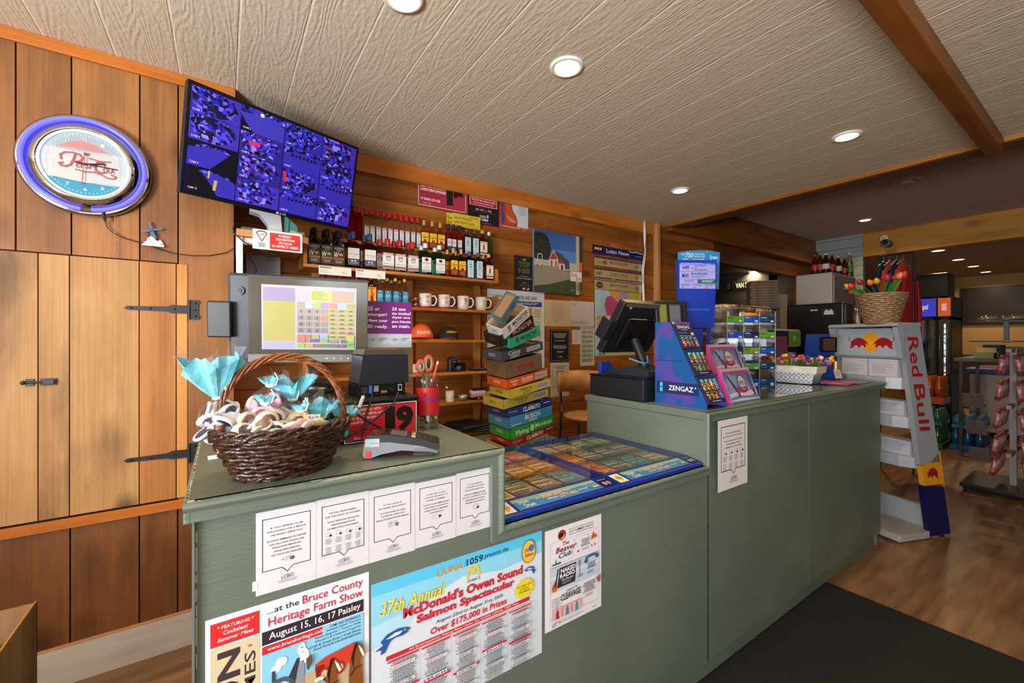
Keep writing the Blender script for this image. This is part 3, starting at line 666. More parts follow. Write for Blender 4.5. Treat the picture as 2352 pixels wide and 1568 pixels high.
s.poly([(.585, .52), (.62, .5), (.625, .56), (.6, .62), (.59, .6)], '#5a4a38')
for dx, dy in ((0, 0), (.16, -.05)):
    s.poly([(.70 + dx, .82 + dy), (.715 + dx, .70 + dy), (.745 + dx, .62 + dy), (.775 + dx, .61 + dy), (.80 + dx, .66 + dy), (.815 + dx, .72 + dy), (.79 + dx, .735 + dy), (.775 + dx, .70 + dy), (.78 + dx, .80 + dy), (.80 + dx, .97 + dy), (.70 + dx, .97)], '#7c4a22')
    s.poly([(.765 + dx, .62 + dy), (.79 + dx, .66 + dy), (.81 + dx, .72 + dy), (.795 + dx, .73 + dy), (.775 + dx, .67 + dy)], '#e8e0d4'); s.poly([(.715 + dx, .70 + dy), (.74 + dx, .60 + dy), (.765 + dx, .595 + dy), (.74 + dx, .68 + dy), (.73 + dx, .8 + dy)], '#2c1a12')
    s.line([(.71 + dx, .85 + dy), (.745 + dx, .80 + dy), (.79 + dx, .80 + dy)], '#1c1a22', .01)
s.ell(.665, .72, .03, .02, '#e8d8b0'); s.ell(.665, .80, .05, .07, '#5aa8d8'); star(s, .56, .415, .012, '#c41f5a', A); star(s, .585, .385, .008, '#3a4a6a', A); star(s, .55, .385, .008, '#2a7a6a', A); star(s, .565, .45, .011, '#3a8ad0', A)
tag(s.build('event_poster', None, (xa.x, YQ, zt - h_)), 'white and blue farm show poster with horses and steam engine, lowest left on the counter', 'poster')

# salmon derby poster
x0, z0, w_, h_ = rectY(YS, 854.7, 1247.3, 1345.4, 1640, 1220, 1500.8)
z1 = z0 + h_; zt = (W(854.7, 1345.4, Y=YS).z + W(1247.3, 1220, Y=YS).z) / 2; h_ = zt - W(1248, 1500.8, Y=YS).z; z0 = zt - h_; A = w_ / h_
s = Sheet(w_, h_, '#cfdae6', t=.0005, rough=.3); s.xs, s.xo, s.ys = .97, -.016, .68
s.poly([(.017, 0), (1.047, 0), (1.047, .12), (.017, .12)], '#56bfe6'); s.poly([(.017, .12), (1.047, .12), (1.047, .26), (.75, .3), (.5, .22), (.28, .34), (.017, .40)], '#86cdec'); s.poly([(.017, .40), (.28, .34), (.2, .5), (.017, .62)], '#aad6ec')
s.tx('LiUNA', .355, .055, .505, .135, '#d8802c', 1.6); s.tx('local', .512, .06, .522, .125, '#d05a3a', rot=1); s.tx('1059', .527, .05, .63, .125, '#1f3444', 2.4); s.tx('presents the', .638, .055, .80, .12, '#1f2a34', .6, .2)
s.tx('37th Annual', .055, .20, .40, .335, '#e8d44a', 2.6, .25, out='#1c1c1c')
for k in (-1, 1): s.line([(.568 + k * .035, .255), (.568 + k * .032, .19), (.568 + k * .022, .15), (.568 + k * .012, .15), (.568 + k * .003, .21)], '#e8c23c', .014)
s.tx("i'm lovin' it", .53, .265, .61, .305, '#1f2a34', .6)
s.tx("McDonald's Owen Sound", .17, .32, .90, .425, '#cf2436', 4.5, out='#7c8890'); s.tx('Salmon Spectacular', .24, .44, .84, .545, '#cf2436', 4.5, out='#7c8890')
s.tx('August 22nd to August 31st, 2025', .345, .565, .76, .61, '#22242c', .4, .2); s.tx('Over $175,000 in Prizes', .315, .625, .785, .705, '#cf2436', 3)
s.rect(.085, .725, .95, .765, '#cf2430'); s.tx('All Entertainment Taking Place Under the LiUNA LOCAL 1059 Tent', .20, .733, .87, .758, '#f4ecec', 1.4)
def fish(cx, cy, sc_, fl):
    P = [(-.9, .1), (-.5, -.35), (.2, -.5), (.8, -.3), (1, -.05), (.6, 0), (.9, .1), (.5, .25), (0, .2), (-.3, .35), (-.5, .8), (-.62, 1.15), (-.9, 1.2), (-.85, .8), (-1.25, .75), (-.75, .45)]
    s.poly([(cx + fl * x * sc_, cy + y * sc_ * A) for x, y in P], '#27549c'); s.poly([(cx + fl * x * sc_, cy + y * sc_ * A) for x, y in [(-.6, .05), (0, -.25), (.5, -.2), (.3, .02), (-.2, .1)]], '#cfe0ee'); s.ell(cx + fl * .62 * sc_, cy - .18 * sc_ * A, .05 * sc_, .05 * sc_ * A, '#e8f0f4', 10)
fish(.13, .55, .08, 1); fish(.95, .40, .042, -1)
s.ell(.943, .188, .052, .135, '#3a4250', 28); s.ell(.943, .188, .048, .128, '#e6b740', 28); s.ell(.962, .155, .022, .04, '#3c78c0'); s.tx('37th', .91, .15, .945, .19, '#2a3a6a', 2, .2); s.tx('Salmon', .912, .205, .975, .245, '#2a3a6a', 2, .2)
s.poly([(.91 + (.075 if k % 2 else .065) * math.cos(PI * k / 14), .60 + (.12 if k % 2 else .1) * math.sin(PI * k / 14)) for k in range(28)], '#e2cf34')
for i, t_ in enumerate(('THE DERBY WITH', '65 BOATS', 'FOR PRIZES')): s.tx(t_, .91 - len(t_) * .004, .555 + i * .033, .91 + len(t_) * .004, .578 + i * .033, '#2b2b20', .8)
for k in range(5):
    a = .09 + k * .174; s.rect(a, .775, a + .162, .79, '#cf2430'); s.line([(a + .168, .775), (a + .168, 1.44)], '#9a9aa4', .0015)
    s.greek(a + .01, .80, a + .15, 1.43, 42, ['#3a3a44', '#4a4a54', '#5a3a3a'][k % 3], 40 + k, .4, True)
    s.rect(a, 1.07 + .05 * (k % 3), a + .162, 1.09 + .05 * (k % 3), '#cf2430')
    for j, (nm, cc) in enumerate((('BEHIND BARS', '#cc6a2a'), ("KID'S DAY", '#cf2436'), ('THE BECKETT FAMILY', '#3a3a44'), ('Bell', '#2a5a9a'), ('ENTERTAINMENT', '#3a3a44'), ('SALMON SPECTACULAR', '#3a3a44'), ('REPTILIAN AFTERNOON', '#3a3a44'))):
        if (j + k) % 2 == 0: s.rect(a + .02, .83 + .085 * j, a + .14, .865 + .085 * j, '#cfdae6'); s.tx(nm, a + .03, .835 + .085 * j, a + .13, .86 + .085 * j, cc, .8)
    s.rect(a + .005, .84, a + .03, .86, '#dbe2ea'); s.line([(a + .008, .858), (a + .012, .842), (a + .016, .85), (a + .02, .842), (a + .024, .858)], '#d8a020', .003)
tag(s.build('event_poster', None, (x0, YQ, z0)), 'wide blue salmon derby poster with red title, beside the farm show poster', 'poster')

# playhouse poster
x0, z0, w_, h_ = rectY(YS, 1254.7, 1384, 1222.6, 1458, 1181, 1393); A = w_ / h_
s = Sheet(w_, h_, '#dfdfe8', t=.0005, rough=.4)
s.ell(.28, .085, .07, .052, '#a5303a', 24); s.ell(.28, .10, .045, .03, '#e09a3c', 18); s.poly([(.22, .09), (.25, .06), (.31, .07), (.3, .1), (.25, .12)], '#3a1c1c')
s.tx('Bruce County Playhouse presents:', .40, .045, .85, .062, '#33333c', .2); s.tx('HOT SUMMER NIGHTS', .40, .068, .85, .092, '#2b2b34', .5); s.tx("Summer '25 Professional Season", .40, .098, .85, .114, '#33333c')
s.frame(.08, .135, .945, .385, '#9a9aa4', .003); s.frame(.08, .385, .945, .625, '#9a9aa4', .003); s.frame(.08, .625, .945, .90, '#9a9aa4', .003)
s.tx('The', .28, .155, .40, .195, '#a5283a', 2, .2); s.tx('Beaver', .17, .20, .53, .255, '#7c2030', 2, .2); s.tx('Club', .22, .262, .44, .315, '#1e5c60', 2, .2)
s.poly([(.10, .365), (.12, .35), (.16, .35), (.175, .30), (.185, .35), (.25, .345), (.26, .365)], '#1e6a52'); s.poly([(.80, .20), (.83, .17), (.845, .15), (.855, .18), (.90, .2), (.91, .225), (.80, .235)], '#cc5a2c'); s.rect(.80, .285, .875, .31, '#e8e0e0'); s.rect(.80, .285, .82, .31, '#a5283a'); s.rect(.855, .285, .875, .31, '#a5283a')
P = [(.26, .36), (.4, .355), (.48, .335), (.45, .29), (.47, .265), (.55, .25), (.52, .21), (.47, .17), (.55, .15), (.68, .155), (.75, .17), (.76, .215), (.82, .25), (.9, .23), (.91, .18)]
for i in range(len(P) - 1):
    (ax, ay), (bx_, by) = P[i], P[i + 1]
    for k in range(4): s.ell(ax + (bx_ - ax) * k / 4, ay + (by - ay) * k / 4, .004, .003, '#33333c', 6); s.n -= 1
s.n += 1; s.greek(.60, .20, .78, .28, 6, '#4a4a54', 5, .4, True); s.greek(.62, .295, .76, .325, 2, '#9a9aa4', 6, .35, True); s.greek(.54, .30, .58, .33, 1, '#33333c', 6)
s.rect(.083, .388, .942, .622, '#b8c8dc'); s.rect(.083, .47, .942, .50, '#cdd9e8')
s.poly([(.23, .405), (.52, .405), (.50, .60), (.19, .60)], '#33303a'); s.tx('NAKED', .25, .42, .51, .465, '#e8e8ee', 4); s.tx('RADIO', .235, .472, .495, .515, '#e8e8ee', 4); s.tx('The Musical', .26, .525, .46, .545, '#e8e8ee', 1); s.greek(.24, .555, .46, .585, 2, '#9a9aa4', 3, .4, True)
s.ell(.145, .585, .05, .04, '#c46a2c', 18); s.ell(.155, .55, .035, .028, '#c46a2c', 16); s.line([(.16, .555), (.20, .415)], '#2b2020', .02); s.ell(.15, .57, .015, .012, '#3a2018', 10)
s.ell(.575, .425, .03, .03, '#8a8f98', 14); s.line([(.575, .45), (.575, .555)], '#6a6f78', .012); s.ell(.585, .56, .05, .014, '#8a8f98', 14)
s.line([(.68, .43), (.70, .405), (.76, .395), (.85, .395), (.90, .41)], '#2c6290', .03); s.ell(.69, .435, .035, .022, '#2c6290'); s.ell(.895, .42, .035, .022, '#2c6290')
s.greek(.68, .465, .90, .53, 5, '#33333c', 8, .4, True); s.greek(.70, .55, .84, .585, 2, '#6a6a74', 9, .35, True)
s.tx('Leave It To', .34, .64, .54, .665, '#2b2b34', 1.2, .1); s.tx('CLEAVAGE', .24, .675, .59, .74, '#22222a', 2.4)
s.greek(.62, .66, .88, .77, 7, '#33333c', 12, .4, True); s.greek(.64, .785, .84, .815, 2, '#9a5a5a', 13, .35, True)
for k in range(16): s.ell(.10 + (k % 4) * .035, .70 + (k // 4) * .028, .016, .009, '#c4c4c8' if k % 2 else '#aeb0b4', 8)
for k, (bg, dr) in enumerate((('#e0a8b0', '#a52838'), ('#e0a8b0', '#2a8aa8'), ('#e0a8b0', '#1f9ab8'))):
    a = .095 + .165 * k; s.rect(a, .795, a + .155, .89, bg); s.poly([(a + .05, .89), (a + .06, .85), (a + .05, .83), (a + .07, .82), (a + .09, .82), (a + .11, .83), (a + .10, .85), (a + .115, .89)], dr); s.ell(a + .08, .81, .015, .012, '#8a5a40', 10)
s.poly([(.86, .64), (.945, .63), (.945, .70), (.90, .70)], '#8a6a5a'); s.tx('brucecountyplayhouse.com', .20, .925, .62, .945, '#33333c', .2); s.ell(.11, .94, .025, .018, '#33333c'); s.ell(.11, .94, .019, .014, '#dfdfe8'); s.n += 1; s.tx('f', .103, .931, .117, .949, '#33333c', 1)
s.ell(.165, .935, .025, .018, '#8a8a92'); s.ell(.165, .935, .019, .014, '#dfdfe8'); s.tx('Bruce', .78, .925, .87, .94, '#33333c', 1)
tag(s.build('event_poster', None, (x0, YQ, z0)), 'tall white playhouse season poster right of the blue salmon poster', 'poster')

# ---- floor mat and cardboard box
MAT = noisy('mat_pile', '#14110f', '#2c2723', 150, .95, bump=.9, stretch=(1, 3, 1))
mt = thing('floor_mat', 'dark brown ribbed entrance mat on the floor along the counter', 'mat', (0, 0, 0))
MB().box(.9, 2.71, -1.2, .945, .0, .008, MAT).build('pile', mt, bevel=.003); MB().box(.88, 2.725, -1.22, .953, 0, .004, col('#17120f', .8)).build('rubber_edge', mt, bevel=.0015)
cb = thing('cardboard_box', 'open brown cardboard box at the lower left corner with dark packets inside', 'box', (0, 0, 0))
CARD = noisy('cardboard', '#8d6a45', '#7d5b39', 30, .85, stretch=(1, 1, .1)); t = .005
m = MB(); X0, X1, Y0, Y1, Z1 = -.80, -.40, 1.16, 1.6, .65
m.box(X0, X1, Y0, Y0 + t, 0, Z1, CARD).box(X0, X1, Y1 - t, Y1, 0, Z1, CARD).box(X0, X0 + t, Y0, Y1, 0, Z1, CARD).box(X1 - t, X1, Y0, Y1, 0, Z1, CARD).box(X0, X1, Y0, Y1, .001, t, CARD)
m.build('carton', cb); MB().box(X1 - .0035, X1 - .0005, Y0, Y1, Z1, Z1 + .004, col('#b5822c', .6)).build('yellow_rim', cb)
for k in range(5):
    z = .40 + .036 * k
    o = MB().box(X0 + .03, X1 - .02 - .01 * k, Y0 + .03, Y1 - .04, z, z + .034, col('#23212c', .4)).box(X0 + .05, X1 - .05, Y0 + .1, Y0 + .22, z + .034, z + .0345, col('#c9c4d0', .5)).build('packet', None, bevel=.004)
    tag(o, 'dark printed packet stacked inside the cardboard box' , 'packet', 'packets in the cardboard box')
# ================================================================ THINGS ON THE LEFT END AND ABOVE
BLK = col('#16181d', .42); BLK2 = col('#0e0f12', .3); NAVY = col('#1d2430', .38); GRY = col('#60656b', .45); CHROME = col('#b8b8bc', .08, 1); WHT = col('#e6e6e4', .5)
# --- neon clock on the barn boards
ck = thing('neon_wall_clock', 'round chrome wall clock with glowing blue neon ring on the plank wall', 'clock', (W(196, 370, Y=2.25).x - .006, YA - .0005, W(196, 372, Y=2.25).z)); ck.scale = (.93, .93, .93)
R = .205
MB().lathe([(R, 0), (R + .004, -.02), (R + .002, -.035), (R - .006, -.038), (R - .026, -.037), (R - .030, -.044), (R - .058, -.062), (R - .064, -.062), (R - .068, -.05), (.0001, -.05)], (0, 0, 0), CHROME, 64, 'Y', cap=False).build('chrome_case', ck)
NEO = col('#5f5cff', .3, emit=1.0)
MB().tube([((R - .019) * math.sin(.09 + 2 * PI * i / 60 * .972), -.047, -(R - .019) * math.cos(.09 + 2 * PI * i / 60 * .972)) for i in range(61)], .0085, NEO, 10).build('neon_tube', ck)
MB().tube([((R - .069) * math.sin(2 * PI * i / 48), -.056, (R - .069) * math.cos(2 * PI * i / 48)) for i in range(48)], .005, col('#dff2ff', .3, emit=1.2), 8, closed=True).build('inner_tube', ck)
r = R - .07; s = Sheet(2 * r, 2 * r, '#dcdfe0', t=.0, rough=.35)
s.mb = MB(); s.n = 0
s.ell(.5, .5, .5, .5, '#a9b2b8', 48)
def chord(s, y, up, c, curve=0):
    P = []
    a0 = math.asin((.5 - y) / .5)
    if up: an = [a0 + (PI - 2 * a0) * i / 20 for i in range(21)]
    else: an = [a0 - (PI + 2 * a0) * i / 20 for i in range(21)]
    P = [(.5 + .5 * math.cos(a), .5 - .5 * math.sin(a)) for a in an]
    k = P[::-1]; x0_, x1_ = P[-1][0], P[0][0]
    mid = [(x0_ + (x1_ - x0_) * i / 10, y + curve * math.sin(2 * PI * i / 10)) for i in range(1, 10)]
    s.poly(P + mid, c)
chord(s, .30, True, '#94a4ac', .02); s.poly([(.2, .285), (.32, .19), (.45, .15), (.6, .17), (.76, .27), (.6, .29), (.4, .275)], '#b87c80')
chord(s, .76, False, '#1f87a8', -.02); s.poly([(.12, .30), (.5, .33), (.88, .30), (.9, .74), (.5, .78), (.1, .74)], '#b9b9bb')
for k in range(60):
    a = 2 * PI * k / 60; s.ell(.5 + .44 * math.sin(a), .5 - .44 * math.cos(a), .006, .006, '#f4f8f8', 6); s.n -= 1
s.n += 1
for k in range(1, 13):
    a = 2 * PI * k / 12; cx, cy = .5 + .385 * math.sin(a), .5 - .385 * math.cos(a); s.tx(str(k), cx - .02, cy - .022, cx + .02, cy + .022, '#e8f2f4', .8)
RED = '#a8444c'
s.line([(.39, .38), (.37, .46), (.34, .54), (.29, .575), (.24, .57), (.22, .54), (.25, .53)], RED, .028); s.line([(.24, .47), (.23, .41), (.28, .365), (.36, .35), (.44, .365), (.47, .41), (.45, .46), (.39, .485)], RED, .024)
s.tx('EPSI', .40, .48, .56, .565, RED, 1.2); s.line([(.57, .515), (.60, .515)], RED, .016); s.line([(.72, .47), (.70, .43), (.64, .44), (.61, .50), (.62, .57), (.67, .60), (.72, .58)], RED, .026); s.tx('OLA', .70, .50, .83, .585, RED, 1.2)
s.line([(.40, .60), (.5, .615), (.60, .60), (.68, .625), (.76, .665), (.83, .66), (.85, .625), (.80, .605)], RED, .018); s.line([(.55, .40), (.66, .42), (.78, .405)], RED, .018)
for v_i in range(len(s.mb.v)): pass
s.mb.build('dial', ck, loc=(-r, -.0515, -r))
h = MB().tube([(0, -.058, 0), (.06, -.058, .012)], .0028, col('#1a1a1a', .4), 6).tube([(-.02, -.058, 0), (0, -.058, 0)], .0028, col('#1a1a1a', .4), 6); h.build('hour_hand', ck)
MB().tube([(-.028, -.061, .002), (.10, -.061, -.004)], .0022, col('#1a1a1a', .4), 6).build('minute_hand', ck)
MB().tube([(0, -.063, .034), (-.008, -.063, -.08)], .0012, col('#c2333c', .4), 6).ball((.002, -.063, .04), .006, col('#c2333c', .4), 10).ball((-.008, -.063, -.082), .003, col('#c2333c', .4), 8).build('second_hand', ck)
ccx, ccy, ccz = ck.location
def ckp(u, v, Y): q = W(u, v, Y=Y); return ((q.x - ccx) / .93, (Y - ccy) / .93, (q.z - ccz) / .93)
MB().tube([ckp(237, 484, 2.29), ckp(238, 492, 2.295), ckp(242, 508, 2.305)], [.006, .007, .004], col('#222226', .5), 8).build('cable_plug', ck)
P = [(242, 508), (246, 522), (262, 536), (285, 547), (310, 554), (335, 560), (365, 572), (400, 582), (440, 587), (480, 587), (520, 580), (537, 570)]
MB().tube([ckp(u, v, 2.317) for u, v in P], .0022, col('#1a1714', .5), 6).build('power_cord', ck)
m = MB()
for k in range(36): q = ckp(264.5 + .6 * math.sin(k), 484 + k * 3.05, 2.312); m.ball(q, .0022, col('#cfcac0', .25, .8), 5)
m.build('pull_chain', ck)
# --- windmill ornament
q = W(352, 545, Y=YA - .01); wm = thing('windmill_magnet', 'small blue and white windmill ornament hanging below the neon clock', 'ornament', (q.x, YA - .001, q.z - .018))
DB = col('#3c6d8f', .4); IV = noisy('delft', '#d6dcda', '#7fa0b8', 160, .4, lo=.5, hi=.7)
m = MB().prism([(-.032, -.014), (.034, -.016), (.034, -.008), (.028, .004), (.022, .010), (.014, .004), (.010, .006), (.004, .016), (-.008, .022), (-.018, .012), (-.03, -.004)], -.012, 0, IV)
m.box(-.034, .036, -.02, 0, -.020, -.013, col('#c9d3cf', .5)); m.ball((.026, -.014, -.012), .005, col('#d0a030', .5), 8).ball((-.028, -.012, .004), .007, col('#c0384a', .5), 8).ball((-.018, -.012, .028), .007, col('#c02a34', .5), 8)
m.build('cottage', wm)
MB().prism([(-.012, .018), (.006, .018), (.003, .05), (-.008, .05)], -.010, -.001, DB).build('mill_tower', wm)
m = MB()
for a in (20, 110, 200, 290):
    a = math.radians(a); c_, s_ = math.cos(a), math.sin(a); m.prism([(-.003 + x * c_ - z * s_, .046 + x * s_ + z * c_) for x, z in ((0, -.002), (.034, -.006), (.034, .004), (0, .002))], -.016, -.013, DB)
m.build('mill_sails', wm)

# --- television on its arm
tv = thing('television', 'wall mounted flat screen television showing a grid of security camera views', 'television', (.215, 2.197, 2.117), rot=(math.radians(13.5), math.radians(.3), math.radians(18.5)))
w_, h_ = .73, .425
m = MB().box(-w_ / 2, w_ / 2, 0, .03, -h_ / 2, h_ / 2, BLK).box(-w_ * .38, w_ * .38, .03, .05, -h_ * .4, h_ * .3, BLK)
m.build('housing', tv, bevel=.004)
fr = MB()
for a in ((-w_ / 2, w_ / 2, h_ / 2 - .012, h_ / 2), (-w_ / 2, w_ / 2, -h_ / 2, -h_ / 2 + .016), (-w_ / 2, -w_ / 2 + .012, -h_ / 2 + .016, h_ / 2 - .012), (w_ / 2 - .012, w_ / 2, -h_ / 2 + .016, h_ / 2 - .012)): fr.box(a[0], a[1], -.006, 0, a[2], a[3], BLK2)
fr.build('bezel', tv, bevel=.0015)
sw, sh = w_ - .024, h_ - .028
s = Sheet(sw, sh, '#241a66', t=.0008, rough=.3, emit=.3, gap=.0001)
def cctv(i):
    k = 'cctv%d' % i
    return multi(k, [['#05041a', '#120a3c', '#2a1fa8', '#4a3ce0', '#1a1030', '#2230c8', '#6a5cff', '#0a0820'], ['#07051c', '#1c1470', '#3a2ed8', '#0a0614', '#5a2a9a', '#1430b8', '#241a80', '#8078f0']][i % 2], 75 + 14 * (i % 3), rough=.35, emit=.28)
rn = random.Random(11); FL = ['#2e2694', '#362ca0', '#281f80']; DKp = ['#08061a', '#100a2a', '#060510']
BZ = [(0, 1, 3), (1, 0, 0), (2, 1, 2), (3, 1, 1), (4, 1, 5), (5, 1, 4), (6, 0, 0), (7, 1, 3), (8, 0, 1), (9, 1, 2), (10, 1, 4), (11, 0, 0), (12, 0, 1), (13, 1, 5), (14, 0, 0), (15, 1, 2)]
for i in range(16):
    cx, cy = i % 4, i // 4; x0, y0 = cx / 4 + .002, cy / 4 + .003; x1, y1 = x0 + .246, y0 + .244
    f = FL[rn.randrange(3)]
    def q(x, y): return (x0 + (x1 - x0) * x, y0 + (y1 - y0) * y)
    if BZ[i][1]:
        s.rect(x0, y0, x1, y1, f)
        s.poly([q(.0, .02), q(.5, 0), q(.82, .1), q(.95, .45), q(.8, .8), q(.55, 1), q(.2, .93), q(.05, .6)], cctv(i))
        for k in range(14):
            a, b_ = rn.uniform(.08, .8), rn.uniform(.05, .8); c_, d_ = rn.uniform(.02, .14), rn.uniform(.03, .14); e_ = rn.uniform(-.06, .06)
            s.poly([q(a, b_), q(a + c_, b_ + e_), q(a + c_ + .03, b_ + d_ + e_), q(a + .03, b_ + d_)], rn.choice(['#0a0824', '#05040f', '#3c44e8', '#6a60ff', '#1c22a0', '#8a7cf0', '#1c1450', '#12102e']))
    else:
        s.rect(x0, y0, x1, y1, '#3028a0'); s.poly([q(0, 0), q(1, 0), q(1, .3 + .1 * (i % 3)), q(.6, .12), q(.3, .2), q(0, .32)], cctv(i)); s.poly([q(0, .32), q(.3, .2), q(.6, .12), q(1, .35), q(1, 1), q(0, 1)], ['#3028a0', '#3a34a8', '#3028a0'][i % 3])
        if i in (8, 12): s.poly([q(0, 0), q(1, .0), q(1, .35), q(.75, .1), q(.3, .08), q(0, .3)], '#070514'); s.poly([q(.45, 1), q(.85, .2), q(1, .25), q(1, 1)] if i == 8 else [q(0, .1), q(.3, .2), q(.55, .75), q(.62, 1), q(0, 1)], '#080614')
        if i == 12: s.poly([q(.55, .38), q(.62, .38), q(.59, .8), q(.53, .8)], '#a89a50'); s.poly([q(.42, .05), q(.46, .05), q(.45, .35), q(.41, .35)], '#a89a50')
        if i == 1: s.ell(*q(.45, .15), .012, .02, '#c0d8d0'); s.poly([q(0, .4), q(.12, .7), q(.3, 1), q(0, 1)], '#08061a')
        if i in (11, 14, 6):
            for k in range(7): a = .2 + .1 * k; s.poly([q(a, .28 + .05 * (k % 2)), q(a + .06, .28), q(a + .05, .4), q(a, .42)], '#0c0a2c')
    if i == 5: s.poly([q(.2, .35), q(.45, .33), q(.46, .5), q(.2, .52)], '#c02a60')
    if i == 10: s.poly([q(.02, .15), q(.1, .15), q(.14, .6), q(.06, .65)], '#c02440')
    s.tx('CAM %d' % (i + 1), x0 + .012, y0 + .205, x0 + .055, y0 + .225, '#c8c4f0', .6)
s.build('screen', tv, loc=(-sw / 2, -.0005, -sh / 2 + .002))
b = Sheet(.05, .012, '#1a1b20', t=.0005); b.ell(.2, .5, .12, .45, '#c8c8cc', 14); b.tx('LG', .42, .15, .95, .85, '#c8c8cc', 1.5); b.build('brand_badge', tv, loc=(-.005, -.006, -h_ / 2 + .002))
MB().box(-.06, .06, .05, .062, -.06, .06, BLK).tube([(0, .055, 0), (-.03, .13, .02)], .018, BLK, 8).build('mount_arm', tv)

# --- basket of wrapped cookies
WK = noisy('dark_wicker', '#140c0a', '#4a2e20', 60, .22, bump=.4, stretch=(1, 1, 2), lo=.3, hi=.75); WKH = noisy('handle_wicker', '#5a2c12', '#9a5a30', 60, .35, bump=.4, lo=.3, hi=.7)
BX, BY = .108, 1.025; bk = thing('wicker_basket', 'oval dark brown wicker basket with a tall hoop handle on the green counter', 'basket', (BX, BY, ZT), rz=.26)
bk.scale = (.80, .84, 1)
def ov(a, k, z): # oval ring point, k 0 bottom..1 rim
    rx = .112 + .052 * k; ry = .078 + .045 * k; return Vector((rx * math.cos(a), ry * math.sin(a), z))
m = MB(); N = 72; rows = 11; Hh = .085
for r_ in range(rows):
    z = .008 + Hh * r_ / (rows - 1); k = z / Hh
    P = []
    for i in range(N):
        a = 2 * PI * i / N; o = .0032 * (1 if ((i // 3 + r_) % 2 == 0) else -1) * abs(math.sin(PI * (i % 3 + .5) / 3))
        p = ov(a, k, z + .0012 * math.sin(i * 1.7 + r_)); n_ = Vector((math.cos(a), math.sin(a), 0)); P.append(p + n_ * o)
    m.tube(P, .0042, WK, 6, closed=True)
m.build('woven_side', bk)
m = MB()
for i in range(24):
    a = 2 * PI * i / 24; m.tube([ov(a, 0, .002), ov(a, .5, .045), ov(a, 1, .09)], .0028, WKH if i % 3 == 0 else WK, 5)
m.build('stakes', bk)
m = MB()
for ph in range(3):
    P = []
    for i in range(96):
        a = 2 * PI * i / 96; t_ = 9 * a + ph * 2 * PI / 3; p = ov(a, 1.04 + .045 * math.cos(t_), .096 + .008 * math.sin(t_)); P.append(p)
    m.tube(P, .0048, WK, 6, closed=True)
for ph in range(2):
    P = [ov(2 * PI * i / 80, .02 + .05 * math.cos(8 * 2 * PI * i / 80 + ph * PI), .006 + .004 * math.sin(8 * 2 * PI * i / 80 + ph * PI)) for i in range(80)]
    m.tube(P, .0045, WK, 6, closed=True)
m.build('braided_rim', bk)
MB().lathe([(.0001, .003), (1, .003)], (0, 0, 0), WK, 40, sx=.112, sy=.078, cap=False).build('base', bk)
m = MB()
for ph in range(5):
    P = []
    for i in range(61):
        t_ = i / 60; a = PI * (1 - t_); c_ = Vector((.150 * math.cos(a) * (1 - .02 * math.sin(a)), -.028 * math.cos(a), .085 + .158 * math.sin(a) ** .8 if 0 < i < 60 else .085)); tw = 22 * t_ + ph * 2 * PI / 5
        rad = Vector((math.cos(a), 0, math.sin(a))); P.append(c_ + rad * (.0058 * math.cos(tw)) + Vector((0, 1, 0)) * (.0058 * math.sin(tw)))
    m.tube(P, .0034, WKH, 6)
m.build('handle', bk)
m = MB()
for k in range(7):
    for sx in (-1, 1): m.lathe([(.011, -.002), (.0125, 0), (.011, .002)], (sx * .149, -sx * .0, .088 + .0042 * k), WKH, 14, cap=False)
for sx in (-1, 1):
    for k in range(5): m.tube([(sx * (.152), -.006 + .003 * k + sx * .028 * -sx * 0, .095), (sx * .158, -.006 + .003 * k, .078), (sx * .15, -.005 + .003 * k, .06)], .002, col('#b08a68', .5), 5)
m.build('handle_binding', bk)
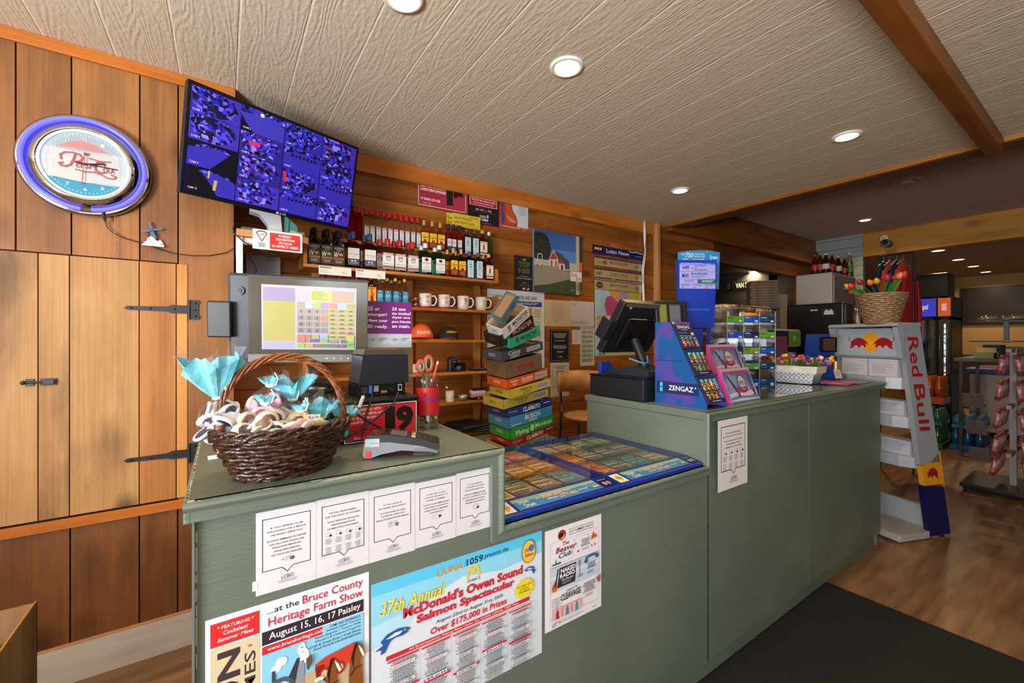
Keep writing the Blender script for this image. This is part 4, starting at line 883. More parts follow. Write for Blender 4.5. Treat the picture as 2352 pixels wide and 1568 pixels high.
# bags
FILM = clear('#f8fbff', .22, .12, dens=.01); BLUE = noisy('blue_tissue', '#4fb8d4', '#8fdcec', 30, .45, bump=.5, lo=.3, hi=.7)
def bag(loc, r, hz, label, cookie_cols, fan=.05, fanw=.055, seed=1, n=16, tilt=(0, 0, 0), price=None, sq=1.0):
    dx_, dy_ = (loc[0] - BX) * .78, (loc[1] - BY) * .8; loc = (BX + dx_ * math.cos(.26) - dy_ * math.sin(.26), BY + dx_ * math.sin(.26) + dy_ * math.cos(.26), loc[2]); r *= .8
    b = thing('cookie_bag', label, 'bag of cookies', loc, rot=tilt, group='bags of decorated cookies in the basket'); rn = random.Random(seed)
    # cookies inside
    for i in range(n):
        t_ = i / n; a = i * 2.4; rr = r * .82 * math.sqrt((i + .5) / n); z = hz * (.18 + .55 * rn.random())
        rr *= math.sin(PI * min(.95, (z / hz) * .8 + .15)) ** .5
        c_ = (rr * math.cos(a), rr * math.sin(a) * sq, z); k = cookie_cols[i % len(cookie_cols)]
        M_ = Matrix.Translation(c_) @ Matrix.Rotation(rn.uniform(0, 6.3), 4, 'Z') @ Matrix.Rotation(rn.uniform(.5, 1.9), 4, 'X')
        ck_ = MB(); ck_.T = M_; R_ = .019 + .006 * rn.random()
        ck_.lathe([(.0001, -.003), (R_ * .9, -.003), (R_, 0), (R_ * .9, .003), (.0001, .0035)], (0, 0, 0), col(k[0], .5), 14, sx=1, sy=.8 + .2 * rn.random(), cap=False)
        if len(k) > 1: ck_.lathe([(.0001, .0045), (R_ * .6, .0042), (R_ * .66, .003)], (R_ * .15, 0, 0), col(k[1], .35), 10, cap=False).lathe([(R_ * .62, -.003), (R_ * .55, -.0042), (.0001, -.0044)], (-R_ * .1, 0, 0), col(k[1], .35), 10, cap=False)
        ck_.build('cookie', b)
    # film bag body
    m = MB(); seg = 22; rows_ = 9; vs = []; fs = []
    for j in range(rows_):
        t_ = j / (rows_ - 1); R_ = r * (math.sin(PI * (.16 + .80 * t_)) ** .6) if j < rows_ - 1 else .009
        for i in range(seg):
            a = 2 * PI * i / seg; w__ = 1 + .05 * math.sin(5 * a + seed) + .03 * rn.uniform(-1, 1); vs.append((R_ * w__ * math.cos(a), R_ * w__ * math.sin(a) * sq, hz * t_))
    for j in range(rows_ - 1):
        for i in range(seg): fs.append((j * seg + i, j * seg + (i + 1) % seg, (j + 1) * seg + (i + 1) % seg, (j + 1) * seg + i))
    m.add(vs, fs, FILM, True); m.build('clear_film', b)
    # tissue fan and clear fringe above the tie
    for nm, mat_, R1, hh in (('blue_tissue', BLUE, fanw, fan), ('film_fringe', FILM, fanw * 1.15, fan * 1.35)):
        m = MB(); seg = 26; vs = []; fs = []
        for j in range(4):
            t_ = j / 3
            for i in range(seg):
                a = 2 * PI * i / seg; R_ = .008 + (R1 - .008) * t_ ** .8 * (1 + .25 * math.sin(7 * a + seed)) ; zz = hz + hh * t_ * (1 + .22 * math.sin(4 * a + 2 * seed) * t_ + .1 * rn.uniform(-1, 1) * t_)
                vs.append((R_ * math.cos(a), R_ * math.sin(a) * .55, zz))
        for j in range(3):
            for i in range(seg): fs.append((j * seg + i, j * seg + (i + 1) % seg, (j + 1) * seg + (i + 1) % seg, (j + 1) * seg + i))
        m.add(vs, fs, mat_, False); m.build(nm, b)
    MB().lathe([(.008, -.003), (.0105, 0), (.008, .003)], (0, 0, hz), col('#e8eef0', .5), 12, cap=False).tube([(.009, -.005, hz), (.012, -.012, hz + .018), (.006, -.01, hz + .03)], .0016, col('#e8eef0', .5), 5).build('tie', b)
    if price:
        s = Sheet(.026, .013, '#e8ecf4', t=.0005); s.tx('$ 6.99', .12, .2, .88, .8, '#3a4a8a', .3); s.build('price_sticker', b, price, (0, 0, .1))
    return b
COW = [('#d6cfc4', '#2a2724'), ('#dad2c8', '#1f1d1c'), ('#d2c6ae', '#6a3a1c'), ('#d8d0c4', '#2a2220')]
bag((BX - .135, BY + .035, ZT + .075), .05, .09, 'tall bag of black and white cow cookies leaning out at the basket left', [('#d8d8dc', '#23252e'), ('#dcdce0',), ('#d8d8de', '#2c3448')], .07, .052, 2, 18, (.0, -.10, .3))
bag((BX - .065, BY - .03, ZT + .035), .062, .12, 'bag of cow print cookies just inside the handle, front left', COW + [('#e9e4dc', '#c8344a')], .014, .02, 3, 26, (.15, .0, .2))
bag((BX - .02, BY + .05, ZT + .06), .062, .125, 'bag of pink piglet cookies at the back of the basket', [('#e2a8b4',), ('#eab6c0', '#e2a8b4'), ('#efe4d8', '#6a9a5a')], .014, .022, 4, 26, (.2, 0, 0))
bag((BX + .02, BY - .045, ZT + .035), .06, .10, 'low bag of cream cookies at the front middle of the basket', [('#e3d8a6',), ('#e0d29c', '#6a4a22'), ('#e8c8cc', '#e2a8b4')], .010, .016, 5, 26, (.2, 0, 0))
bag((BX + .035, BY + .05, ZT + .05), .055, .095, 'cream cookie bag with tied blue tissue fan standing tallest behind the handle', [('#e6dcae',), ('#e0d29c', '#3a2a1a')], .045, .046, 6, 18, (.05, .03, 0))
bag((BX + .085, BY - .005, ZT + .035), .042, .07, 'small bag with price sticker on crumpled blue tissue, right half of basket', [('#dfe8e0', '#58b8d0'), ('#5cc0d8',)], .035, .036, 7, 12, (.1, .1, 0), price=(-.035, -.045, .075))
bag((BX + .135, BY + .01, ZT + .045), .04, .05, 'little blue tissue bag at the right rim of the basket', [('#5cc0d8',), ('#3a3a3a', '#5cc0d8')], .03, .035, 8, 10, (.1, .35, 0))
s = Sheet(.03, .018, '#dce6f0', t=.0015); s.ell(.6, .4, .08, .12, '#33333c')
tag(s.build('price_card', None, (-.03, 1.205, ZT + .001), (-1.35, 0, .1)), 'small pale price card tucked under the basket left side', 'card')

# --- cash drawer with age sign, receipt printer, touch monitor
dr = thing('cash_drawer', 'black cash drawer behind the basket with a red sign on its front', 'cash drawer', (.13, 1.182, ZT))
MB().box(0, .34, 0, .38, .003, .105, BLK).box(-.004, .344, -.004, .384, .105, .115, BLK2).build('case', dr, bevel=.004); MB().box(.01, .33, -.005, 0, .012, .1, BLK2).cyl((.17, -.006, .05), .008, .002, GRY, 12, 'Y').build('drawer_front', dr, bevel=.002)
q = (.262, 1.172, ZT + .004); s = Sheet(.2, .098, '#f0e6e6', t=.0008, rough=.3)
s.rect(.012, .02, .988, .98, '#101014'); s.rect(.02, .04, .98, .96, '#cf2030')
for i, t_ in enumerate(('GOVERNMENT I.D. WITH', 'A PHOTO AND BIRTH DATE', 'MUST BE SHOWN WHEN', 'REQUESTED.')): s.tx(t_, .06, .08 + .115 * i, .06 + .021 * len(t_), .155 + .115 * i, '#f2e8e8', 2)
for i, t_ in enumerate(('YOU MUST BE', '19 years or older to purchase', 'tobacco products.')): s.tx(t_, .06, .56 + .09 * i, .06 + .0155 * len(t_), .615 + .09 * i, '#2a0c12', .6)
s.tx('Ontario', .12, .85, .25, .92, '#f2e8e8', 1); s.tx('1', .54, .10, .68, .84, '#0c0a0c', 7); s.tx('9', .69, .10, .95, .84, '#0c0a0c', 7); s.ell(.325, .86, .02, .05, '#d8c8c8')
tag(s.build('age_sign', None, q), 'red and black 19 age sign standing against the cash drawer behind the card terminal', 'sign')
PD = .10
pr = thing('receipt_printer', 'boxy black receipt printer with open rear ports on the cash drawer', 'printer', (.318, 1.25, ZT + .1155), rz=.04)
m = MB().prism([(0, 0), (.145, 0), (.145, .032), (0, .032)], .012, PD, BLK2).box(0, .145, .0, .012, .0, .004, BLK2); m.build('base', pr, bevel=.002)
MB().prism([(.0, .033), (.15, .033), (.148, .118), (.012, .118)], -.004, PD, NAVY).build('cover', pr, bevel=.004)
MB().prism([(.012, .119), (.148, .119), (.144, .135), (.02, .135)], .0, PD, col('#4c4540', .4)).build('lid', pr, bevel=.003)
m = MB().box(.012, .03, .009, .0125, .008, .026, col('#30343c', .5)).box(.034, .042, .007, .0125, .006, .03, col('#2c7ac8', .5)).box(.048, .062, .009, .0125, .01, .028, col('#9a958c', .4)).box(.07, .088, .01, .0125, .005, .012, col('#9a7a4a', .5)).cyl((.10, .0, .016), .009, .012, BLK, 12, 'Y').box(.122, .134, .009, .0125, .008, .028, col('#c8ccd0', .4)).box(.1245, .1315, .0085, .0095, .012, .024, BLK2)
m.build('ports', pr)
mon = thing('touch_monitor', 'black point of sale touch monitor showing a coloured key layout', 'monitor', (.218, 1.413, 1.388), rot=(math.radians(5.6), math.radians(.9), math.radians(-16.7)))
w_, h_ = .33, .251
m = MB().box(-w_ / 2 - .055, w_ / 2, .008, .04, -h_ / 2, h_ / 2 + .006, NAVY); m.build('housing', mon, bevel=.008)
MB().box(-w_ / 2 - .003, w_ / 2 + .002, -.002, .009, -h_ / 2 - .004, -h_ / 2 + .022, col('#6e6e6c', .35)).build('lower_frame', mon, bevel=.003); MB().box(-w_ / 2 - .003, w_ / 2 + .002, -.0, .009, h_ / 2 - .004, h_ / 2 + .002, col('#3a3a3a', .4)).build('upper_frame', mon, bevel=.002)
MB().box(-w_ / 2, w_ / 2, -.001, .008, -h_ / 2 + .022, h_ / 2 - .003, col('#4a463e', .12, spec=.8)).build('front_glass', mon, bevel=.001)
m = MB().cyl((-w_ / 2 - .024, .002, h_ / 2 - .045), .013, .007, BLK2, 20, 'Y').cyl((-w_ / 2 - .024, .0, h_ / 2 - .045), .007, .003, col('#050507', .2), 16, 'Y')
for k in range(8): m.box(-w_ / 2 - .038, -w_ / 2 - .02 + .002 * k, .006, .009, -h_ / 2 + .012 + .004 * k, -h_ / 2 + .014 + .004 * k, col('#8a9098', .4))
m.build('speaker_button', mon)
m = MB().box(-w_ / 2 - .10, -w_ / 2 - .04, -.018, .03, -.055, .048, BLK); m.build('card_reader', mon, bevel=.004)
dw, dh = .262, .192; s = Sheet(dw, dh, '#aaa8b4', t=.0004, rough=.2, emit=.04, gap=.00008)
s.rect(.015, .04, .34, .245, '#9084a6'); s.rect(.015, .245, .34, .87, '#a09d60'); s.rect(.015, .88, .34, .985, '#9a9ab4'); s.rect(.50, .06, .73, .235, '#bfb96a'); s.rect(.73, .06, .97, .235, '#a89684'); s.greek(.52, .08, .70, .22, 5, '#6a6640', 4, .3)
COLS = [['#a49488', '#a4bac0', '#9cb070', '#a488b4', '#b08a76', '#98b0bc', '#a09d60'], ['#9a908c'] * 4 + ['#a09d60'] * 3, ['#8f8884', '#8f8884', '#8f8884', '#b08468'] + ['#a09d60'] * 3, ['#8f8884'] * 4 + ['#a09d60'] * 3, ['#85808a'] * 4 + ['#a09d60'] * 3]
xs = [.36, .445, .53, .61, .695, .79, .895, .985]; ys = [.245, .345, .445, .545, .645, .745]
for r_ in range(5):
    for c_ in range(7):
        if c_ < 4 or r_ == 0: s.rect(xs[c_] + .004, ys[r_] + .005, xs[c_ + 1] - .004, ys[r_ + 1] - .005, COLS[r_][c_]); s.n -= 1
for k in range(7):
    y = .35 + .07 * k
    for c_ in (4, 5, 6):
        s.rect(xs[c_] + .004, y + .006, xs[c_ + 1] - .004, y + .062, '#a09d60' if not (c_ == 6 and k == 5) else '#a87868'); s.n -= 1
s.n += 1
for k in range(7):
    for c_ in (4, 5, 6): s.greek(xs[c_] + .02, .365 + .07 * k, xs[c_ + 1] - .02, .395 + .07 * k, 1, '#6a6640', k * 3 + c_, .6, True)
for r_, row in enumerate((('7', '8', '9'), ('4', '5', '6'), ('1', '2', '3'), ('0', '00', '.'))):
    for c_, t_ in enumerate(row): s.tx(t_, xs[c_] + .03, ys[r_ + 1] + .03, xs[c_ + 1] - .03, ys[r_ + 2] - .03, '#6a6462', .4)
s.rect(.364, .76, .45, .89, '#a87868'); s.rect(.455, .76, .505, .82, '#a87868'); s.rect(.455, .83, .505, .885, '#a87868'); s.rect(.515, .765, .595, .82, '#a09d60'); s.rect(.515, .83, .6, .88, '#6a5ab0'); s.rect(.605, .76, .69, .82, '#88a4c4'); s.rect(.605, .83, .69, .88, '#7cae5a'); s.rect(.70, .84, .80, .89, '#8a8290'); s.rect(.83, .84, .90, .89, '#746a78'); s.rect(.90, .77, .98, .86, '#a8b060'); s.rect(.90, .87, .98, .97, '#7cb05a'); s.tx('CASH', .912, .90, .968, .935, '#3a5a2a', .6)
for k, c_ in enumerate(('#7cb05a', '#a09d60', '#7a7868', '#7a7868', '#7a7868', '#746a78')): s.rect(.364 + .088 * k, .91, .446 + .088 * k, .965, c_)
s.build('display', mon, loc=(-w_ / 2 + .034, -.0012, -h_ / 2 + .036))
s = Sheet(.12, .01, '#6e6e6c', t=.0003)
for k in range(5): s.ell(.1 + .17 * k, .5, .022, .25, '#d8d8d6', 5 - (k % 3)); s.n -= 1
s.build('menu_buttons', mon, loc=(w_ / 2 - .13, -.0022, -h_ / 2 + .004))
MB().tube([(-.02, .04, -.04), (-.02, .08, -.13)], .026, BLK2, 10).lathe([(.10, 0), (.095, .02), (.05, .03), (.0001, .032)], (-.02, .02, -.218), BLK2, 24, sx=1, sy=1.1).build('stand', mon)
# wires
for k, (P, lab) in enumerate((([(838, 902), (825, 935), (800, 965), (780, 1000)], 'thick black printer cable with a white tag hanging over the red sign'), ([(857, 905), (850, 925), (842, 950), (835, 985), (830, 1010), (800, 1015)], 'black cable looping down in front of the age sign'), ([(915, 900), (905, 925), (870, 955), (830, 985), (790, 1010), (770, 1020)], 'black cable crossing the red sign from upper right to lower left'), ([(775, 920), (810, 945), (850, 970), (878, 985)], 'black cable running from the monitor base to the card terminal'))):
    m = MB(); pts = []
    for i, (u, v) in enumerate(P):
        q = W(u, v, Y=1.158 - .004 * k); pts.append(Vector((q.x, q.y, max(q.z, ZT + .004))))
    m.tube(pts, .0028, BLK, 7)
    if k == 0: a = pts[0].lerp(pts[1], .2); b_ = pts[1]; m.tube([a, b_], .005, WHT, 7)
    tag(m.build('cable'), lab, 'cable')
# card terminal
tm = thing('card_terminal', 'grey and black card payment terminal lying on the counter near its front edge', 'card terminal', (.362, 1.01, ZT), rz=math.radians(-24)); tm.scale = (.95, .9, .95)
L = .092
pf = [(-L, .012), (-L + .004, .042), (-L + .012, .052), (-.02, .05), (.05, .036), (L - .004, .024), (L, .016), (L - .006, .008), (.07, .012), (.0, .018), (-.05, .01), (-L + .02, .002), (-L + .004, .002)]
MB().prism(pf, -.04, .04, col('#6f757c', .4), 'Y').build('lower_shell', tm, bevel=.004)
top = [(-L + .002, .040), (-L + .012, .058), (-.03, .058), (.05, .044), (L - .002, .031), (L + .003, .022), (L - .004, .014), (.05, .027), (-.03, .040)]
MB().prism(top, -.041, .041, BLK, 'Y').build('upper_shell', tm, bevel=.004)
sl = math.atan2(.058 - .031, L + .03 + .0)
def onTop(name, x0, x1, y0, y1, mat, up=.0006):
    def zt_(x): return .058 if x < -.03 else .058 - (x + .03) * .175 if x < .05 else .044 - (x - .05) * .325
    m = MB(); m.add([(x0, y0, zt_(x0) + up), (x1, y0, zt_(x1) + up), (x1, y1, zt_(x1) + up), (x0, y1, zt_(x0) + up)], [(0, 1, 2, 3)], mat); m.add([(x0, y0, zt_(x0)), (x1, y0, zt_(x1)), (x1, y0, zt_(x1) + up), (x0, y0, zt_(x0) + up)], [(0, 1, 2, 3)], mat)
    return m
m = onTop('', -.075, -.034, -.03, .03, col('#3a1418', .15)); m2 = onTop('', -.028, .012, -.028, .028, col('#5a626c', .15))
for a in (m2,): m.v, o_ = m.v, None
m.build('printer_window', tm); m2.build('screen', tm)
KC = ['#b8bcc0', '#c8502c', '#d0a828', '#28884a']
for r_ in range(4):
    for c_ in range(4):
        x = .024 + .014 * r_; y = -.028 + .0155 * (c_)
        k_ = KC[c_] if r_ == 0 else '#2a2d33'
        m = onTop('', x, x + .010, y, y + .011, col(k_, .4), .0022); m.build('key', tm)
s = Sheet(.034, .02, '#a8a49a', t=.0006); s.line([(.2, .9), (.4, .4), (.7, .1)], '#3ac0d8', .12); s.tx('moneris', .4, .45, .95, .65, '#6a6a88', .3); s.build('brand_sticker', tm, loc=(-L + .006, -.0412, .030))
MB().box(-L + .006, -L + .02, -.0415, -.038, .004, .02, col('#c8242c', .4)).build('red_corner', tm, bevel=.001)
MB().box(.03, .085, -.045, -.042, .006, .022, clear('#ffffff', .3)).box(.085, .099, -.045, .045, .004, .024, clear('#ffffff', .3)).build('privacy_guard', tm)
# coin tube with scissors and pens
ct = thing('coin_tube', 'tall clear plastic donation tube with a red band and coins at the bottom', 'container', (.534, 1.262, ZT))
MB().lathe([(.036, 0), (.036, .165), (.0345, .165), (.0345, .004), (.0001, .004)], (0, 0, 0), clear('#f4f4f4', .3), 32, cap=False).build('tube', ct)
m = MB().lathe([(.0366, .045), (.0366, .13)], (0, 0, 0), col('#c3202c', .4), 32, cap=False)
m.build('red_band', ct)
vs, fs, a0, a1, b0, b1 = textpoly('Alzheimer', 1.5, 0); m = MB(); P = []
for x, y in vs: a = -PI / 2 + .1 + ((x - a0) / (a1 - a0) - .5) * 1.9; P.append((.0371 * math.cos(a), .0371 * math.sin(a), .088 + .016 * (y - b0) / (b1 - b0)))
m.add(P, fs, col('#5a3aa8', .5)); m.build('band_lettering', ct)
rn = random.Random(2); CO = [col('#b8a888', .3, .8), col('#a8a8a4', .3, .8), col('#c8b890', .3, .8)]
for k in range(22):
    a = rn.uniform(0, 6.3); rr = rn.uniform(.0, .022); m = MB(); R_ = rn.choice((.0105, .012, .009))
    m.T = Matrix.Translation((.534 + rr * math.cos(a), 1.262 + rr * math.sin(a), ZT + .014 + .0016 * k)) @ Matrix.Rotation(rn.uniform(0, 6), 4, 'Z') @ Matrix.Rotation(rn.uniform(.0, 1.3), 4, 'X')
    m.cyl((0, 0, -.001), R_, .002, CO[k % 3], 18); tag(m.build('coin'), 'coin lying in the clear donation tube', 'coin', 'coins in the donation tube')
sx_ = thing('scissors', 'scissors with red and green loop handles upright in the clear tube', 'scissors', (.528, 1.268, ZT + .03))
m = MB()
for dx, ry in ((-.014, .018), (.012, .024)):
    m.tube([(dx + .013 * math.cos(2 * PI * i / 20), .0, .165 + ry * math.sin(2 * PI * i / 20) + (.008 if dx > 0 else 0)) for i in range(20)], .0048, col('#d8402c', .35), 8, closed=True)
m.build('outer_grips', sx_); m = MB()
for dx, ry in ((-.014, .014), (.012, .020)): m.tube([(dx + .0095 * math.cos(2 * PI * i / 20), -.002, .165 + ry * math.sin(2 * PI * i / 20) + (.008 if dx > 0 else 0)) for i in range(20)], .003, col('#7a9a84', .4), 8, closed=True)
m.build('inner_grips', sx_); MB().prism([(-.012, .145), (-.002, .145), (.004, .02), (0, .0)], 0, .002, col('#b0b4b8', .2, 1)).prism([(.002, .15), (.012, .15), (.002, .0), (-.002, .02)], -.002, 0, col('#b0b4b8', .2, 1)).build('blades', sx_)
for k, (c_, dx, dz) in enumerate((('#d8482c', .03, .20), ('#c02430', .01, .145), ('#2a2a30', -.012, .14), ('#5a7a3a', -.02, .145))):
    p = thing('pen', ['orange and white pen leaning out of the clear tube', 'red pen inside the clear tube', 'black pen inside the clear tube', 'green pen inside the clear tube'][k], 'pen', (0, 0, 0), group=None)
    a = Vector((.534 - .012 + .006 * k, 1.27 - .004 * k, ZT + .03)); b_ = Vector((.534 + dx, 1.255, ZT + dz)); MB().tube([a, b_], .0038, col(c_, .4), 8).build('barrel', p); d = (b_ - a).normalized(); MB().tube([b_, b_ + d * .01], .003, WHT, 8).build('cap', p)
s = Sheet(.012, .115, '#d82a24', t=.09, rough=.4); tag(s.build('red_folder', None, (.578, 1.40, ZT + .001)), 'bright red folder standing on edge right behind the clear tube', 'folder')
# purple ID tent card on the printer
pc = Sheet(.155, .155, '#b9c4cf', t=.001, rough=.45); pc.rect(0, 0, 1, .70, '#6c2474')
for x, L_ in ((.0, ('25 or', 'younger?', 'Have your', 'ID ready.')), (.52, ('25 ans', 'ou moins?', 'Ayez une', "piece d'identite", 'en main.'))):
    for i, t_ in enumerate(L_): n_ = len(L_); y = .12 + i * (.13 if n_ == 4 else .095); pc.tx(t_, .03 + x, y, .03 + x + min(.43, .052 * len(t_)), y + (.085 if n_ == 4 else .066), '#eee6f0', 2.5)
for x in (.06, .55): pc.tx('LCBO', x, .80, x + .13, .85, '#5a6068', .2); pc.line([(x + .16, .86), (x + .18, .79)], '#5a6068', .004); pc.tx('CONVENIENCE', x + .2, .79, x + .38, .815, '#3a4048', .8); pc.tx('OUTLET', x + .2, .83, x + .3, .855, '#3a4048', .8)
x0 = W(848, 760, Y=1.42).x
x1 = W(945, 760, Y=1.42).x
tc_ = thing('tent_card', 'purple and white ID ready card standing behind the receipt printer', 'sign', (x1 - .155, 1.42, ZT + .252))
pc.build('card', tc_); MB().box(.08, .153, .001, .006, -.136, .04, clear('#eef2f4', .3)).box(.07, .155, -.01, .03, -.1365, -.1335, clear('#eef2f4', .3)).build('clear_stand', tc_)
# ================================================================ BACK SHELVES AND BOTTLES
YSF, SX0, SX1 = 2.48, .349, 1.575
SHW = wood('shelf_pine', '#c08440', '#ab6c2a', '#7c4616', 'X', .45, knots=.35, bump=.1, tint=.08, ring=3)
SHZ = wood('shelf_pine_z', '#b87c3c', '#a06428', '#784418', 'Z', .45, knots=.3, bump=.1, tint=.08, ring=3)
sh = thing('wall_shelf', 'tall stained pine shelf unit on the log wall holding bottles, mugs and caps', 'shelf unit', (0, 0, 0))
SZ = [1.734, 1.527, 1.327, 1.117, .924, .712, .50]
for i, z in enumerate(SZ):
    MB().box(SX0, SX1, YSF, YB - .002, z - .018, z, SHW, .1 + .1 * i).build('shelf_board', sh, bevel=.002)
    MB().box(SX1 - .018, SX1, YSF + .004, YB - .004, z, z + .10 - .02 * (i == 0), SHZ, .2 + .1 * i).build('shelf_end', sh, bevel=.002)
    MB().box(SX0, SX0 + .02, YSF + .004, YB - .004, z, z + .12, SHZ, .25 + .1 * i).build('shelf_end', sh, bevel=.002)
for k, x in enumerate((.42, .98, 1.49)): MB().box(x, x + .05, YB - .03, YB - .002, .48, 1.715, SHZ, .6 + .1 * k).build('upright', sh, bevel=.002)
us = thing('riser_shelf', 'narrow upper shelf behind the front bottles for the second row of bottles', 'shelf unit', (0, 0, 0))
MB().box(SX0 + .06, 1.555, 2.59, YB - .002, 1.895, 1.915, SHW, .9).build('shelf_board', us, bevel=.002)
for x in (.45, 1.0, 1.50): MB().box(x, x + .02, 2.60, YB - .002, 1.735, 1.895, SHZ, .3).build('bracket', us)

# bottle kinds : profile radius factor, body half-width a, half-depth b, height h
def bottle_mesh(a, b, h, neck_r, shoulder, neck_h, mat, seg=20, rnd_=False):
    """superellipse body that turns round at the neck"""
    m = MB(); vs = []; fs = []
    lv = [(0, .90), (.004, 1), (shoulder * .5, 1), (shoulder, 1), (shoulder + (neck_h - shoulder) * .35, .88), (shoulder + (neck_h - shoulder) * .7, .5), (neck_h, 0), (h, 0)]
    for z, k in lv:
        for i in range(seg):
            t_ = 2 * PI * i / seg; c_, s_ = math.cos(t_), math.sin(t_); e = .5 if (k > .9 and not rnd_) else .8 if not rnd_ else 1
            ex = (abs(c_) ** e) * (1 if c_ > 0 else -1); ey = (abs(s_) ** e) * (1 if s_ > 0 else -1)
            vs.append((neck_r * c_ * (1 - k) + a * ex * k, neck_r * s_ * (1 - k) + b * ey * k, z))
    for j in range(len(lv) - 1):
        for i in range(seg): fs.append((j * seg + i, j * seg + (i + 1) % seg, (j + 1) * seg + (i + 1) % seg, (j + 1) * seg + i))
    fs += [list(range(seg))[::-1], [len(lv) * seg - seg + i for i in range(seg)]]
    m.add(vs, fs, mat, True); return m
def label_sheet(w_, h_, base, fn, b, z, parent, name='label'):
    s = Sheet(w_, h_, base, t=.0006, rough=.4, gap=.0001); fn(s); return s.build(name, parent, (-w_ / 2, -b - .0006, z))
GC = glass('#ffffff', .03, 1.12); GA = glass('#e08a48', .03, 1.15, 'amber'); GG = glass('#a4ecc8', .03, 1.14, 'green'); GB = glass('#7fd4f4', .03, 1.14, 'blue'); GD = col('#170d08', .15, coat=.5); GY = glass('#f0bc50', .03, 1.15, 'gold'); GR = glass('#d83440', .03, 1.16, 'redd'); GBR = glass('#c06030', .03, 1.16, 'brn')
def cap(parent, r, z0, z1, c, rough=.3, metal=.3): MB().lathe([(r, z0), (r, z1 - .002), (r - .001, z1), (.0001, z1)], (0, 0, 0), col(c, rough, metal), 16, cap=False).build('cap', parent)
def L_wiser(s): s.tx("WISER'S", .1, .08, .9, .2, '#d8d4cc', 1.5); s.tx('DELUXE', .3, .23, .7, .29, '#d8d4cc', .5); s.tx('W', .08, .34, .5, .62, '#e8e4dc', 1.5, .2); s.ell(.68, .46, .18, .07, '#c88a20'); s.rect(.05, .64, .95, .74, '#8a5a18'); s.greek(.1, .8, .9, .94, 3, '#a8a49c', 3, .4, True)
def L_forty(s): s.tx('FORTY CREEK', .08, .32, .92, .4, '#5a626a', 1); s.rect(0, .62, 1, 1, '#3c3f58'); s.ell(.35, .75, .1, .06, '#b0b0b8'); s.ell(.62, .75, .1, .06, '#b0b0b8'); s.greek(.1, .46, .9, .55, 2, '#9aa0a6', 3, .3, True); s.rect(.1, .86, .9, .9, '#8a8a98')
def L_smir(s): s.rect(0, 0, 1, .14, '#a82c24'); s.tx('SMIRNOFF', .06, .02, .94, .12, '#f0ece4', 2); s.ell(.5, .38, .2, .12, '#3a3434'); s.ell(.5, .38, .16, .09, '#dcdad6'); s.line([(.3, .28), (.38, .22), (.5, .26), (.62, .22), (.7, .28)], '#3a3434', .06); s.tx('21', .42, .34, .58, .43, '#3a3434', .6); s.rect(.05, .66, .95, .72, '#c8b8b0'); s.tx('VODKA', .1, .64, .4, .7, '#a82c24', 1); s.rect(0, .8, 1, .97, '#8a6a5c')
def L_bac(s): s.ell(.5, .16, .2, .11, '#8a2430'); s.ell(.5, .16, .1, .05, '#2a1a20'); s.tx('BACARDI', .08, .34, .92, .43, '#2c2c34', 1.5); s.greek(.15, .5, .85, .58, 2, '#8a8a92', 2, .3, True); s.tx('SUPERIOR', .15, .66, .85, .72, '#2c2c34', .8); s.rect(0, .82, 1, 1, '#a8acb0')
def L_cue(s): s.tx('Jose', .35, .08, .65, .17, '#3a1c10', 1); s.tx('Cuervo', .1, .2, .9, .38, '#3a1c10', 2.5); s.tx('ESPECIAL', .22, .42, .78, .47, '#6a2c18', .5); s.rect(0, .6, 1, 1, '#8a3a18'); s.ell(.5, .56, .22, .1, '#7a2c18'); s.greek(.15, .75, .85, .9, 2, '#d89a30', 2, .3, True)
def L_bom(s): s.frame(.06, .02, .94, .98, '#6a8aa4', .03); s.tx('BOMBAY', .2, .08, .8, .15, '#2c4a6a', 1); s.ell(.5, .32, .22, .13, '#3c5a78'); s.ell(.5, .32, .13, .08, '#c4d4dc'); s.tx('SAPPHIRE', .16, .5, .84, .57, '#2c4a6a', .8); s.greek(.25, .64, .75, .9, 5, '#6a8aa4', 2, .3, True)
def L_cap(s): s.tx('CAPTAIN MORGAN', .05, .04, .95, .14, '#3a1c14', 1); s.poly([(.4, .5), (.45, .25), (.55, .2), (.62, .3), (.58, .5), (.65, .6), (.4, .6)], '#2a2424'); s.rect(.42, .34, .6, .42, '#a8242c'); s.tx('Spiced', .15, .64, .85, .74, '#a8242c', 1, .2); s.rect(.0, .8, 1, .9, '#6a4a3a')
def L_puj(s): s.poly([(.4, .06), (.6, .06), (.6, .18), (.5, .24), (.4, .18)], '#c8b490'); s.tx('PELLER', .15, .32, .85, .42, '#dce8ee', 1); s.tx('ESTATES', .15, .46, .85, .56, '#dce8ee', 1); s.tx('dry white', .25, .64, .75, .7, '#dce8ee', .3)
def L_fire(s): s.poly([(.3, .9), (.2, .6), (.35, .4), (.3, .2), (.6, .1), (.55, .35), (.8, .3), (.7, .6), (.8, .85)], '#c84a14'); s.poly([(.4, .8), (.4, .6), (.5, .45), (.6, .6), (.6, .8)], '#3a1410'); s.tx('FIREBALL', .06, .03, .94, .13, '#3a1410', 2.5)
def L_sm2(s): s.rect(.05, .02, .95, .14, '#a82c24'); s.tx('SMIRNOFF', .1, .04, .9, .12, '#f0ece4', 2, rot=0); s.tx('SMIRNOFF', .35, .22, .65, .92, '#9aa4b4', .8, rot=1)
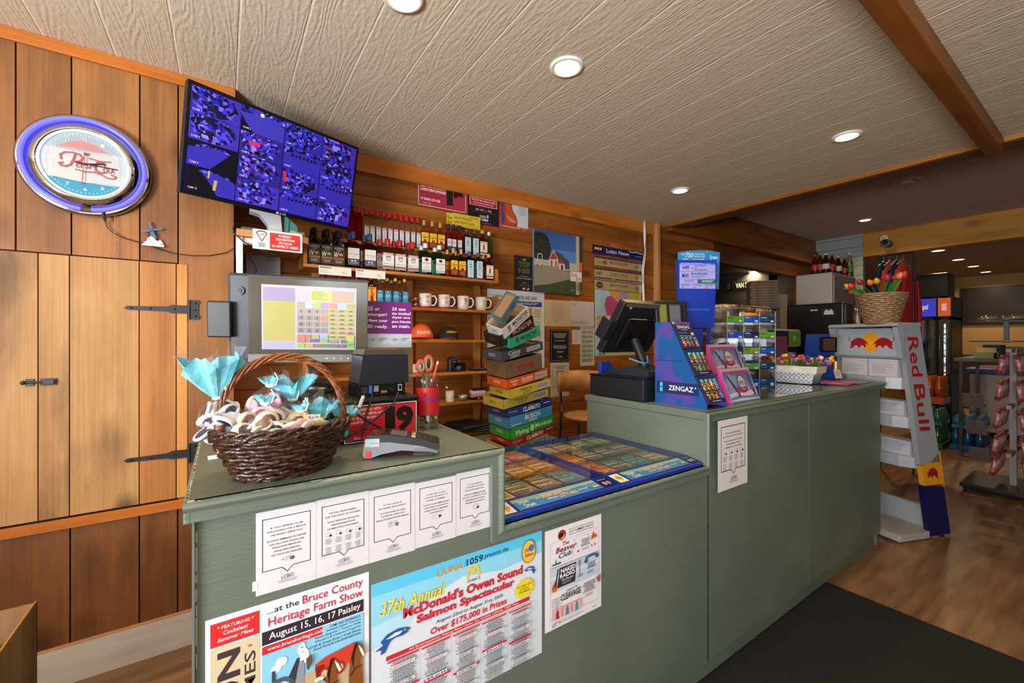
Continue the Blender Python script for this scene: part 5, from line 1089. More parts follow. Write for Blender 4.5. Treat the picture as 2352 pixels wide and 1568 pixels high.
KIND = {  # mat, a, b, h, neck r, shoulder, neck z, cap (r,z0,colour), labels
 'wiser': (GD, .036, .02, .205, .012, .125, .158, (.0145, .165, '#1c1c24'), (.060, .105, .012, '#26221f', L_wiser)),
 'forty': (GA, .040, .021, .212, .012, .128, .162, (.0145, .172, '#2c4474'), (.062, .098, .018, '#cfd0d0', L_forty)),
 'smir': (GC, .040, .022, .198, .013, .118, .152, (.016, .160, '#b8202a'), (.066, .096, .016, '#d8d8d6', L_smir)),
 'bac': (GG, .040, .023, .200, .013, .112, .155, (.0155, .172, '#e4e4e0'), (.060, .092, .018, '#dcdedc', L_bac)),
 'cue': (GY, .030, .022, .198, .010, .110, .148, (.011, .165, '#c8a24a'), (.048, .098, .016, '#e6b81c', L_cue)),
 'bom': (GB, .031, .022, .185, .011, .130, .150, (.013, .158, '#5a4c54'), (.044, .115, .010, '#c6d4da', L_bom)),
 'cap': (GBR, .036, .022, .196, .012, .115, .15, (.014, .17, '#c8a24a'), (.056, .095, .016, '#e0d4bc', L_cap)),
 'smtall': (GC, .027, .018, .208, .011, .128, .158, (.0145, .175, '#c0242a'), (.026, .095, .01, '#c4cad2', L_sm2)),
 'amtall': (GA, .028, .019, .205, .011, .125, .158, (.013, .172, '#24345c'), (.030, .085, .014, '#d0ccc8', lambda s: (s.rect(0, .6, 1, 1, '#3c3f58'), s.greek(.1, .2, .9, .4, 2, '#6a6a74', 1, .4)))),
 'red': (GR, .024, .024, .215, .011, .14, .168, (.0135, .178, '#c02030'), None),
 'redtall': (GR, .026, .026, .245, .012, .155, .19, (.014, .205, '#3c4654'), None),
 'green': (GG, .024, .02, .19, .011, .12, .15, (.013, .165, '#e4e4e0'), None),
 'puj': (GC, .021, .021, .172, .009, .098, .135, (.0105, .152, '#c49c4a'), (.034, .072, .02, '#2484ac', L_puj)),
 'fire': (GD, .027, .018, .170, .010, .105, .138, (.013, .15, '#b82028'), (.046, .10, .008, '#e8a41c', L_fire)),
 'redcap': (GBR, .030, .022, .175, .012, .10, .135, (.018, .142, '#7c1c20'), None)}
MASTER = {}
NAMES = {'wiser': ('whisky_bottle', 'dark whisky flask with black and gold W label'), 'forty': ('whisky_bottle', 'amber whisky flask with white label and blue cap'), 'smir': ('vodka_bottle', 'clear vodka flask with red cap'), 'bac': ('rum_bottle', 'green tinted rum flask with white cap and bat seal'),
 'cue': ('tequila_bottle', 'gold tequila bottle with yellow label'), 'bom': ('gin_bottle', 'sky blue gin bottle'), 'cap': ('rum_bottle', 'amber spiced rum flask with a pirate label'), 'smtall': ('vodka_bottle', 'slim clear vodka bottle with red cap'), 'amtall': ('whisky_bottle', 'slim amber bottle with dark blue cap'),
 'red': ('liqueur_bottle', 'red liqueur bottle with red cap'), 'redtall': ('liqueur_bottle', 'tall red liqueur bottle with grey cap'), 'green': ('rum_bottle', 'small green bottle with white cap'), 'puj': ('wine_bottle', 'clear round bottle with blue label and gold cap'), 'fire': ('whisky_bottle', 'dark cinnamon whisky flask with orange flame label'), 'redcap': ('whisky_bottle', 'amber bottle with wide dark red cap')}
def bottle(kind, x, y, z, label, group, s=1.0, rz=0):
    if kind not in MASTER:
        mat_, a, b, h, nr, shd, nz, cp, lb = KIND[kind]; nm, _ = NAMES[kind]
        t = thing(nm, label, 'bottle', (x, y, z), rz, group); g_ = bottle_mesh(a, b, h - .006, nr, shd, nz, mat_, rnd_=(a == b)).build('glass', t)
        cap(t, cp[0], cp[1], h, cp[2])
        if lb: label_sheet(lb[0], lb[1], lb[3], lb[4], b, lb[2], g_)
        MASTER[kind] = t; t.scale = (s, s, s); return t
    return dup(MASTER[kind], (x, y, z), rz, label, group, (s, s, s))
def along(u, Y): return W(u, 700, Y=Y).x
ORD = ['leftmost', 'second', 'third', 'fourth', 'fifth', 'sixth', 'seventh', 'eighth', 'ninth', 'tenth']
def row(kind, us_, Y, z, where, group, s=1.0, rz=-.06):
    n_ = len(us_)
    for i, u in enumerate(us_):
        pos = '' if n_ == 1 else (ORD[i] + ' of %s, ' % {2: 'two', 3: 'three', 4: 'four', 5: 'five', 7: 'seven', 10: 'ten'}.get(n_, str(n_)))
        bottle(kind, along(u, Y), Y, z, NAMES[kind][1] + ', ' + pos + where, group, s, rz)
g1, g2, g3 = 'bottles along the front of the top shelf', 'bottles on the raised back shelf', 'bottles behind the touch monitor'
z = SZ[0]
row('wiser', [721, 750, 777], 2.525, z, 'front row', g1); row('forty', [811, 849], 2.525, z, 'front row', g1); row('smir', [890, 918, 947], 2.525, z, 'front row', g1)
row('bac', [977, 1009], 2.525, z, 'front row', g1); row('cue', [1041, 1059], 2.525, z, 'front row', g1, .98); row('bom', [1078, 1098.5], 2.525, z, 'front row', g1); row('cap', [1122], 2.525, z, 'front row right end', g1, .95)
row('wiser', [718, 745, 770], 2.572, z, 'second row', g1); row('forty', [803, 837], 2.572, z, 'second row', g1); row('smir', [872, 881, 905][0:1] + [905, 938], 2.572, z, 'second row', g1)
row('bac', [967, 999], 2.572, z, 'second row', g1, .96); row('cue', [1027, 1046], 2.572, z, 'second row', g1, .96); row('bom', [1066, 1086.5], 2.572, z, 'second row', g1, .97); row('cap', [1109], 2.572, z, 'second row', g1, .93)
z = 1.915
row('redtall', [808], 2.64, z, 'beside the television corner', g2); row('red', [824], 2.64, z, 'beside the clear vodka row', g2)
row('smtall', [841, 854, 868, 881.5, 895, 908, 921, 934, 947, 959.5], 2.635, z, 'raised back shelf', g2); row('cue', [974, 992.5, 1011], 2.635, z, 'raised back shelf', g2, 1.0)
row('amtall', [1030, 1041, 1054], 2.635, z, 'raised back shelf', g2, .98); row('bom', [1072, 1090], 2.635, z, 'raised back shelf', g2, 1.0); row('cap', [1108], 2.635, z, 'raised back shelf', g2, 1.0); row('green', [1123], 2.635, z, 'raised back shelf right end', g2, 1.0)
z = SZ[1]
row('redcap', [742, 783, 820], 2.535, z, 'low shelf behind the touch monitor', g3, .98); row('fire', [853], 2.53, z, 'beside the touch monitor corner', g3, 1.0)
row('puj', [871, 889, 908, 929], 2.52, z, 'mug shelf front', g3); row('puj', [880, 899, 918], 2.565, z, 'mug shelf behind', g3, .97)
for k, (u, v) in enumerate(((952, 692), (952, 671))):
    q = W(u, v, Y=2.53); t = thing('miniature_bottle', ['lower', 'upper'][k] + ' small bottle lying with its copper cap facing out beside the mugs', 'bottle', (q.x, 2.50, SZ[1] + .017 + .036 * k), group='bottles lying beside the mugs')
    MB().lathe([(.0001, 0), (.010, 0), (.011, .002), (.011, .018)], (0, 0, 0), col('#b8705a', .3, .6), 18, 'Y', cap=False).build('cap', t); MB().lathe([(.009, .018), (.009, .035), (.0165, .05), (.0165, .13), (.0001, .13)], (0, 0, 0), GC, 18, 'Y', cap=False).build('glass', t)
# price strips
for k, (a, b_, c_, d) in enumerate(((732, 807, 611, 628), (817, 885, 618, 635))):
    Y = YSF - .002; x0, z0, w_, h_ = rectY(Y, a, b_, c_, c_ + 17); s = Sheet(w_, .046, '#dcd8d4', t=.0006); s.greek(.04, .1, .4, .3, 1, '#2c2c34', k, .6); s.greek(.04, .4, .3, .85, 3, '#9a9a9a', k, .3); s.tx('$11.95', .72, .62, .86, .82, '#b8404a', 1); s.rect(.72, .5, .8, .56, '#b8404a')
    tag(s.build('price_strip', None, (x0, Y, 1.734 - .052)), ['left', 'right'][k] + ' white price strip on the front edge of the bottle shelf', 'price tag')
# mugs
def mug(u, label, art, red):
    Y = 2.545; t = thing('coffee_mug', label, 'mug', (along(u, Y), Y, SZ[1] + .0005), -.35, 'white souvenir mugs on the shelf')
    H_, R_ = .092, .040; m = MB().lathe([(R_ - .010, 0), (R_ - .006, .003), (R_ - .002, .03), (R_, H_), (R_ - .004, H_), (R_ - .006, .03), (R_ - .012, .006), (.0001, .006)], (0, 0, 0), col('#dcdad6', .2, coat=.5), 32, cap=False); m.build('cup', t)
    MB().tube([(R_ - .003, 0, .078), (R_ + .018, 0, .080), (R_ + .030, 0, .062), (R_ + .028, 0, .038), (R_ + .014, 0, .020), (R_ - .005, 0, .020)], .0052, col('#dcdad6', .2, coat=.5), 10).build('handle', t)
    if red: MB().lathe([(R_ - .0095, .0005), (R_ - .0052, .0035), (R_ - .0040, .012)], (0, 0, 0), col('#c02a2c', .3), 32, cap=False).build('red_base', t)
    # decal wrapped on the cylinder, facing the room
    m = MB()
    def wrap(st, x0, x1, z0, z1, c, bold=1, shear=0):
        vs, fs, a0, a1, b0, b1 = textpoly(st, bold, shear); P = []
        for x, y in vs: a = -PI / 2 + .35 + (x0 + (x1 - x0) * (x - a0) / (a1 - a0)); zz = z0 + (z1 - z0) * (y - b0) / (b1 - b0); rr = R_ + .0006 - .002 * (1 - zz / H_); P.append((rr * math.cos(a), rr * math.sin(a), zz))
        m.add(P, fs, col(c, .4))
    for a in art: wrap(*a)
    m.build('decal', t)
mug(977, 'white mug with red lettering, leftmost of the four mugs', [('DWP', -.35, .25, .060, .078, '#b8283c', 2, .2), ('OFF', -.2, .15, .048, .056, '#b8283c'), ('(yours)', -.3, .35, .034, .046, '#3a3a40', .8, .2)], True)
mug(1020, 'white mug with OFF in red lettering, second from the left', [('OFF', -.35, .25, .060, .078, '#b8283c', 2, .2), ('MINE', -.2, .15, .048, .056, '#b8283c'), ('(yours)', -.3, .35, .034, .046, '#3a3a40', .8, .2)], True)
mug(1063.5, 'white mug with a dark crossed emblem, third from the left', [('%', -.25, .3, .05, .075, '#33333a', 4), ('PARK', -.2, .25, .036, .044, '#8a3a44', .6)], False)
mug(1105, 'white mug with lines of small print, rightmost of the four mugs', [('---- ---', -.2, .45, .068, .071, '#3a3a40', 2), ('--- ----', -.2, .45, .061, .064, '#3a3a40', 2), ('---- ---', -.2, .45, .054, .057, '#3a3a40', 2), ('S', .1, .35, .034, .048, '#4a4a52', 1)], False)
# licence plate magnet 2006
x0, z0, w_, h_ = rectY(2.476, 1134, 1162, 699, 715); s = Sheet(w_, h_, '#c02a2c', t=.001); s.tx('2006', .08, .28, .92, .72, '#f0ecec', 3); s.greek(.1, .08, .9, .2, 1, '#f0c8c8', 1, .5, True)
tag(s.build('date_badge', None, (x0, 2.476, z0)), 'small red plate reading 2006 at the right end of the mug shelf', 'badge')
# caps
def ballcap(u, Y, z, label, c, brim, art, rz, sc_=1.0):
    t = thing('baseball_cap', label, 'cap', (along(u, Y), Y, z), rz, 'caps on the shelf'); m = MB(); vs = []; fs = []; seg = 24; k = 7
    for j in range(k + 1):
        a = PI / 2 * j / k
        for i in range(seg): th = 2 * PI * i / seg; vs.append((.082 * math.cos(a) * math.cos(th), .092 * math.cos(a) * math.sin(th), .105 * math.sin(a) ** .9))
    for j in range(k):
        for i in range(seg): fs.append((j * seg + i, j * seg + (i + 1) % seg, (j + 1) * seg + (i + 1) % seg, (j + 1) * seg + i))
    m.add(vs, fs, c, True); m.build('crown', t, solid=.002)
    m = MB(); vs = []; n_ = 16
    for i in range(n_ + 1):
        th = -PI * .5 - .95 + 1.9 * i / n_
        vs.append((.084 * math.cos(th), .093 * math.sin(th), .004)); q = (.092 + .055 * math.cos((i / n_ - .5) * PI)); vs.append((.084 * math.cos(th) * 1.02, .093 * math.sin(th) - .055 * math.sin(PI * i / n_) ** .6, .004 - .012 * 0 + .006 * math.sin(PI * i / n_)))
    m.add(vs, [(2 * i, 2 * i + 1, 2 * i + 3, 2 * i + 2) for i in range(n_)], brim, True); m.build('brim', t, solid=.003)
    MB().ball((0, 0, .105), .005, brim, 8).build('button', t)
    m = MB()
    for st, a0_, a1_, z0_, z1_, cc in art:
        vs_, fs_, p0, p1, b0, b1 = textpoly(st, 2.5, 0); P = []
        for x, y in vs_:
            th = -PI / 2 + a0_ + (a1_ - a0_) * (x - p0) / (p1 - p0); zz = z0_ + (z1_ - z0_) * (y - b0) / (b1 - b0); ca = math.sqrt(max(0, 1 - (zz / .105) ** 2.2)) * 1.0 + .028; P.append((.082 * ca * math.cos(th), .092 * ca * math.sin(th), zz))
        m.add(P, fs_, col(cc, .5))
    m.build('crown_lettering', t); t.scale = (sc_,) * 3; return t
ballcap(968, 2.575, SZ[2] + .004, 'bright orange baseball cap with white letters on the cap shelf', col('#e2591c', .8), col('#1c2230', .7), [('KNVB', -.25, 1.0, .035, .058, '#efe8e0')], -.5, .92)
ballcap(1030, 2.580, SZ[2] + .004, 'black baseball cap with orange word on the cap shelf', noisy('black_cap', '#14120f', '#23201a', 60, .9), col('#a8641c', .7), [('GERMAN', -.3, 1.0, .05, .066, '#d8a43a')], -.35, .82)
tag(MB().box(0, .30, 0, .18, 0, .004, col('#d8501c', .5)).build('orange_mat', None, loc=(along(945, 2.5), 2.492, SZ[2] + .0003)), 'thin orange sheet under the two caps on the shelf', 'sheet')
# camera, calculator and small things on the lower shelves
cm = thing('camera', 'black video camera lying on the shelf below the caps', 'camera', (along(1045, 2.55), 2.555, SZ[3]), -.2)
MB().box(-.045, .012, -.03, .04, 0, .085, BLK).prism([(-.042, .085), (.008, .085), (.0, .098), (-.034, .098)], -.02, .03, BLK).build('body', cm, bevel=.007); MB().lathe([(.030, 0), (.032, -.01), (.028, -.035), (.024, -.036), (.02, -.02), (.0001, -.018)], (.0, -.03, .034), BLK2, 24, 'Y', cap=False).build('lens', cm); MB().box(.012, .068, -.035, .03, .0, .058, BLK2).tube([(-.03, -.02, .07), (.01, -.035, .06), (.04, -.035, .07), (.055, -.02, .06)], .004, CHROME, 7).build('grip', cm, bevel=.003)
cl = thing('calculator', 'flat dark calculator lying beside the camera on the shelf', 'calculator', (along(1100, 2.54), 2.54, SZ[3]), -.1)
MB().box(-.06, .06, -.045, .045, 0, .012, BLK2).build('body', cl, bevel=.003)
m = MB()
for i in range(6):
    for j in range(4): m.box(-.05 + .017 * i, -.038 + .017 * i, -.035 + .018 * j, -.022 + .018 * j, .012, .0145, col('#5a5850', .5))
tag(m.build('keypad', cl), kind='stuff')
s = Sheet(.055, .052, '#c8c6c0', t=.001); s.greek(.1, .1, .9, .8, 5, '#8a8a84', 2, .3); tag(s.build('paper_slip', None, (along(962, 2.5), 2.60, SZ[3] + .001)), 'pale slip of paper leaning on the shelf behind the scissors', 'paper')
for k in range(4): tag(MB().tube([(along(980 + 9 * k, 2.53), 2.52 + .01 * k, SZ[3] + .004), (along(1012 + 6 * k, 2.57), 2.58, SZ[3] + .005)], .003, col(['#2a2a30', '#6a6a70', '#3a2a24', '#1c2c4c'][k], .4), 6).build('ballpoint_pen'), ['black', 'grey', 'brown', 'navy'][k] + ' pen lying on the shelf left of the camera', 'pen')
cu = thing('ceramic_cup', 'cream patterned cup with two pens on the lighter shelf', 'cup', (along(1033, 2.53), 2.53, SZ[4]))
MB().lathe([(.027, 0), (.0275, .068), (.0255, .068), (.025, .004), (.0001, .004)], (0, 0, 0), noisy('cup_print', '#d2cdbc', '#8f8c70', 190, .4, lo=.52, hi=.6), 24, cap=False).build('body', cu)
for k in range(2): p = thing('pen', ['red pen with white tip standing in the cream cup', 'second pen in the cream cup, leaning left'][k], 'pen', (0, 0, 0)); a = Vector((along(1033, 2.53), 2.53, SZ[4] + .01)); b_ = a + Vector((-.018 - .006 * k, 0, .078)); MB().tube([a, b_], .0035, col('#b8242c', .4), 7).build('barrel', p); MB().tube([b_, b_ + Vector((-.003, 0, .01))], .0035, WHT, 7).build('tip', p)
rb = thing('ribbon_roll', 'small roll of silver tape beside the lighters', 'tape roll', (along(1063, 2.52), 2.52, SZ[4] + .006)); MB().lathe([(.012, 0), (.03, 0), (.03, .032), (.012, .032), (.012, 0)], (0, 0, 0), col('#b0b4bc', .2, .6), 28, cap=False).build('roll', rb); MB().lathe([(.0115, .001), (.0115, .031), (.009, .031), (.009, .001)], (0, 0, 0), col('#8a7a60', .6), 20, cap=False).build('core', rb)
lt = thing('lighter_tray', 'black tray of maple leaf lighters on the shelf', 'tray', (along(1095, 2.53), 2.53, SZ[4])); MB().box(-.055, .07, -.045, .05, 0, .012, BLK2).box(-.055, .07, -.047, -.045, 0, .02, BLK2).build('tray', lt, bevel=.002)
s = Sheet(.12, .016, '#101216', t=.0005); s.tx('BIC', .25, .25, .45, .75, '#c8ccd4', 2, .3); s.rect(.6, .2, .7, .8, '#a8a890'); s.build('tray_label', lt, loc=(-.052, -.0472, .002))
for i in range(9):
    for j in range(3):
        x = -.047 + .011 * i + .003 * j; y = -.036 + .024 * j; c_ = '#b81c2c' if (i + j) % 2 else '#dcd6d6'
        if i == 0 and j == 0:
            LG = thing('lighter', 'small red and white lighter standing in the black tray', 'lighter', (0, 0, 0), group='lighters in the black tray'); MB().box(-.0045, .0045, -.005, .005, 0, .05, noisy('leaf_print', '#c01c2c', '#e4dcdc', 150, .35, lo=.48, hi=.52)).build('barrel', LG, bevel=.002); MB().box(-.004, .004, -.0045, .0045, .05, .062, col('#c8ccd0', .2, 1)).cyl((-.002, -.002, .058), .003, .004, BLK2, 10, 'X').build('hood', LG)
            base = lt.location; LG.location = (base[0] + x, base[1] + y, base[2] + .012)
        else: dup(LG, (base[0] + x, base[1] + y, base[2] + .012 + .001 * ((i * j) % 3)))
tag(MB().box(-.02, .02, -.012, .012, 0, .026, col('#c4d4c4', .5)).build('small_packet', None, loc=(along(1128, 2.53), 2.56, SZ[4] + .013)), 'small pale green packet in the tray beside the lighters', 'packet')
for k in range(3):
    t = thing('folder', ['lowest', 'middle', 'topmost'][k] + ' of the black folders lying on the bottom visible shelf', 'folder', (along(1085, 2.5) + .012 * k, 2.58 - .01 * k, SZ[5] + .0005 + .0185 * k), -.12 + .14 * k)
    MB().box(-.15, .13 - .03 * k, -.11, .10, 0, .018, BLK).build('cover', t, bevel=.004)
    MB().box(-.148, .128 - .03 * k, -.106, -.1101, .004, .014, col('#4a4a4c', .6)).build('pages', t)
# ---- recess at the shelf's left : ply shelf, brackets, sign, papers
RW = wood('ply_shelf', '#c29058', '#b07c44', '#8a5a2c', 'X', .6, knots=.1, bump=.1, tint=.05)
rs = thing('plywood_shelf', 'short plywood shelf on white brackets under the television', 'shelf', (0, 0, 0)); ZR = 1.813
MB().prism([(.045, 2.69), (.045, 2.2), (.31, 2.2), (.335, 2.22), (.34, 2.25), (.34, 2.69)], ZR - .03, ZR, RW, 'Z').build('board', rs, bevel=.002)
m = MB().box(.045, .07, 2.21, 2.24, 1.45, ZR - .03, WHT).prism([(2.24, ZR - .031), (2.4, ZR - .031), (2.26, ZR - .16), (2.24, ZR - .16)], .046, .068, WHT, 'X'); m.build('bracket', rs, bevel=.003)
MB().box(.07, .16, 2.22, 2.25, ZR - .06, ZR - .031, WHT).build('bracket_arm', rs, bevel=.003)
a0, z0, w_, h_ = rectY(2.195, 580, 694, 534, 570, 545, 577)
s = Sheet(w_, .088, '#dcdad8', t=.003, rough=.35); s.rect(.335, .1, .955, .93, '#cf2222'); s.poly([(.06, .18), (.12, .06), (.23, .06), (.29, .18), (.18, .62)], '#3a3f4c'); s.poly([(.085, .2), (.13, .12), (.22, .12), (.265, .2), (.18, .54)], '#dcdad8'); s.tx('OPP', .115, .2, .235, .32, '#3a3f4c', 1); s.greek(.08, .68, .28, .9, 3, '#3a3f4c', 3, .5, True)
for i, t_ in enumerate(('ROBBERY', 'PREVENTION', 'PROGRAM', 'IN EFFECT HERE')): s.tx(t_, .645 - .019 * len(t_), .17 + .18 * i, .645 + .019 * len(t_), .29 + .18 * i, '#f4e8e8', 1.5)
q = W(580, 570, Y=2.195); tag(s.build('robbery_sign', None, (q.x, 2.196, q.z)), 'red and white robbery prevention program sign on the plywood shelf edge', 'sign')
s = Sheet(.16, .17, '#b4bccb', t=.0008); s.ell(.1, .2, .05, .05, '#a84a50'); s.greek(.2, .15, .3, .22, 2, '#5a6070', 1, .4); s.greek(.55, .08, .95, .3, 4, '#5a6070', 2, .3); s.greek(.05, .45, .95, .9, 7, '#8a90a0', 3, .2)
q = W(560, 700, Y=2.66); tag(s.build('permit_paper', None, (W(566, 640, Y=2.67).x, 2.67, W(600, 650, Y=2.67).z)), 'bluish paper form pinned in the recess above the touch monitor', 'paper')
hp = thing('headset_case', 'curved pale grey plastic holder on the plywood shelf', 'holder', (.15, 2.30, ZR)); MB().prism([(-.05, .14), (.07, .16), (.085, 0), (.03, 0), (.02, .06), (-.01, .10), (-.05, .11)], 0, .06, col('#aeb4b8', .4), 'Y').build('shell', hp, bevel=.004)
tag(MB().box(.065, .135, 2.28, 2.45, ZR + .0003, ZR + .03, col('#4a5058', .5)).build('router', None, bevel=.003), 'flat dark grey box at the left end of the plywood shelf', 'device')
tag(MB().prism([(.24, ZR + .0003), (.30, ZR + .0003), (.29, ZR + .06), (.24, ZR + .10)], 2.26, 2.32, col('#1d6a62', .5), 'Y').build('teal_box', None), 'teal green box standing on the plywood shelf', 'box')
m = MB(); rn = random.Random(4)
for k in range(26): m.ball((.285 + .035 * math.cos(k) * .8, 2.255 + .02 * math.sin(k * 2.1), ZR + .014 + .012 * rn.random()), .012, col('#a8acb2', .25, .7), 7, sx=1.3, sz=.6)
tag(m.build('bubble_wrap'), 'crumpled silvery plastic wrap on the plywood shelf edge', 'wrap')
m = MB(); P = [(533, 562), (545, 600), (580, 640), (590, 620), (575, 600)]
tag(MB().tube([W(u, v, Y=2.2) for u, v in [(534, 520), (536, 535), (560, 555), (600, 575), (630, 585), (650, 570), (663, 540), (665, 505)]], .003, BLK, 6).build('cable'), 'black cable drooping from the television across the robbery sign', 'cable')
tag(MB().tube([W(u, v, Y=2.3) for u, v in [(545, 575), (560, 590), (580, 600), (590, 620), (575, 640), (560, 660)]], .0028, BLK, 6).build('cable'), 'black cable curling below the plywood shelf bracket', 'cable')
# ================================================================ THINGS ON THE LOG WALL
YW = YB - .0008
def wallsheet(name, label, cat, q, base, fn, Y=YW, group=None, tilt=0, t=.0008, **k):
    x0, z0, w_, h_ = q; s = Sheet(w_, h_, base, t=t, **k); fn(s); o = s.build(name, None, (x0, Y, z0), (0, tilt, 0)); return tag(o, label, cat, group)
def f(s):
    s.frame(.0, .0, 1, 1, '#d8ccd0', .012); s.tx('Tobacco products are addictive and', .05, .1, .68, .165, '#2a0c14', .4)
    s.tx('KILL 1 OUT OF EVERY 2', .05, .2, .55, .30, '#efe6e6', 3); s.tx('LONG-TERM SMOKERS.', .05, .34, .57, .44, '#efe6e6', 3); s.tx('It is illegal to sell or supply', .05, .49, .53, .55, '#2a0c14', .4); s.tx('them to anyone under', .05, .59, .44, .65, '#2a0c14', .4)
    s.tx('19 YEARS OF AGE.', .05, .70, .45, .79, '#efe6e6', 3); s.tx('Ontario', .1, .87, .18, .91, '#efe6e6', .6); s.ell(.23, .9, .015, .03, '#b0b0c0'); s.tx('1', .58, .18, .71, .82, '#120c10', 9); s.tx('9', .72, .18, .94, .82, '#120c10', 9)
wallsheet('tobacco_sign', 'red tobacco sign with a large black 19 high on the log wall', 'sign', rectY(YW, 960.5, 1070, 407.8, 470, 431, 488.4), '#ab2c40', f)
def f(s):
    s.frame(0, 0, 1, 1, '#b82030', .025); s.rect(.08, .09, .92, .36, '#e8dcdc'); s.rect(.095, .105, .905, .345, '#b82434'); s.tx('We I.D. for tobacco sales', .14, .14, .86, .20, '#f0e4e4', 1.5); s.tx('if you look under 25.', .2, .24, .8, .30, '#f0e4e4', 1.5)
    s.tx('It is against the law to', .22, .39, .78, .43, '#b82434', 1); s.tx('SELL  BUY  or  GIVE', .26, .46, .74, .51, '#e8dcdc', 1.5); s.tx('tobacco to anyone under 19', .14, .54, .86, .58, '#b82434', 1); s.tx('!', .60, .62, .65, .74, '#e8e4e4', 5); s.rect(.38, .66, .58, .76, '#8a8a90'); s.rect(.38, .78, .64, .84, '#c8c8cc'); s.greek(.3, .9, .95, .94, 1, '#8a8a90', 3, .5)
wallsheet('tobacco_sign', 'black sign with red border reading we ID for tobacco sales', 'sign', rectY(YW, 1072.2, 1147.3, 443, 513, 457, 523), '#171114', f)
def f(s):
    s.poly([(0, 0), (.42, 0), (.38, .1), (.42, .3), (.55, .5), (.6, .7), (.58, .9), (0, .9)], '#a8441c'); s.poly([(0, 0), (.1, 0), (.06, .3), (.12, .55), (.1, .9), (0, .9)], '#4a3c88'); s.poly([(.16, .1), (.3, .05), (.38, .3), (.5, .5), (.54, .72), (.4, .86), (.2, .8)], '#bb5424'); s.poly([(.15, .5), (.4, .62), (.56, .72), (.5, .78), (.3, .72)], '#c89070')
    s.rect(0, .9, 1, 1, '#c0402c'); s.greek(.05, .93, .7, .97, 1, '#f0d8d0', 2, .6); s.tx('Ontario', .78, .93, .92, .97, '#f0d8d0', .5); s.tx('Warning:', .64, .1, .92, .16, '#4a6a72', 1); s.greek(.6, .2, .94, .45, 6, '#7a8a92', 4, .35, True)
wallsheet('health_sign', 'warning sign with a pregnant belly photo beside the tobacco signs', 'sign', rectY(YW, 1151, 1212.8, 461.3, 521, 472, 531.8), '#c8d0d4', f)
for k, (a, b_, c_, d, e_, g_) in enumerate(((1025.5, 1048, 488, 520, 491, 523), (1039, 1103, 489.5, 519, 498, 527.5))):
    def f(s, k=k): s.tx('Sarnia Windsor' if k else 'Sar', .06, .2, .7 if k else .8, .42, '#2a2418', .6); s.tx('Lake Huron Coast' if k else 'Sar', .06, .52, .78, .74, '#2a2418', .6); s.rect(.6, .12, .92, .22, '#c86a28'); s.greek(.5, .85, .95, .93, 1, '#7a6c20', 2, .5)
    wallsheet('road_map', ['yellow folded map half hidden behind the other yellow map', 'yellow folded map of Sarnia Windsor above the blue gin bottles'][k], 'map', rectY(2.672 - .008 * k, a, b_, c_, d, e_, g_), '#d2b82c', f, Y=2.672 - .008 * k)
def f(s):
    s.rect(.42, .08, .6, .13, '#8a8a94'); s.tx('TOP', .22, .17, .8, .32, '#8a8a4a', 6); s.tx('TOP', .24, .18, .78, .31, '#1c1a12', 1.5); s.tx('100', .22, .36, .8, .50, '#8a8a4a', 6); s.tx('100', .24, .37, .78, .49, '#1c1a12', 1.5)
    s.tx('NOVEMBER 2009', .3, .58, .72, .6, '#c8c8cc', .8); s.tx('AWARD OF ACHIEVEMENT', .12, .635, .9, .67, '#c8c8cc', .6); s.greek(.35, .77, .65, .8, 1, '#a8a8ac', 1, .6, True); s.greek(.15, .83, .88, .89, 2, '#7a7a80', 1, .3, True); s.rect(.40, .92, .56, .975, '#d8d0d0'); s.rect(.40, .92, .44, .975, '#b82030'); s.rect(.52, .92, .56, .975, '#b82030'); s.rect(.62, .92, .76, .975, '#c0a8a8'); s.rect(.62, .92, .68, .95, '#2c3c7a')
wallsheet('award_card', 'black TOP 100 award card on the log wall left of the store photo', 'sign', rectY(YW, 1181, 1225.6, 585.2, 665.4, 590.6, 668.6), '#121216', f)
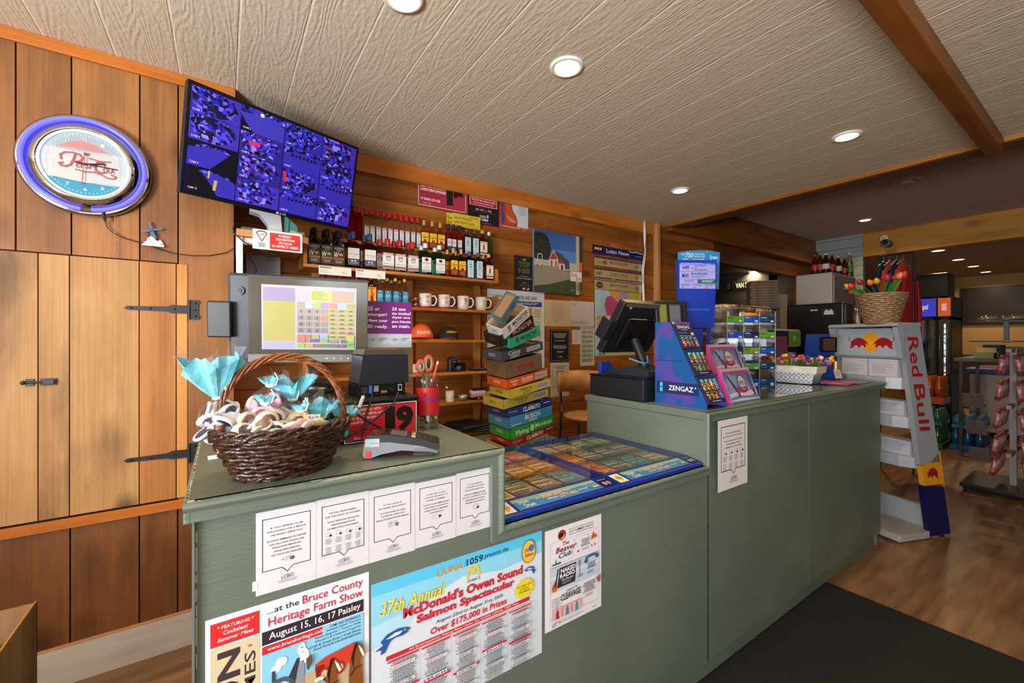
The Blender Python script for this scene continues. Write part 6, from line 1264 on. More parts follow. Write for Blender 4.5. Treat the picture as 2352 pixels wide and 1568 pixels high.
def f(s):
    s.rect(0, 0, 1, .5, '#2c5aa4'); s.rect(0, .28, .86, .5, '#4a78b8'); s.poly([(0, .05), (.1, .03), (.22, .05), (.3, .14), (.34, .3), (.3, .45), (.2, .5), (.05, .48), (0, .45)], noisy('leafy_print', '#12160e', '#2c3420', 60, .6)); s.rect(.0, .47, .88, .60, '#b8a894')
    s.poly([(0, .57), (.3, .56), (.6, .59), (.75, .66), (1, .72), (1, .8), (.5, .84), (0, .9)], '#8d8270'); s.poly([(0, .9), (.3, .86), (.75, .74), (1, .78), (1, 1), (0, 1)], noisy('grass_print', '#26301e', '#46502e', 90, .6))
    s.poly([(.42, .30), (.55, .34), (.72, .46), (.72, .58), (.46, .58)], '#3a3f42'); s.poly([(.29, .45), (.385, .30), (.48, .43), (.48, .56), (.3, .56)], '#c8c0b8'); s.poly([(.30, .45), (.385, .32), (.47, .44)], '#a82828'); s.rect(.33, .47, .36, .56, '#a82828'); s.rect(.42, .47, .45, .56, '#a82828'); s.poly([(.49, .50), (.555, .44), (.62, .50), (.62, .60), (.49, .60)], '#c8bca8'); s.poly([(.485, .50), (.555, .44), (.625, .50)], '#a82828'); s.rect(.54, .52, .58, .60, '#2a1c18'); s.frame(.06, .38, .16, .57, '#b8c0c4', .015)
    s.rect(.86, 0, .935, 1, '#b0a48c'); s.rect(.94, 0, 1, .5, '#1c2430'); s.poly([(.94, .45), (1, .43), (1, .6), (.95, .6)], '#c05a2c'); s.rect(.73, .60, .995, .78, '#d8cfc6'); s.frame(.73, .60, .995, .78, '#3a2c28', .006); s.tx('Dutch', .75, .62, .88, .70, '#7a2c38', .8, .3); s.tx('Store', .85, .68, .97, .76, '#7a2c38', .8, .3); s.rect(.87, .80, .93, .93, '#8a7258'); s.ell(.78, .93, .04, .02, '#6a665a'); s.ell(.95, .95, .04, .02, '#6a665a')
wallsheet('store_photo', 'canvas photo of a red and white store under blue sky', 'picture', rectY(YB - .022, 1227, 1337, 524.4, 669.7, 545, 677.7), '#6a7a94', f, Y=YW, t=.02)
def f(s):
    s.tx('U-HAUL', .08, .06, .26, .085, '#2a2a50', 1.5, .2); s.tx('MOVE AND SAVE', .5, .055, .86, .10, '#1c2230', 2.5, .2); s.rect(.1, .12, .95, .18, '#2c3478'); s.greek(.15, .135, .9, .165, 2, '#c8c8e0', 2, .5, True); s.rect(.1, .19, .78, .97, '#c8944a'); s.rect(.79, .19, .95, .97, '#cfcaa8')
    for j in range(5):
        for i in range(6): s.greek(.13 + .11 * i, .21 + .15 * j, .21 + .11 * i, .33 + .15 * j, 6, '#8a4a2c', j * 9 + i, .5, True); s.n -= 1
        s.greek(.80, .21 + .15 * j, .94, .32 + .15 * j, 5, '#6a6a58', j, .4, True); s.line([(.79, .335 + .15 * j), (.95, .335 + .15 * j)], '#6a6a58', .004)
wallsheet('price_chart', 'moving supplies price chart partly hidden behind the stacked drink boxes', 'poster', rectY(YW, 1119, 1250, 663, 882, 671.9, 842), '#c8ccd4', f)
def f(s): s.tx('BUSINESS VISIT SERVICES', .25, .1, .78, .13, '#6a5a44', .5); s.greek(.2, .18, .85, .8, 14, '#8a7a60', 3, .25, True); s.tx('LCBO', .35, .82, .5, .86, '#5a4c38', 1)
wallsheet('paper_form', 'tan printed form pinned below the store photo', 'paper', rectY(YW, 1250.6, 1309.5, 688, 748.4, 690.5, 749.7), '#c3aa86', f)
def f(s):
    s.greek(.05, .06, .3, .25, 5, '#8a8490', 2, .4); s.frame(.3, .12, .92, .75, '#7a7480', .005)
    for k in range(6): s.line([(.36 + .1 * k, .2), (.36 + .1 * k, .75)], '#a8a2ac', .003)
    s.greek(.05, .8, .9, .95, 4, '#8a8490', 4, .3)
wallsheet('paper_form', 'whitish ruled table form pinned right of the tan form', 'paper', rectY(YW, 1309.9, 1364, 690.5, 749.7, 693.6, 749.7), '#bfb4b0', f)
def f(s): s.frame(.04, .03, .96, .97, '#8a8a90', .012); s.greek(.12, .12, .88, .28, 5, '#c0c0c4', 2, .4, True); s.greek(.2, .34, .8, .38, 2, '#c0c0c4', 2, .4, True); s.greek(.12, .5, .88, .62, 4, '#c0c0c4', 6, .4, True); s.greek(.3, .68, .7, .74, 2, '#c0c0c4', 2, .4, True); s.tx('LCBO', .38, .83, .62, .88, '#c0c0c4', .3)
wallsheet('framed_notice', 'black framed notice below the tan form', 'notice', rectY(YB - .012, 1264.5, 1307.5, 756, 829.3, 756.8, 830), '#17161c', f, Y=YW, t=.01)
def f(s): bubble(s, '#3a3a44'); s.greek(.22, .12, .78, .2, 3, '#33333c', 2, .5, True); s.greek(.22, .24, .78, .34, 3, '#33333c', 3, .5, True); [s.ell(.25 + .17 * k, .44, .02, .012, '#33333c') for k in range(4)]; [s.greek(.19 + .17 * k, .5, .31 + .17 * k, .66, 7, '#8a8a92', k, .35, True) for k in range(4)]; s.tx('LCBO', .4, .84, .6, .88, '#4a4a54', .3)
wallsheet('paper_notice', 'cream bubble notice on the log wall under the black framed notice', 'notice', rectY(YW, 1264, 1307, 833, 911, 831.3, 909), '#bdb3a4', f)
def f(s): s.greek(.2, .1, .85, .9, 9, '#9a948c', 2, .25, True)
wallsheet('receipt', 'small white receipt pinned beside the black framed notice', 'paper', rectY(YW, 1314, 1332.5, 757.3, 790.5), '#c8c0b8', f)
def f(s):
    s.greek(.1, .03, .9, .06, 1, '#4a4a50', 2, .6, True)
    for k in range(7): s.rect(.1, .09 + .12 * k, .46, .16 + .12 * k, '#8f9a84'); s.n -= 1; s.rect(.54, .09 + .12 * k, .9, .16 + .12 * k, '#8f9a84'); s.greek(.1, .1 + .12 * k, .9, .19 + .12 * k, 5, '#5a5f54', k, .35)
wallsheet('price_list', 'long narrow greenish price list pinned left of the map', 'paper', rectY(YW, 1332.6, 1365, 751, 840.3), '#bdb8a8', f)
# map
def f(s):
    s.rect(0, 0, 1, 1, '#9db8c4'); R = random.Random(8)
    s.poly([(.12, 1), (.1, .72), (.05, .6), (.2, .5), (.25, .3), (.45, .02), (1, .0), (1, 1)], '#b8a88c')
    def blob(cx, cy, rx, ry, c): s.poly([(cx + rx * (1 + R.uniform(-.25, .2)) * math.cos(2 * PI * i / 14), cy + ry * (1 + R.uniform(-.25, .2)) * math.sin(2 * PI * i / 14)) for i in range(14)], multi('map_' + c, [c, c, c, '#5a5a50', c, c], 190, (1, 1, 2.4), .5))
    blob(.80, .18, .2, .14, '#b0a424'); blob(.55, .2, .18, .16, '#a088a8'); blob(.42, .14, .12, .16, '#c89448'); blob(.50, .33, .12, .1, '#c8a848'); blob(.33, .35, .14, .16, '#b03c78'); blob(.18, .55, .16, .08, '#c89060'); blob(.40, .56, .16, .1, '#94a048'); blob(.65, .45, .16, .12, '#a898b8')
    s.greek(.12, .08, .3, .45, 14, '#4a5a6a', 3, .12); s.rect(.08, .82, .2, .86, '#c8a020'); s.rect(.08, .86, .2, .89, '#a82830'); s.rect(.08, .89, .2, .91, '#28407a'); s.rect(.08, .93, .13, .95, '#a82830'); s.rect(.16, .93, .21, .95, '#28507a'); s.rect(.08, .965, .13, .985, '#28604a'); s.rect(.16, .965, .21, .985, '#28604a')
wallsheet('wall_map', 'colourful country map pinned to the log wall under the lottery news', 'map', rectY(YW, 1366, 1472, 640, 816, 650, 816), '#a8b8b8', f)
ln = thing('lottery_news_board', 'blue headed lottery news holder with three plastic sleeves over the map', 'sign', (0, 0, 0)); Y = YB - .006
a, z0, w_, h_ = rectY(Y, 1361, 1477, 564, 583, 577.6, 596); s = Sheet(w_, h_, '#1c1c58', t=.003, rough=.25)
s.tx('Lotto News', .25, .25, .70, .75, '#c8c8dc', 1.8); [s.ell(.05 + .045 * k, .42, .022, .16, '#d8a824') for k in range(3)]; s.tx('Play Smart', .83, .55, .97, .7, '#c8c8dc', .6); s.line([(.7, .12), (.76, .22), (.84, .1), (.98, .2)], '#c8d0e0', .012); s.build('header', ln, (a, Y, z0))
for k, (a1_, b1_, a2_, b2_, t1) in enumerate(((590.6, 609, 608, 623, '$250,000'), (620, 636, 629, 645, 'CLASSIC DRAW'), (643.7, 661.5, 653, 671, '$60,000,000'))):
    a, z0, w_, h_ = rectY(Y, 1365.5, 1475, a1_, b1_, a2_, b2_); z0 -= .002 * k; s = Sheet(w_, h_, '#c8b684', t=.0006, rough=.3, coat=.6); s.tx(t1, .3, .18, .68, .6, '#3a3020', 1.2)
    if k == 1: s.tx('649', .03, .2, .15, .75, '#2a2418', 1); s.tx('$4,000,000 GOLD BALL DRAW', .22, .68, .75, .85, '#8a4a24', .4)
    elif k == 0: s.ell(.2, .5, .05, .3, '#8a7a4a'); s.tx('DAILY', .04, .35, .16, .65, '#8a7a4a', .5)
    else: s.ell(.1, .5, .07, .4, '#3a3020'); s.tx('MAX', .05, .32, .16, .68, '#b3a070', 1)
    s.poly([(.88, .2), (.94, .5), (.88, .8), (.82, .5)], '#9a8a5c'); s.build('strip_card', ln, (a, Y, z0))
    MB().box(a - .002, a + w_ + .006, Y - .006, Y - .005, z0 - .008, z0 + h_ + .004, clear('#ffffff', .5, .08)).build('sleeve', ln); MB().box(a - .002, a + w_ + .006, Y - .004, Y - .001, z0 + h_ + .006, z0 + h_ + .012, col('#2c3070', .3)).build('rail', ln)
# white cable conduit hanging by the post
P = [(1481, 507), (1480, 540), (1482, 575), (1477, 620), (1477, 655), (1478, 700), (1474, 760), (1474, 850)]
tag(MB().tube([W(u, v, Y=2.675) for u, v in P], .010, WHT, 8).tube([W(u + 3 * math.sin(i * 1.7), v, Y=2.668) for i, (u, v) in enumerate(P)], .006, col('#b8b4ae', .4), 8).build('white_cable'), 'bundle of white cables hanging down the log wall beside the map', 'cable')

# ================================================================ STACK OF DRINK TRAYS
BR = col('#6e5238', .75)
def tray(label, u, z, L, H_, c, roll, fn, side='#888888', D=.17, dx=0, dy=0, topc=None, y0=1.55, group='flattened drink boxes in the tall stack'):
    p = W(u, 800, Y=y0); t = thing('drink_box', label, 'box', (p.x + dx, y0 + dy, z), group=group, rot=(0, 0, 0))
    t.rotation_mode = 'XYZ'; M_ = Matrix.Rotation(math.radians(23.7), 4, 'Z') @ Matrix.Rotation(-math.radians(roll), 4, 'Y'); t.rotation_euler = M_.to_euler()
    m = MB(); cc = col(c, .45); w_ = .003
    m.box(0, L, 0, D, 0, w_, BR).box(0, L, 0, w_, 0, H_, cc).box(0, L, D - w_, D, 0, H_, cc).box(0, w_, 0, D, 0, H_, cc).box(L - w_, L, 0, D, 0, H_, cc).box(w_, L - w_, w_, D - w_, H_ - .012, H_ - .009, col(topc, .7) if topc else BR)
    m.v = [(x + .503 * y, y, z) for x, y, z in m.v]; m.build('carton', t)
    s = Sheet(L * .985, H_ * .94, c, t=.0004, rough=.4); fn(s); s.build('front_print', t, (L * .007, -.0003, H_ * .03))
    SL = D * math.hypot(1, .503); s = Sheet(SL * .94, H_ * .9, c, t=.0004, rough=.4); s.greek(.25, .3, .75, .7, 2, side, 3, .4, True); s.build('side_print', t, (.503 * D * .97 - .0006, D * .97, H_ * .05), (0, 0, -PI / 2 - math.atan(.503))); return t
def bars(s, x0, y0, x1, y1): 
    s.rect(x0, y0, x1, y1, '#d8d4d0')
    for k in range(10): a = x0 + .01 + (x1 - x0 - .02) * k / 10; s.rect(a, y0 + .08, a + (x1 - x0) * .06, y1 - .08, '#7a7aa0' if k % 2 else '#4a4a54'); s.n -= 1
    s.n += 1
def tt(s): s.tx('TWISTED TEA', .22, .2, .50, .55, '#2c2a14', 2.5); s.tx('HALF & HALF', .28, .62, .46, .85, '#2c2a14', 1); bars(s, .64, .12, .96, .85)
def cl(s): s.tx("MOTT'S", .45, .05, .55, .14, '#dcdce8', 1); s.tx('CLAMATO', .32, .2, .72, .88, '#e4e0e4', 4); s.tx('The Original', .03, .35, .2, .55, '#dcdce8', .8); s.greek(.8, .3, .97, .5, 1, '#dcdce8', 2, .6)
tray('yellow drink tray at the very bottom of the stack', 1170, .790, .40, .062, '#b8a436', 0, tt, '#4a4420', dx=-.015)
tray('red tomato cocktail tray second from the bottom', 1174, .853, .42, .030, '#9c1c24', 0, cl, '#e0c8c8')
tray('bright green brewery tray above the red tray', 1172.5, .884, .425, .048, '#28903a', 0, lambda s: (s.tx('Flying', .1, .3, .38, .9, '#dce8d0', 1.5), s.ell(.46, .5, .05, .35, '#b8d8a0', 10), s.tx('Monkeys', .53, .2, .95, .85, '#dce8d0', 1.5)), '#b8d8a0')
tray('light blue beer tray below the dark blue tray', 1169, .934, .42, .050, '#3f8cb8', 0, lambda s: (s.tx('BUSCH', .33, .15, .68, .6, '#dce8ee', 3), s.tx('LIGHT', .43, .68, .62, .92, '#dce8ee', 2, .1), s.greek(.05, .75, .25, .85, 1, '#dce8ee', 2, .6)), '#dce8ee')
tray('dark blue tomato cocktail tray in the middle of the stack', 1164, .986, .43, .034, '#18387c', 0, cl, '#b8c4e0')
tray('lower of the two yellow iced tea trays in mid stack', 1156, 1.022, .43, .042, '#bcab40', 1.5, tt, '#4a4420')
tray('upper of the two yellow iced tea trays in mid stack', 1172, 1.066, .39, .042, '#c2b03c', 3, tt, '#4a4420')
tray('orange gin cocktail tray above the yellow trays', 1166, 1.110, .39, .042, '#cc5418', 4, lambda s: (s.tx('Georgian', .06, .15, .22, .5, '#f0dcc8', 1, .2), s.tx('Bay', .1, .55, .2, .85, '#f0dcc8', 1, .2), s.tx('GIN SMASH', .30, .2, .58, .55, '#f0dcc8', 1.5), s.greek(.32, .65, .58, .8, 1, '#f0dcc8', 2, .6), bars(s, .64, .12, .95, .8)), '#f0dcc8')
tray('tall plain brown beer carton with a red bow tie logo', 1164, 1.155, .33, .075, '#6e5640', 5, lambda s: (s.poly([(.28, .35), (.5, .42), (.72, .3), (.72, .75), (.5, .6), (.28, .8)], '#8a2c20'), s.tx('Budweiser', .34, .45, .66, .62, '#6e5640', 1), s.tx('12', .05, .12, .13, .35, '#3a2c20', 1)), '#5a4430')
tray('grey light beer tray above the brown carton', 1155, 1.232, .375, .042, '#40444e', 7, lambda s: (s.tx('Coors', .12, .08, .40, .55, '#dcdce0', 2.5, .1), s.tx('LIGHT', .17, .6, .38, .92, '#dcdce0', 2.5), s.poly([(.2, .08), (.25, -.0), (.3, .08)], '#dcdce0'), bars(s, .55, .2, .92, .7)), '#c8c8cc')
def claw(s, c): [s.poly([(.16 + .035 * k, .15), (.185 + .035 * k, .12), (.18 + .035 * k, .85 - .1 * abs(k - 1)), (.165 + .035 * k, .7)], c) for k in range(3)]
tray('teal green energy drink tray tilted on the grey tray', 1174, 1.288, .28, .045, '#2a9474', 13, lambda s: (claw(s, '#16382c'), s.tx('MONSTER', .32, .2, .88, .6, '#16382c', 2), s.tx('ENERGY', .45, .7, .8, .85, '#16382c', .5)), '#16382c', D=.13)
tray('black energy drink tray tilted above the teal green one', 1152, 1.296, .31, .05, '#1a1614', 19.5, lambda s: (claw(s, '#4aa824'), s.tx('MONSTER', .34, .2, .94, .7, '#c89880', 2)), '#3a3a3a', D=.13)
tray('white energy drink tray tilted steeply near the top of the stack', 1160, 1.330, .25, .048, '#b4b8bc', 27, lambda s: (claw(s, '#2a2a2e'), s.tx('MONSTER', .34, .12, .94, .55, '#2a2a2e', 2), s.tx('ENERGY ZERO ULTRA', .4, .65, .9, .82, '#4a4a50', .5)), '#3a3a3a', D=.13)
tray('grey teal lemonade tray leaning on top of the whole stack, brown inside', 1158, 1.392, .17, .04, '#48686c', 42, lambda s: (s.tx("MIKE'S", .1, .3, .4, .7, '#7a2c34', 2), s.tx('HARD', .5, .25, .8, .75, '#22343a', 2)), '#3a3a3a', D=.07)
# bar stool behind the low counter
st = thing('bar_stool', 'bentwood stool with chrome legs standing behind the lottery cases', 'stool', (2.12, 2.14, 0), rz=-.35); BW = wood('stool_ply', '#c4905c', '#b07a46', '#8a5a2e', 'X', .4, knots=0, bump=.05, tint=.02)
m = MB(); vs = []; n_ = 12
for i in range(n_ + 1):
    a = -.75 + 1.5 * i / n_; x = .20 * math.sin(a) / math.sin(.75); y = .21 - .10 * (1 - math.cos(a)) / (1 - math.cos(.75)); k = .5 * abs(i / n_ - .5) ** 2.5 * .12
    vs += [(x, y, .945 + k), (x, y + .01, 1.10 - k)]
m.add(vs, [(2 * i, 2 * i + 2, 2 * i + 3, 2 * i + 1) for i in range(n_)], BW, True); m.build('backrest', st, solid=.012)
MB().lathe([(.0001, .78), (.17, .78), (.19, .79), (.19, .80), (.17, .808), (.0001, .806)], (0, 0, 0), BW, 32, cap=False).build('seat', st)
for sx in (-1, 1):
    for sy in (-1, 1):
        P = [(sx * .15, sy * .13, .78), (sx * .20, sy * .19, 0.01)]
        if sy > 0: P = [(sx * .17, .16, 1.06), (sx * .165, .15, .8), (sx * .20, .19, 0.01)]
        MB().tube(P, .011, CHROME, 10).build('leg', st)
MB().tube([(.175 * math.cos(2 * PI * i / 4 + PI / 4) * 1.42, .16 * math.sin(2 * PI * i / 4 + PI / 4) * 1.42, .30) for i in range(4)], .008, CHROME, 8, closed=True).build('foot_ring', st)

# ================================================================ LOTTERY TICKET CASES
BLU = col('#0f2c8c', .25, coat=.4)
TC = [['#a8406c', '#c86a94', '#7a2c50', '#d8a0b4'], ['#c8782c', '#d89a38', '#8a4a20', '#e0b850'], ['#3c3a44', '#5a5864', '#24222c', '#8a8894'], ['#1c5a4c', '#2a7a64', '#123a34', '#6aa890'], ['#c2bc98', '#9ca848', '#d0ccb0', '#a8a48c'], ['#c03c24', '#d8742c', '#8a1c1c', '#d8a43c'],
      ['#3a6a7c', '#4a90a4', '#244a5c', '#88b4bc'], ['#8f7450', '#b89a6c', '#5c4630', '#d0bc94'], ['#2c2430', '#8a2c34', '#3c3044', '#a89c8c'], ['#7c2c3c', '#c8a43c', '#2c6a4c', '#3a4a8c'], ['#a09478', '#c8bc9c', '#6a5c44', '#3c3428'], ['#4c6a4c', '#8ca47c', '#2c3c2c', '#c8c8a0']]
TN = ['pink', 'orange', 'charcoal', 'dark green', 'pale green and cream', 'red and orange', 'teal', 'tan', 'black and red', 'mixed colour', 'sandy', 'olive']
def case(x0, x1, lab, where, pattern):
    y0, y1, zb, zt = .925, 1.50, ZL + .0005, .874; c = thing('lottery_ticket_case', lab, 'display case', (0, 0, 0)); r_ = .016
    MB().box(x0, x1, y0 + .07, y1, zb, zb + .006, col('#5a5468', .6)).build('base', c)
    fr = MB().box(x0, x0 + r_, y0 + .07, y1, zb, zt, BLU).box(x1 - r_, x1, y0 + .07, y1, zb, zt, BLU).box(x0 + r_, x1 - r_, y1 - .012, y1, zb, zt, BLU)
    fr.box(x0 + r_, x1 - r_, y0 + .07, y0 + .084, zb, zt, BLU); fr.build('frame', c, bevel=.002)
    MB().prism([(y0, zb), (y0, zb + .010), (y0 + .01, zb + .014), (y0 + .07, zt), (y0 + .07, zb)], x0, x1, BLU, 'X').build('sloped_front', c, bevel=.0015)
    MB().box(x0 + .004, x1 - .004, y0 + .078, y1 - .004, zt, zt + .002, clear('#fbfdfd', .12, .03)).build('glass_lid', c)
    sl = math.hypot(.056, zt - zb - .016); s = Sheet((x1 - x0) * .72, sl, '#3c7cb4', t=.0005, rough=.25)
    s.rect(0, 0, 1, .3, '#88a88c'); s.poly([(.1, .0), (.35, .3), (.3, .0)], '#6aa8a0'); s.tx('Dream', .05, .18, .16, .5, '#dcd8dc', 1.5); s.tx('Draws', .08, .55, .19, .9, '#dcd8dc', 1.5); s.tx('GET A', .24, .3, .3, .45, '#e0dcd0', 1); s.tx('DREAM DRAWS', .31, .18, .56, .5, '#e0b48c', 4); s.tx('TICKET', .58, .25, .66, .4, '#e0dcd0', .6); s.tx('WITH EACH', .34, .6, .46, .78, '#e0dcd0', 1); s.tx('LOTTO MAX', .48, .52, .7, .85, '#e0b48c', 4); s.tx('PURCHASE', .72, .55, .84, .7, '#e0dcd0', .6); s.frame(.84, .25, .98, .5, '#e0dcd0', .004); s.rect(.9, .6, .98, .8, '#b8b860')
    ang = math.atan2(zt - zb - .016, .056); s.build('banner', c, (x0 + (x1 - x0) * .14, y0 + .0115, zb + .0155), (ang - PI / 2, 0, 0))
    s = Sheet(.04, sl, '#d8d8d4', t=.0005, rough=.3); s.poly([(.5, .12), (.9, .5), (.5, .9), (.1, .5)], '#c8b020'); s.tx('$20', .3, .4, .7, .6, '#4a4420', 1); s.build('price_badge', c, (x0 + .012, y0 + .0115, zb + .0155), (ang - PI / 2, 0, 0))
    s = Sheet(.042, sl, '#141c50', t=.0005, rough=.3); s.tx('Play Smart', .1, .15, .9, .3, '#c8c8dc', .6); s.ell(.3, .65, .16, .2, '#d88a80'); s.ell(.7, .65, .16, .2, '#88a89c'); s.build('smart_badge', c, (x1 - .052, y0 + .0115, zb + .0155), (ang - PI / 2, 0, 0))
    # tickets
    nx, ny = 4, 3; xa, xb, ya, yb = x0 + .022, x1 - .022, y0 + .095, y1 - .018; rn = random.Random(len(where)); k = 0
    for i in range(nx):
        for j in range(ny):
            cidx = pattern[i * ny + j]; w_ = (xb - xa) / nx - .004; d = (yb - ya) / ny - .004; x = xa + (xb - xa) * i / nx; y = ya + (yb - ya) * j / ny
            s = Sheet(w_, d, TC[cidx][0], t=.0006, rough=.4, coat=.3); pm = multi('ticket_print_%d' % cidx, TC[cidx] + [TC[cidx][3], '#e0d8c0'], 190 + 9 * cidx, (1, 1, 2.2), .4)
            s.rect(.03, .02, .97, .30, TC[cidx][2]); s.tx(['LUCKY', 'CASH', 'BINGO', 'MONEY', 'INSTANT', 'WINNER', 'GOLD'][(cidx + i + j) % 7], .1, .06, .9, .18, TC[cidx][3], 2); s.tx(['$100,000', '$5,000', '$50,000', '$250'][(i + j) % 4], .15, .20, .85, .28, '#d8d0b8', 1.5)
            s.rect(.05, .33, .95, .8, pm)
            for r2 in range(6): s.greek(.08, .35 + .075 * r2, .92, .40 + .075 * r2, 1, ['#e8e0cc', TC[cidx][3], TC[cidx][2]][r2 % 3], r2 + k, .9)
            if cidx in (6, 4): s.rect(.12, .36, .46, .56, TC[cidx][1]); s.rect(.54, .36, .88, .56, TC[cidx][1]); s.rect(.12, .6, .46, .78, TC[cidx][1]); s.rect(.54, .6, .88, .78, TC[cidx][1])
            if cidx == 5: s.rect(.1, .35, .9, .6, '#d06a28'); s.ell(.5, .72, .16, .08, '#d8b84a')
            s.rect(.03, .83, .97, .97, TC[cidx][2]); s.greek(.1, .86, .9, .94, 2, TC[cidx][3], 7 + k, .4)
            lab2 = '%s scratch ticket in the %s case, column %s from left, %s row' % (TN[cidx], where, ['one', 'two', 'three', 'four'][i], ['front', 'middle', 'back'][j])
            tag(s.build('lottery_ticket', None, (x, y, zb + .0085), (-PI / 2, 0, 0)), lab2, 'lottery ticket', 'scratch tickets under the glass'); k += 1
case(.602, 1.048, 'left blue framed glass case of scratch tickets in the lowered counter', 'left', [4, 3, 2, 9, 2, 0, 8, 1, 0, 6, 1, 5])
case(1.052, 1.506, 'right blue framed glass case of scratch tickets, against the raised counter', 'right', [5, 5, 7, 9, 8, 7, 6, 2, 3, 7, 10, 11])
# ================================================================ THINGS ON THE RIGHT COUNTER
dr = thing('cash_drawer', 'wide black cash drawer under the tilted till on the raised counter', 'cash drawer', (1.535, 1.225, ZT))
MB().box(0, .40, 0, .33, .004, .100, BLK).box(-.003, .403, -.003, .333, .100, .108, BLK2).build('case', dr, bevel=.003)
for x in (.03, .37):
    for y in (.03, .30): MB().cyl((x, y, 0), .01, .005, BLK2, 10).build('foot', dr)
p2 = thing('till_monitor', 'black till monitor seen from behind, tilted on a slanted arm', 'monitor', (1.72, 1.42, 1.386), rot=(math.radians(33), 0, 0))
MB().box(-.18, .18, -.015, .03, -.14, .145, BLK).box(-.12, .12, -.035, -.015, -.1, .07, BLK2).build('housing', p2, bevel=.008); MB().box(-.165, .165, .030, .032, -.12, .13, col('#2a2c30', .1)).build('screen', p2)
MB().box(-.235, -.182, -.03, .03, -.055, .05, BLK).build('card_reader', p2, bevel=.003); MB().ball((-.13, -.017, .12), .008, GRY, 10).box(-.165, .165, -.016, -.0135, .125, .14, col('#5a4c3c', .4)).build('trim_detail', p2)
b = thing('till_stand', 'black wedge stand with slanted arm holding the till monitor', 'stand', (1.70, 1.36, ZT + .1085)); MB().prism([(-.13, 0), (.13, 0), (.12, .022), (-.02, .045), (-.12, .03)], -.12, .12, NAVY, 'X').build('base', b, bevel=.006)
MB().tube([(-.02, -.03, .035), (-.02, .0, .10), (-.02, .035, .17)], .022, BLK, 12).build('arm', b)
MB().tube([(-.10, -.0, .08), (-.085, -.07, .06), (-.05, -.07, .06), (-.03, -.05, .09)], .004, col('#2c78b0', .4), 7).build('blue_cable', b)
cd = thing('customer_display', 'small black customer display above the blue lighter display', 'display', (1.845, 1.30, 1.447), rot=(math.radians(-8), 0, -.50))
w_, h_ = .165, .155
MB().box(-w_ / 2, w_ / 2, 0, .022, -h_ / 2, h_ / 2, BLK).build('housing', cd, bevel=.006)
s = Sheet(w_ * .74, h_ * .74, '#3a3c48', t=.0005, rough=.08); s.rect(0, 0, .3, 1, '#6a7430'); s.rect(.3, 0, .42, 1, '#1c2018'); s.rect(.42, .05, .86, .85, '#5a5a6c'); s.rect(.9, 0, 1, 1, '#1a1512'); s.rect(.3, .8, .9, 1, '#3a2a28'); s.build('screen', cd, loc=(-w_ * .37, -.0002, -h_ * .37))  # green and purple bands are a reflection painted onto the screen
MB().tube([(-.01, .02, -.03), (-.03, .06, -.12), (-.05, .07, -.19)], .010, BLK2, 8).build('neck', cd)
tag(MB().prism([(0, 0), (.11, 0), (.11, .13), (.08, .16), (0, .16)], 0, .02, col('#123a9c', .35), 'Y').build('blue_bracket', None, loc=(1.66, 1.595, ZT + .0005), rot=(0, 0, .2)), 'glossy blue plastic bracket behind the cash drawer', 'bracket')
# lighter display
zg = thing('lighter_display', 'tall stepped blue and purple cardboard display of patterned lighters', 'display stand', (1.588, .958, ZT))
def zmat():
    m = newmat('hexagon_print'); n = m.node_tree.nodes; l = m.node_tree.links; b_ = bsdf(m); tc = n.new('ShaderNodeTexCoord'); no = n.new('ShaderNodeTexNoise'); no.inputs['Scale'].default_value = 9; no.inputs['Detail'].default_value = 1; l.new(tc.outputs['Object'], no.inputs['Vector'])
    r = n.new('ShaderNodeValToRGB'); e = r.color_ramp.elements; e[0].position = .5; e[0].color = lin('#0f4f90'); e[1].position = .78; e[1].color = lin('#6a3484'); q = e.new(.5); q.color = lin('#2a4a9c'); l.new(no.outputs[0], r.inputs[0])
    vo = n.new('ShaderNodeTexVoronoi'); vo.inputs['Scale'].default_value = 190; vo.feature = 'DISTANCE_TO_EDGE'; l.new(tc.outputs['Object'], vo.inputs['Vector']); mr = n.new('ShaderNodeMapRange'); mr.inputs[1].default_value = 0; mr.inputs[2].default_value = .12; mr.inputs[3].default_value = .72; l.new(vo.outputs['Distance'], mr.inputs[0])
    vm = n.new('ShaderNodeVectorMath'); vm.operation = 'SCALE'; l.new(r.outputs[0], vm.inputs[0]); l.new(mr.outputs[0], vm.inputs['Scale']); l.new(vm.outputs[0], b_.inputs['Base Color']); b_.inputs['Roughness'].default_value = .35; return m
ZM = zmat(); WZ = .137; NB = col('#1c2450', .35)
# side outline (y,z): front slope from (0,0) up to (.19,.36)
sl = [(0, 0), (.245, 0), (.245, .355), (.17, .355), (0.0, .02)]
for x in (0, WZ - .004): MB().prism(sl, x, x + .004, ZM, 'X').build('side_panel', zg)
MB().box(.004, WZ - .004, .241, .245, 0, .355, NB).box(.004, WZ - .004, .17, .245, .351, .355, NB).box(.004, WZ - .004, 0, .245, 0, .004, NB).build('back_panel', zg)
ang = math.atan2(.335, .17); L = math.hypot(.17, .335)
seg = [(.655, 1.0, '#2a2444'), (.33, .64, '#33244c'), (.0, .315, '#3a2048')]
LP = [[('#c8a43c', '#b82c30'), ('#2ca898', '#8a2430'), ('#24242c', '#c8402c'), ('#3a8ac0', '#c87a3c')], [('#b87c34', '#3a241c'), ('#6a7aac', '#8aa43c'), ('#a8344c', '#2c8a5c'), ('#4a5a48', '#b83c34')], [('#c8bc5c', '#3a3a34'), ('#c8983c', '#6a4a1c'), ('#a8202c', '#c8a43c'), ('#8a9cb8', '#3a6a9c')]]
PN = ['top', 'middle', 'bottom']
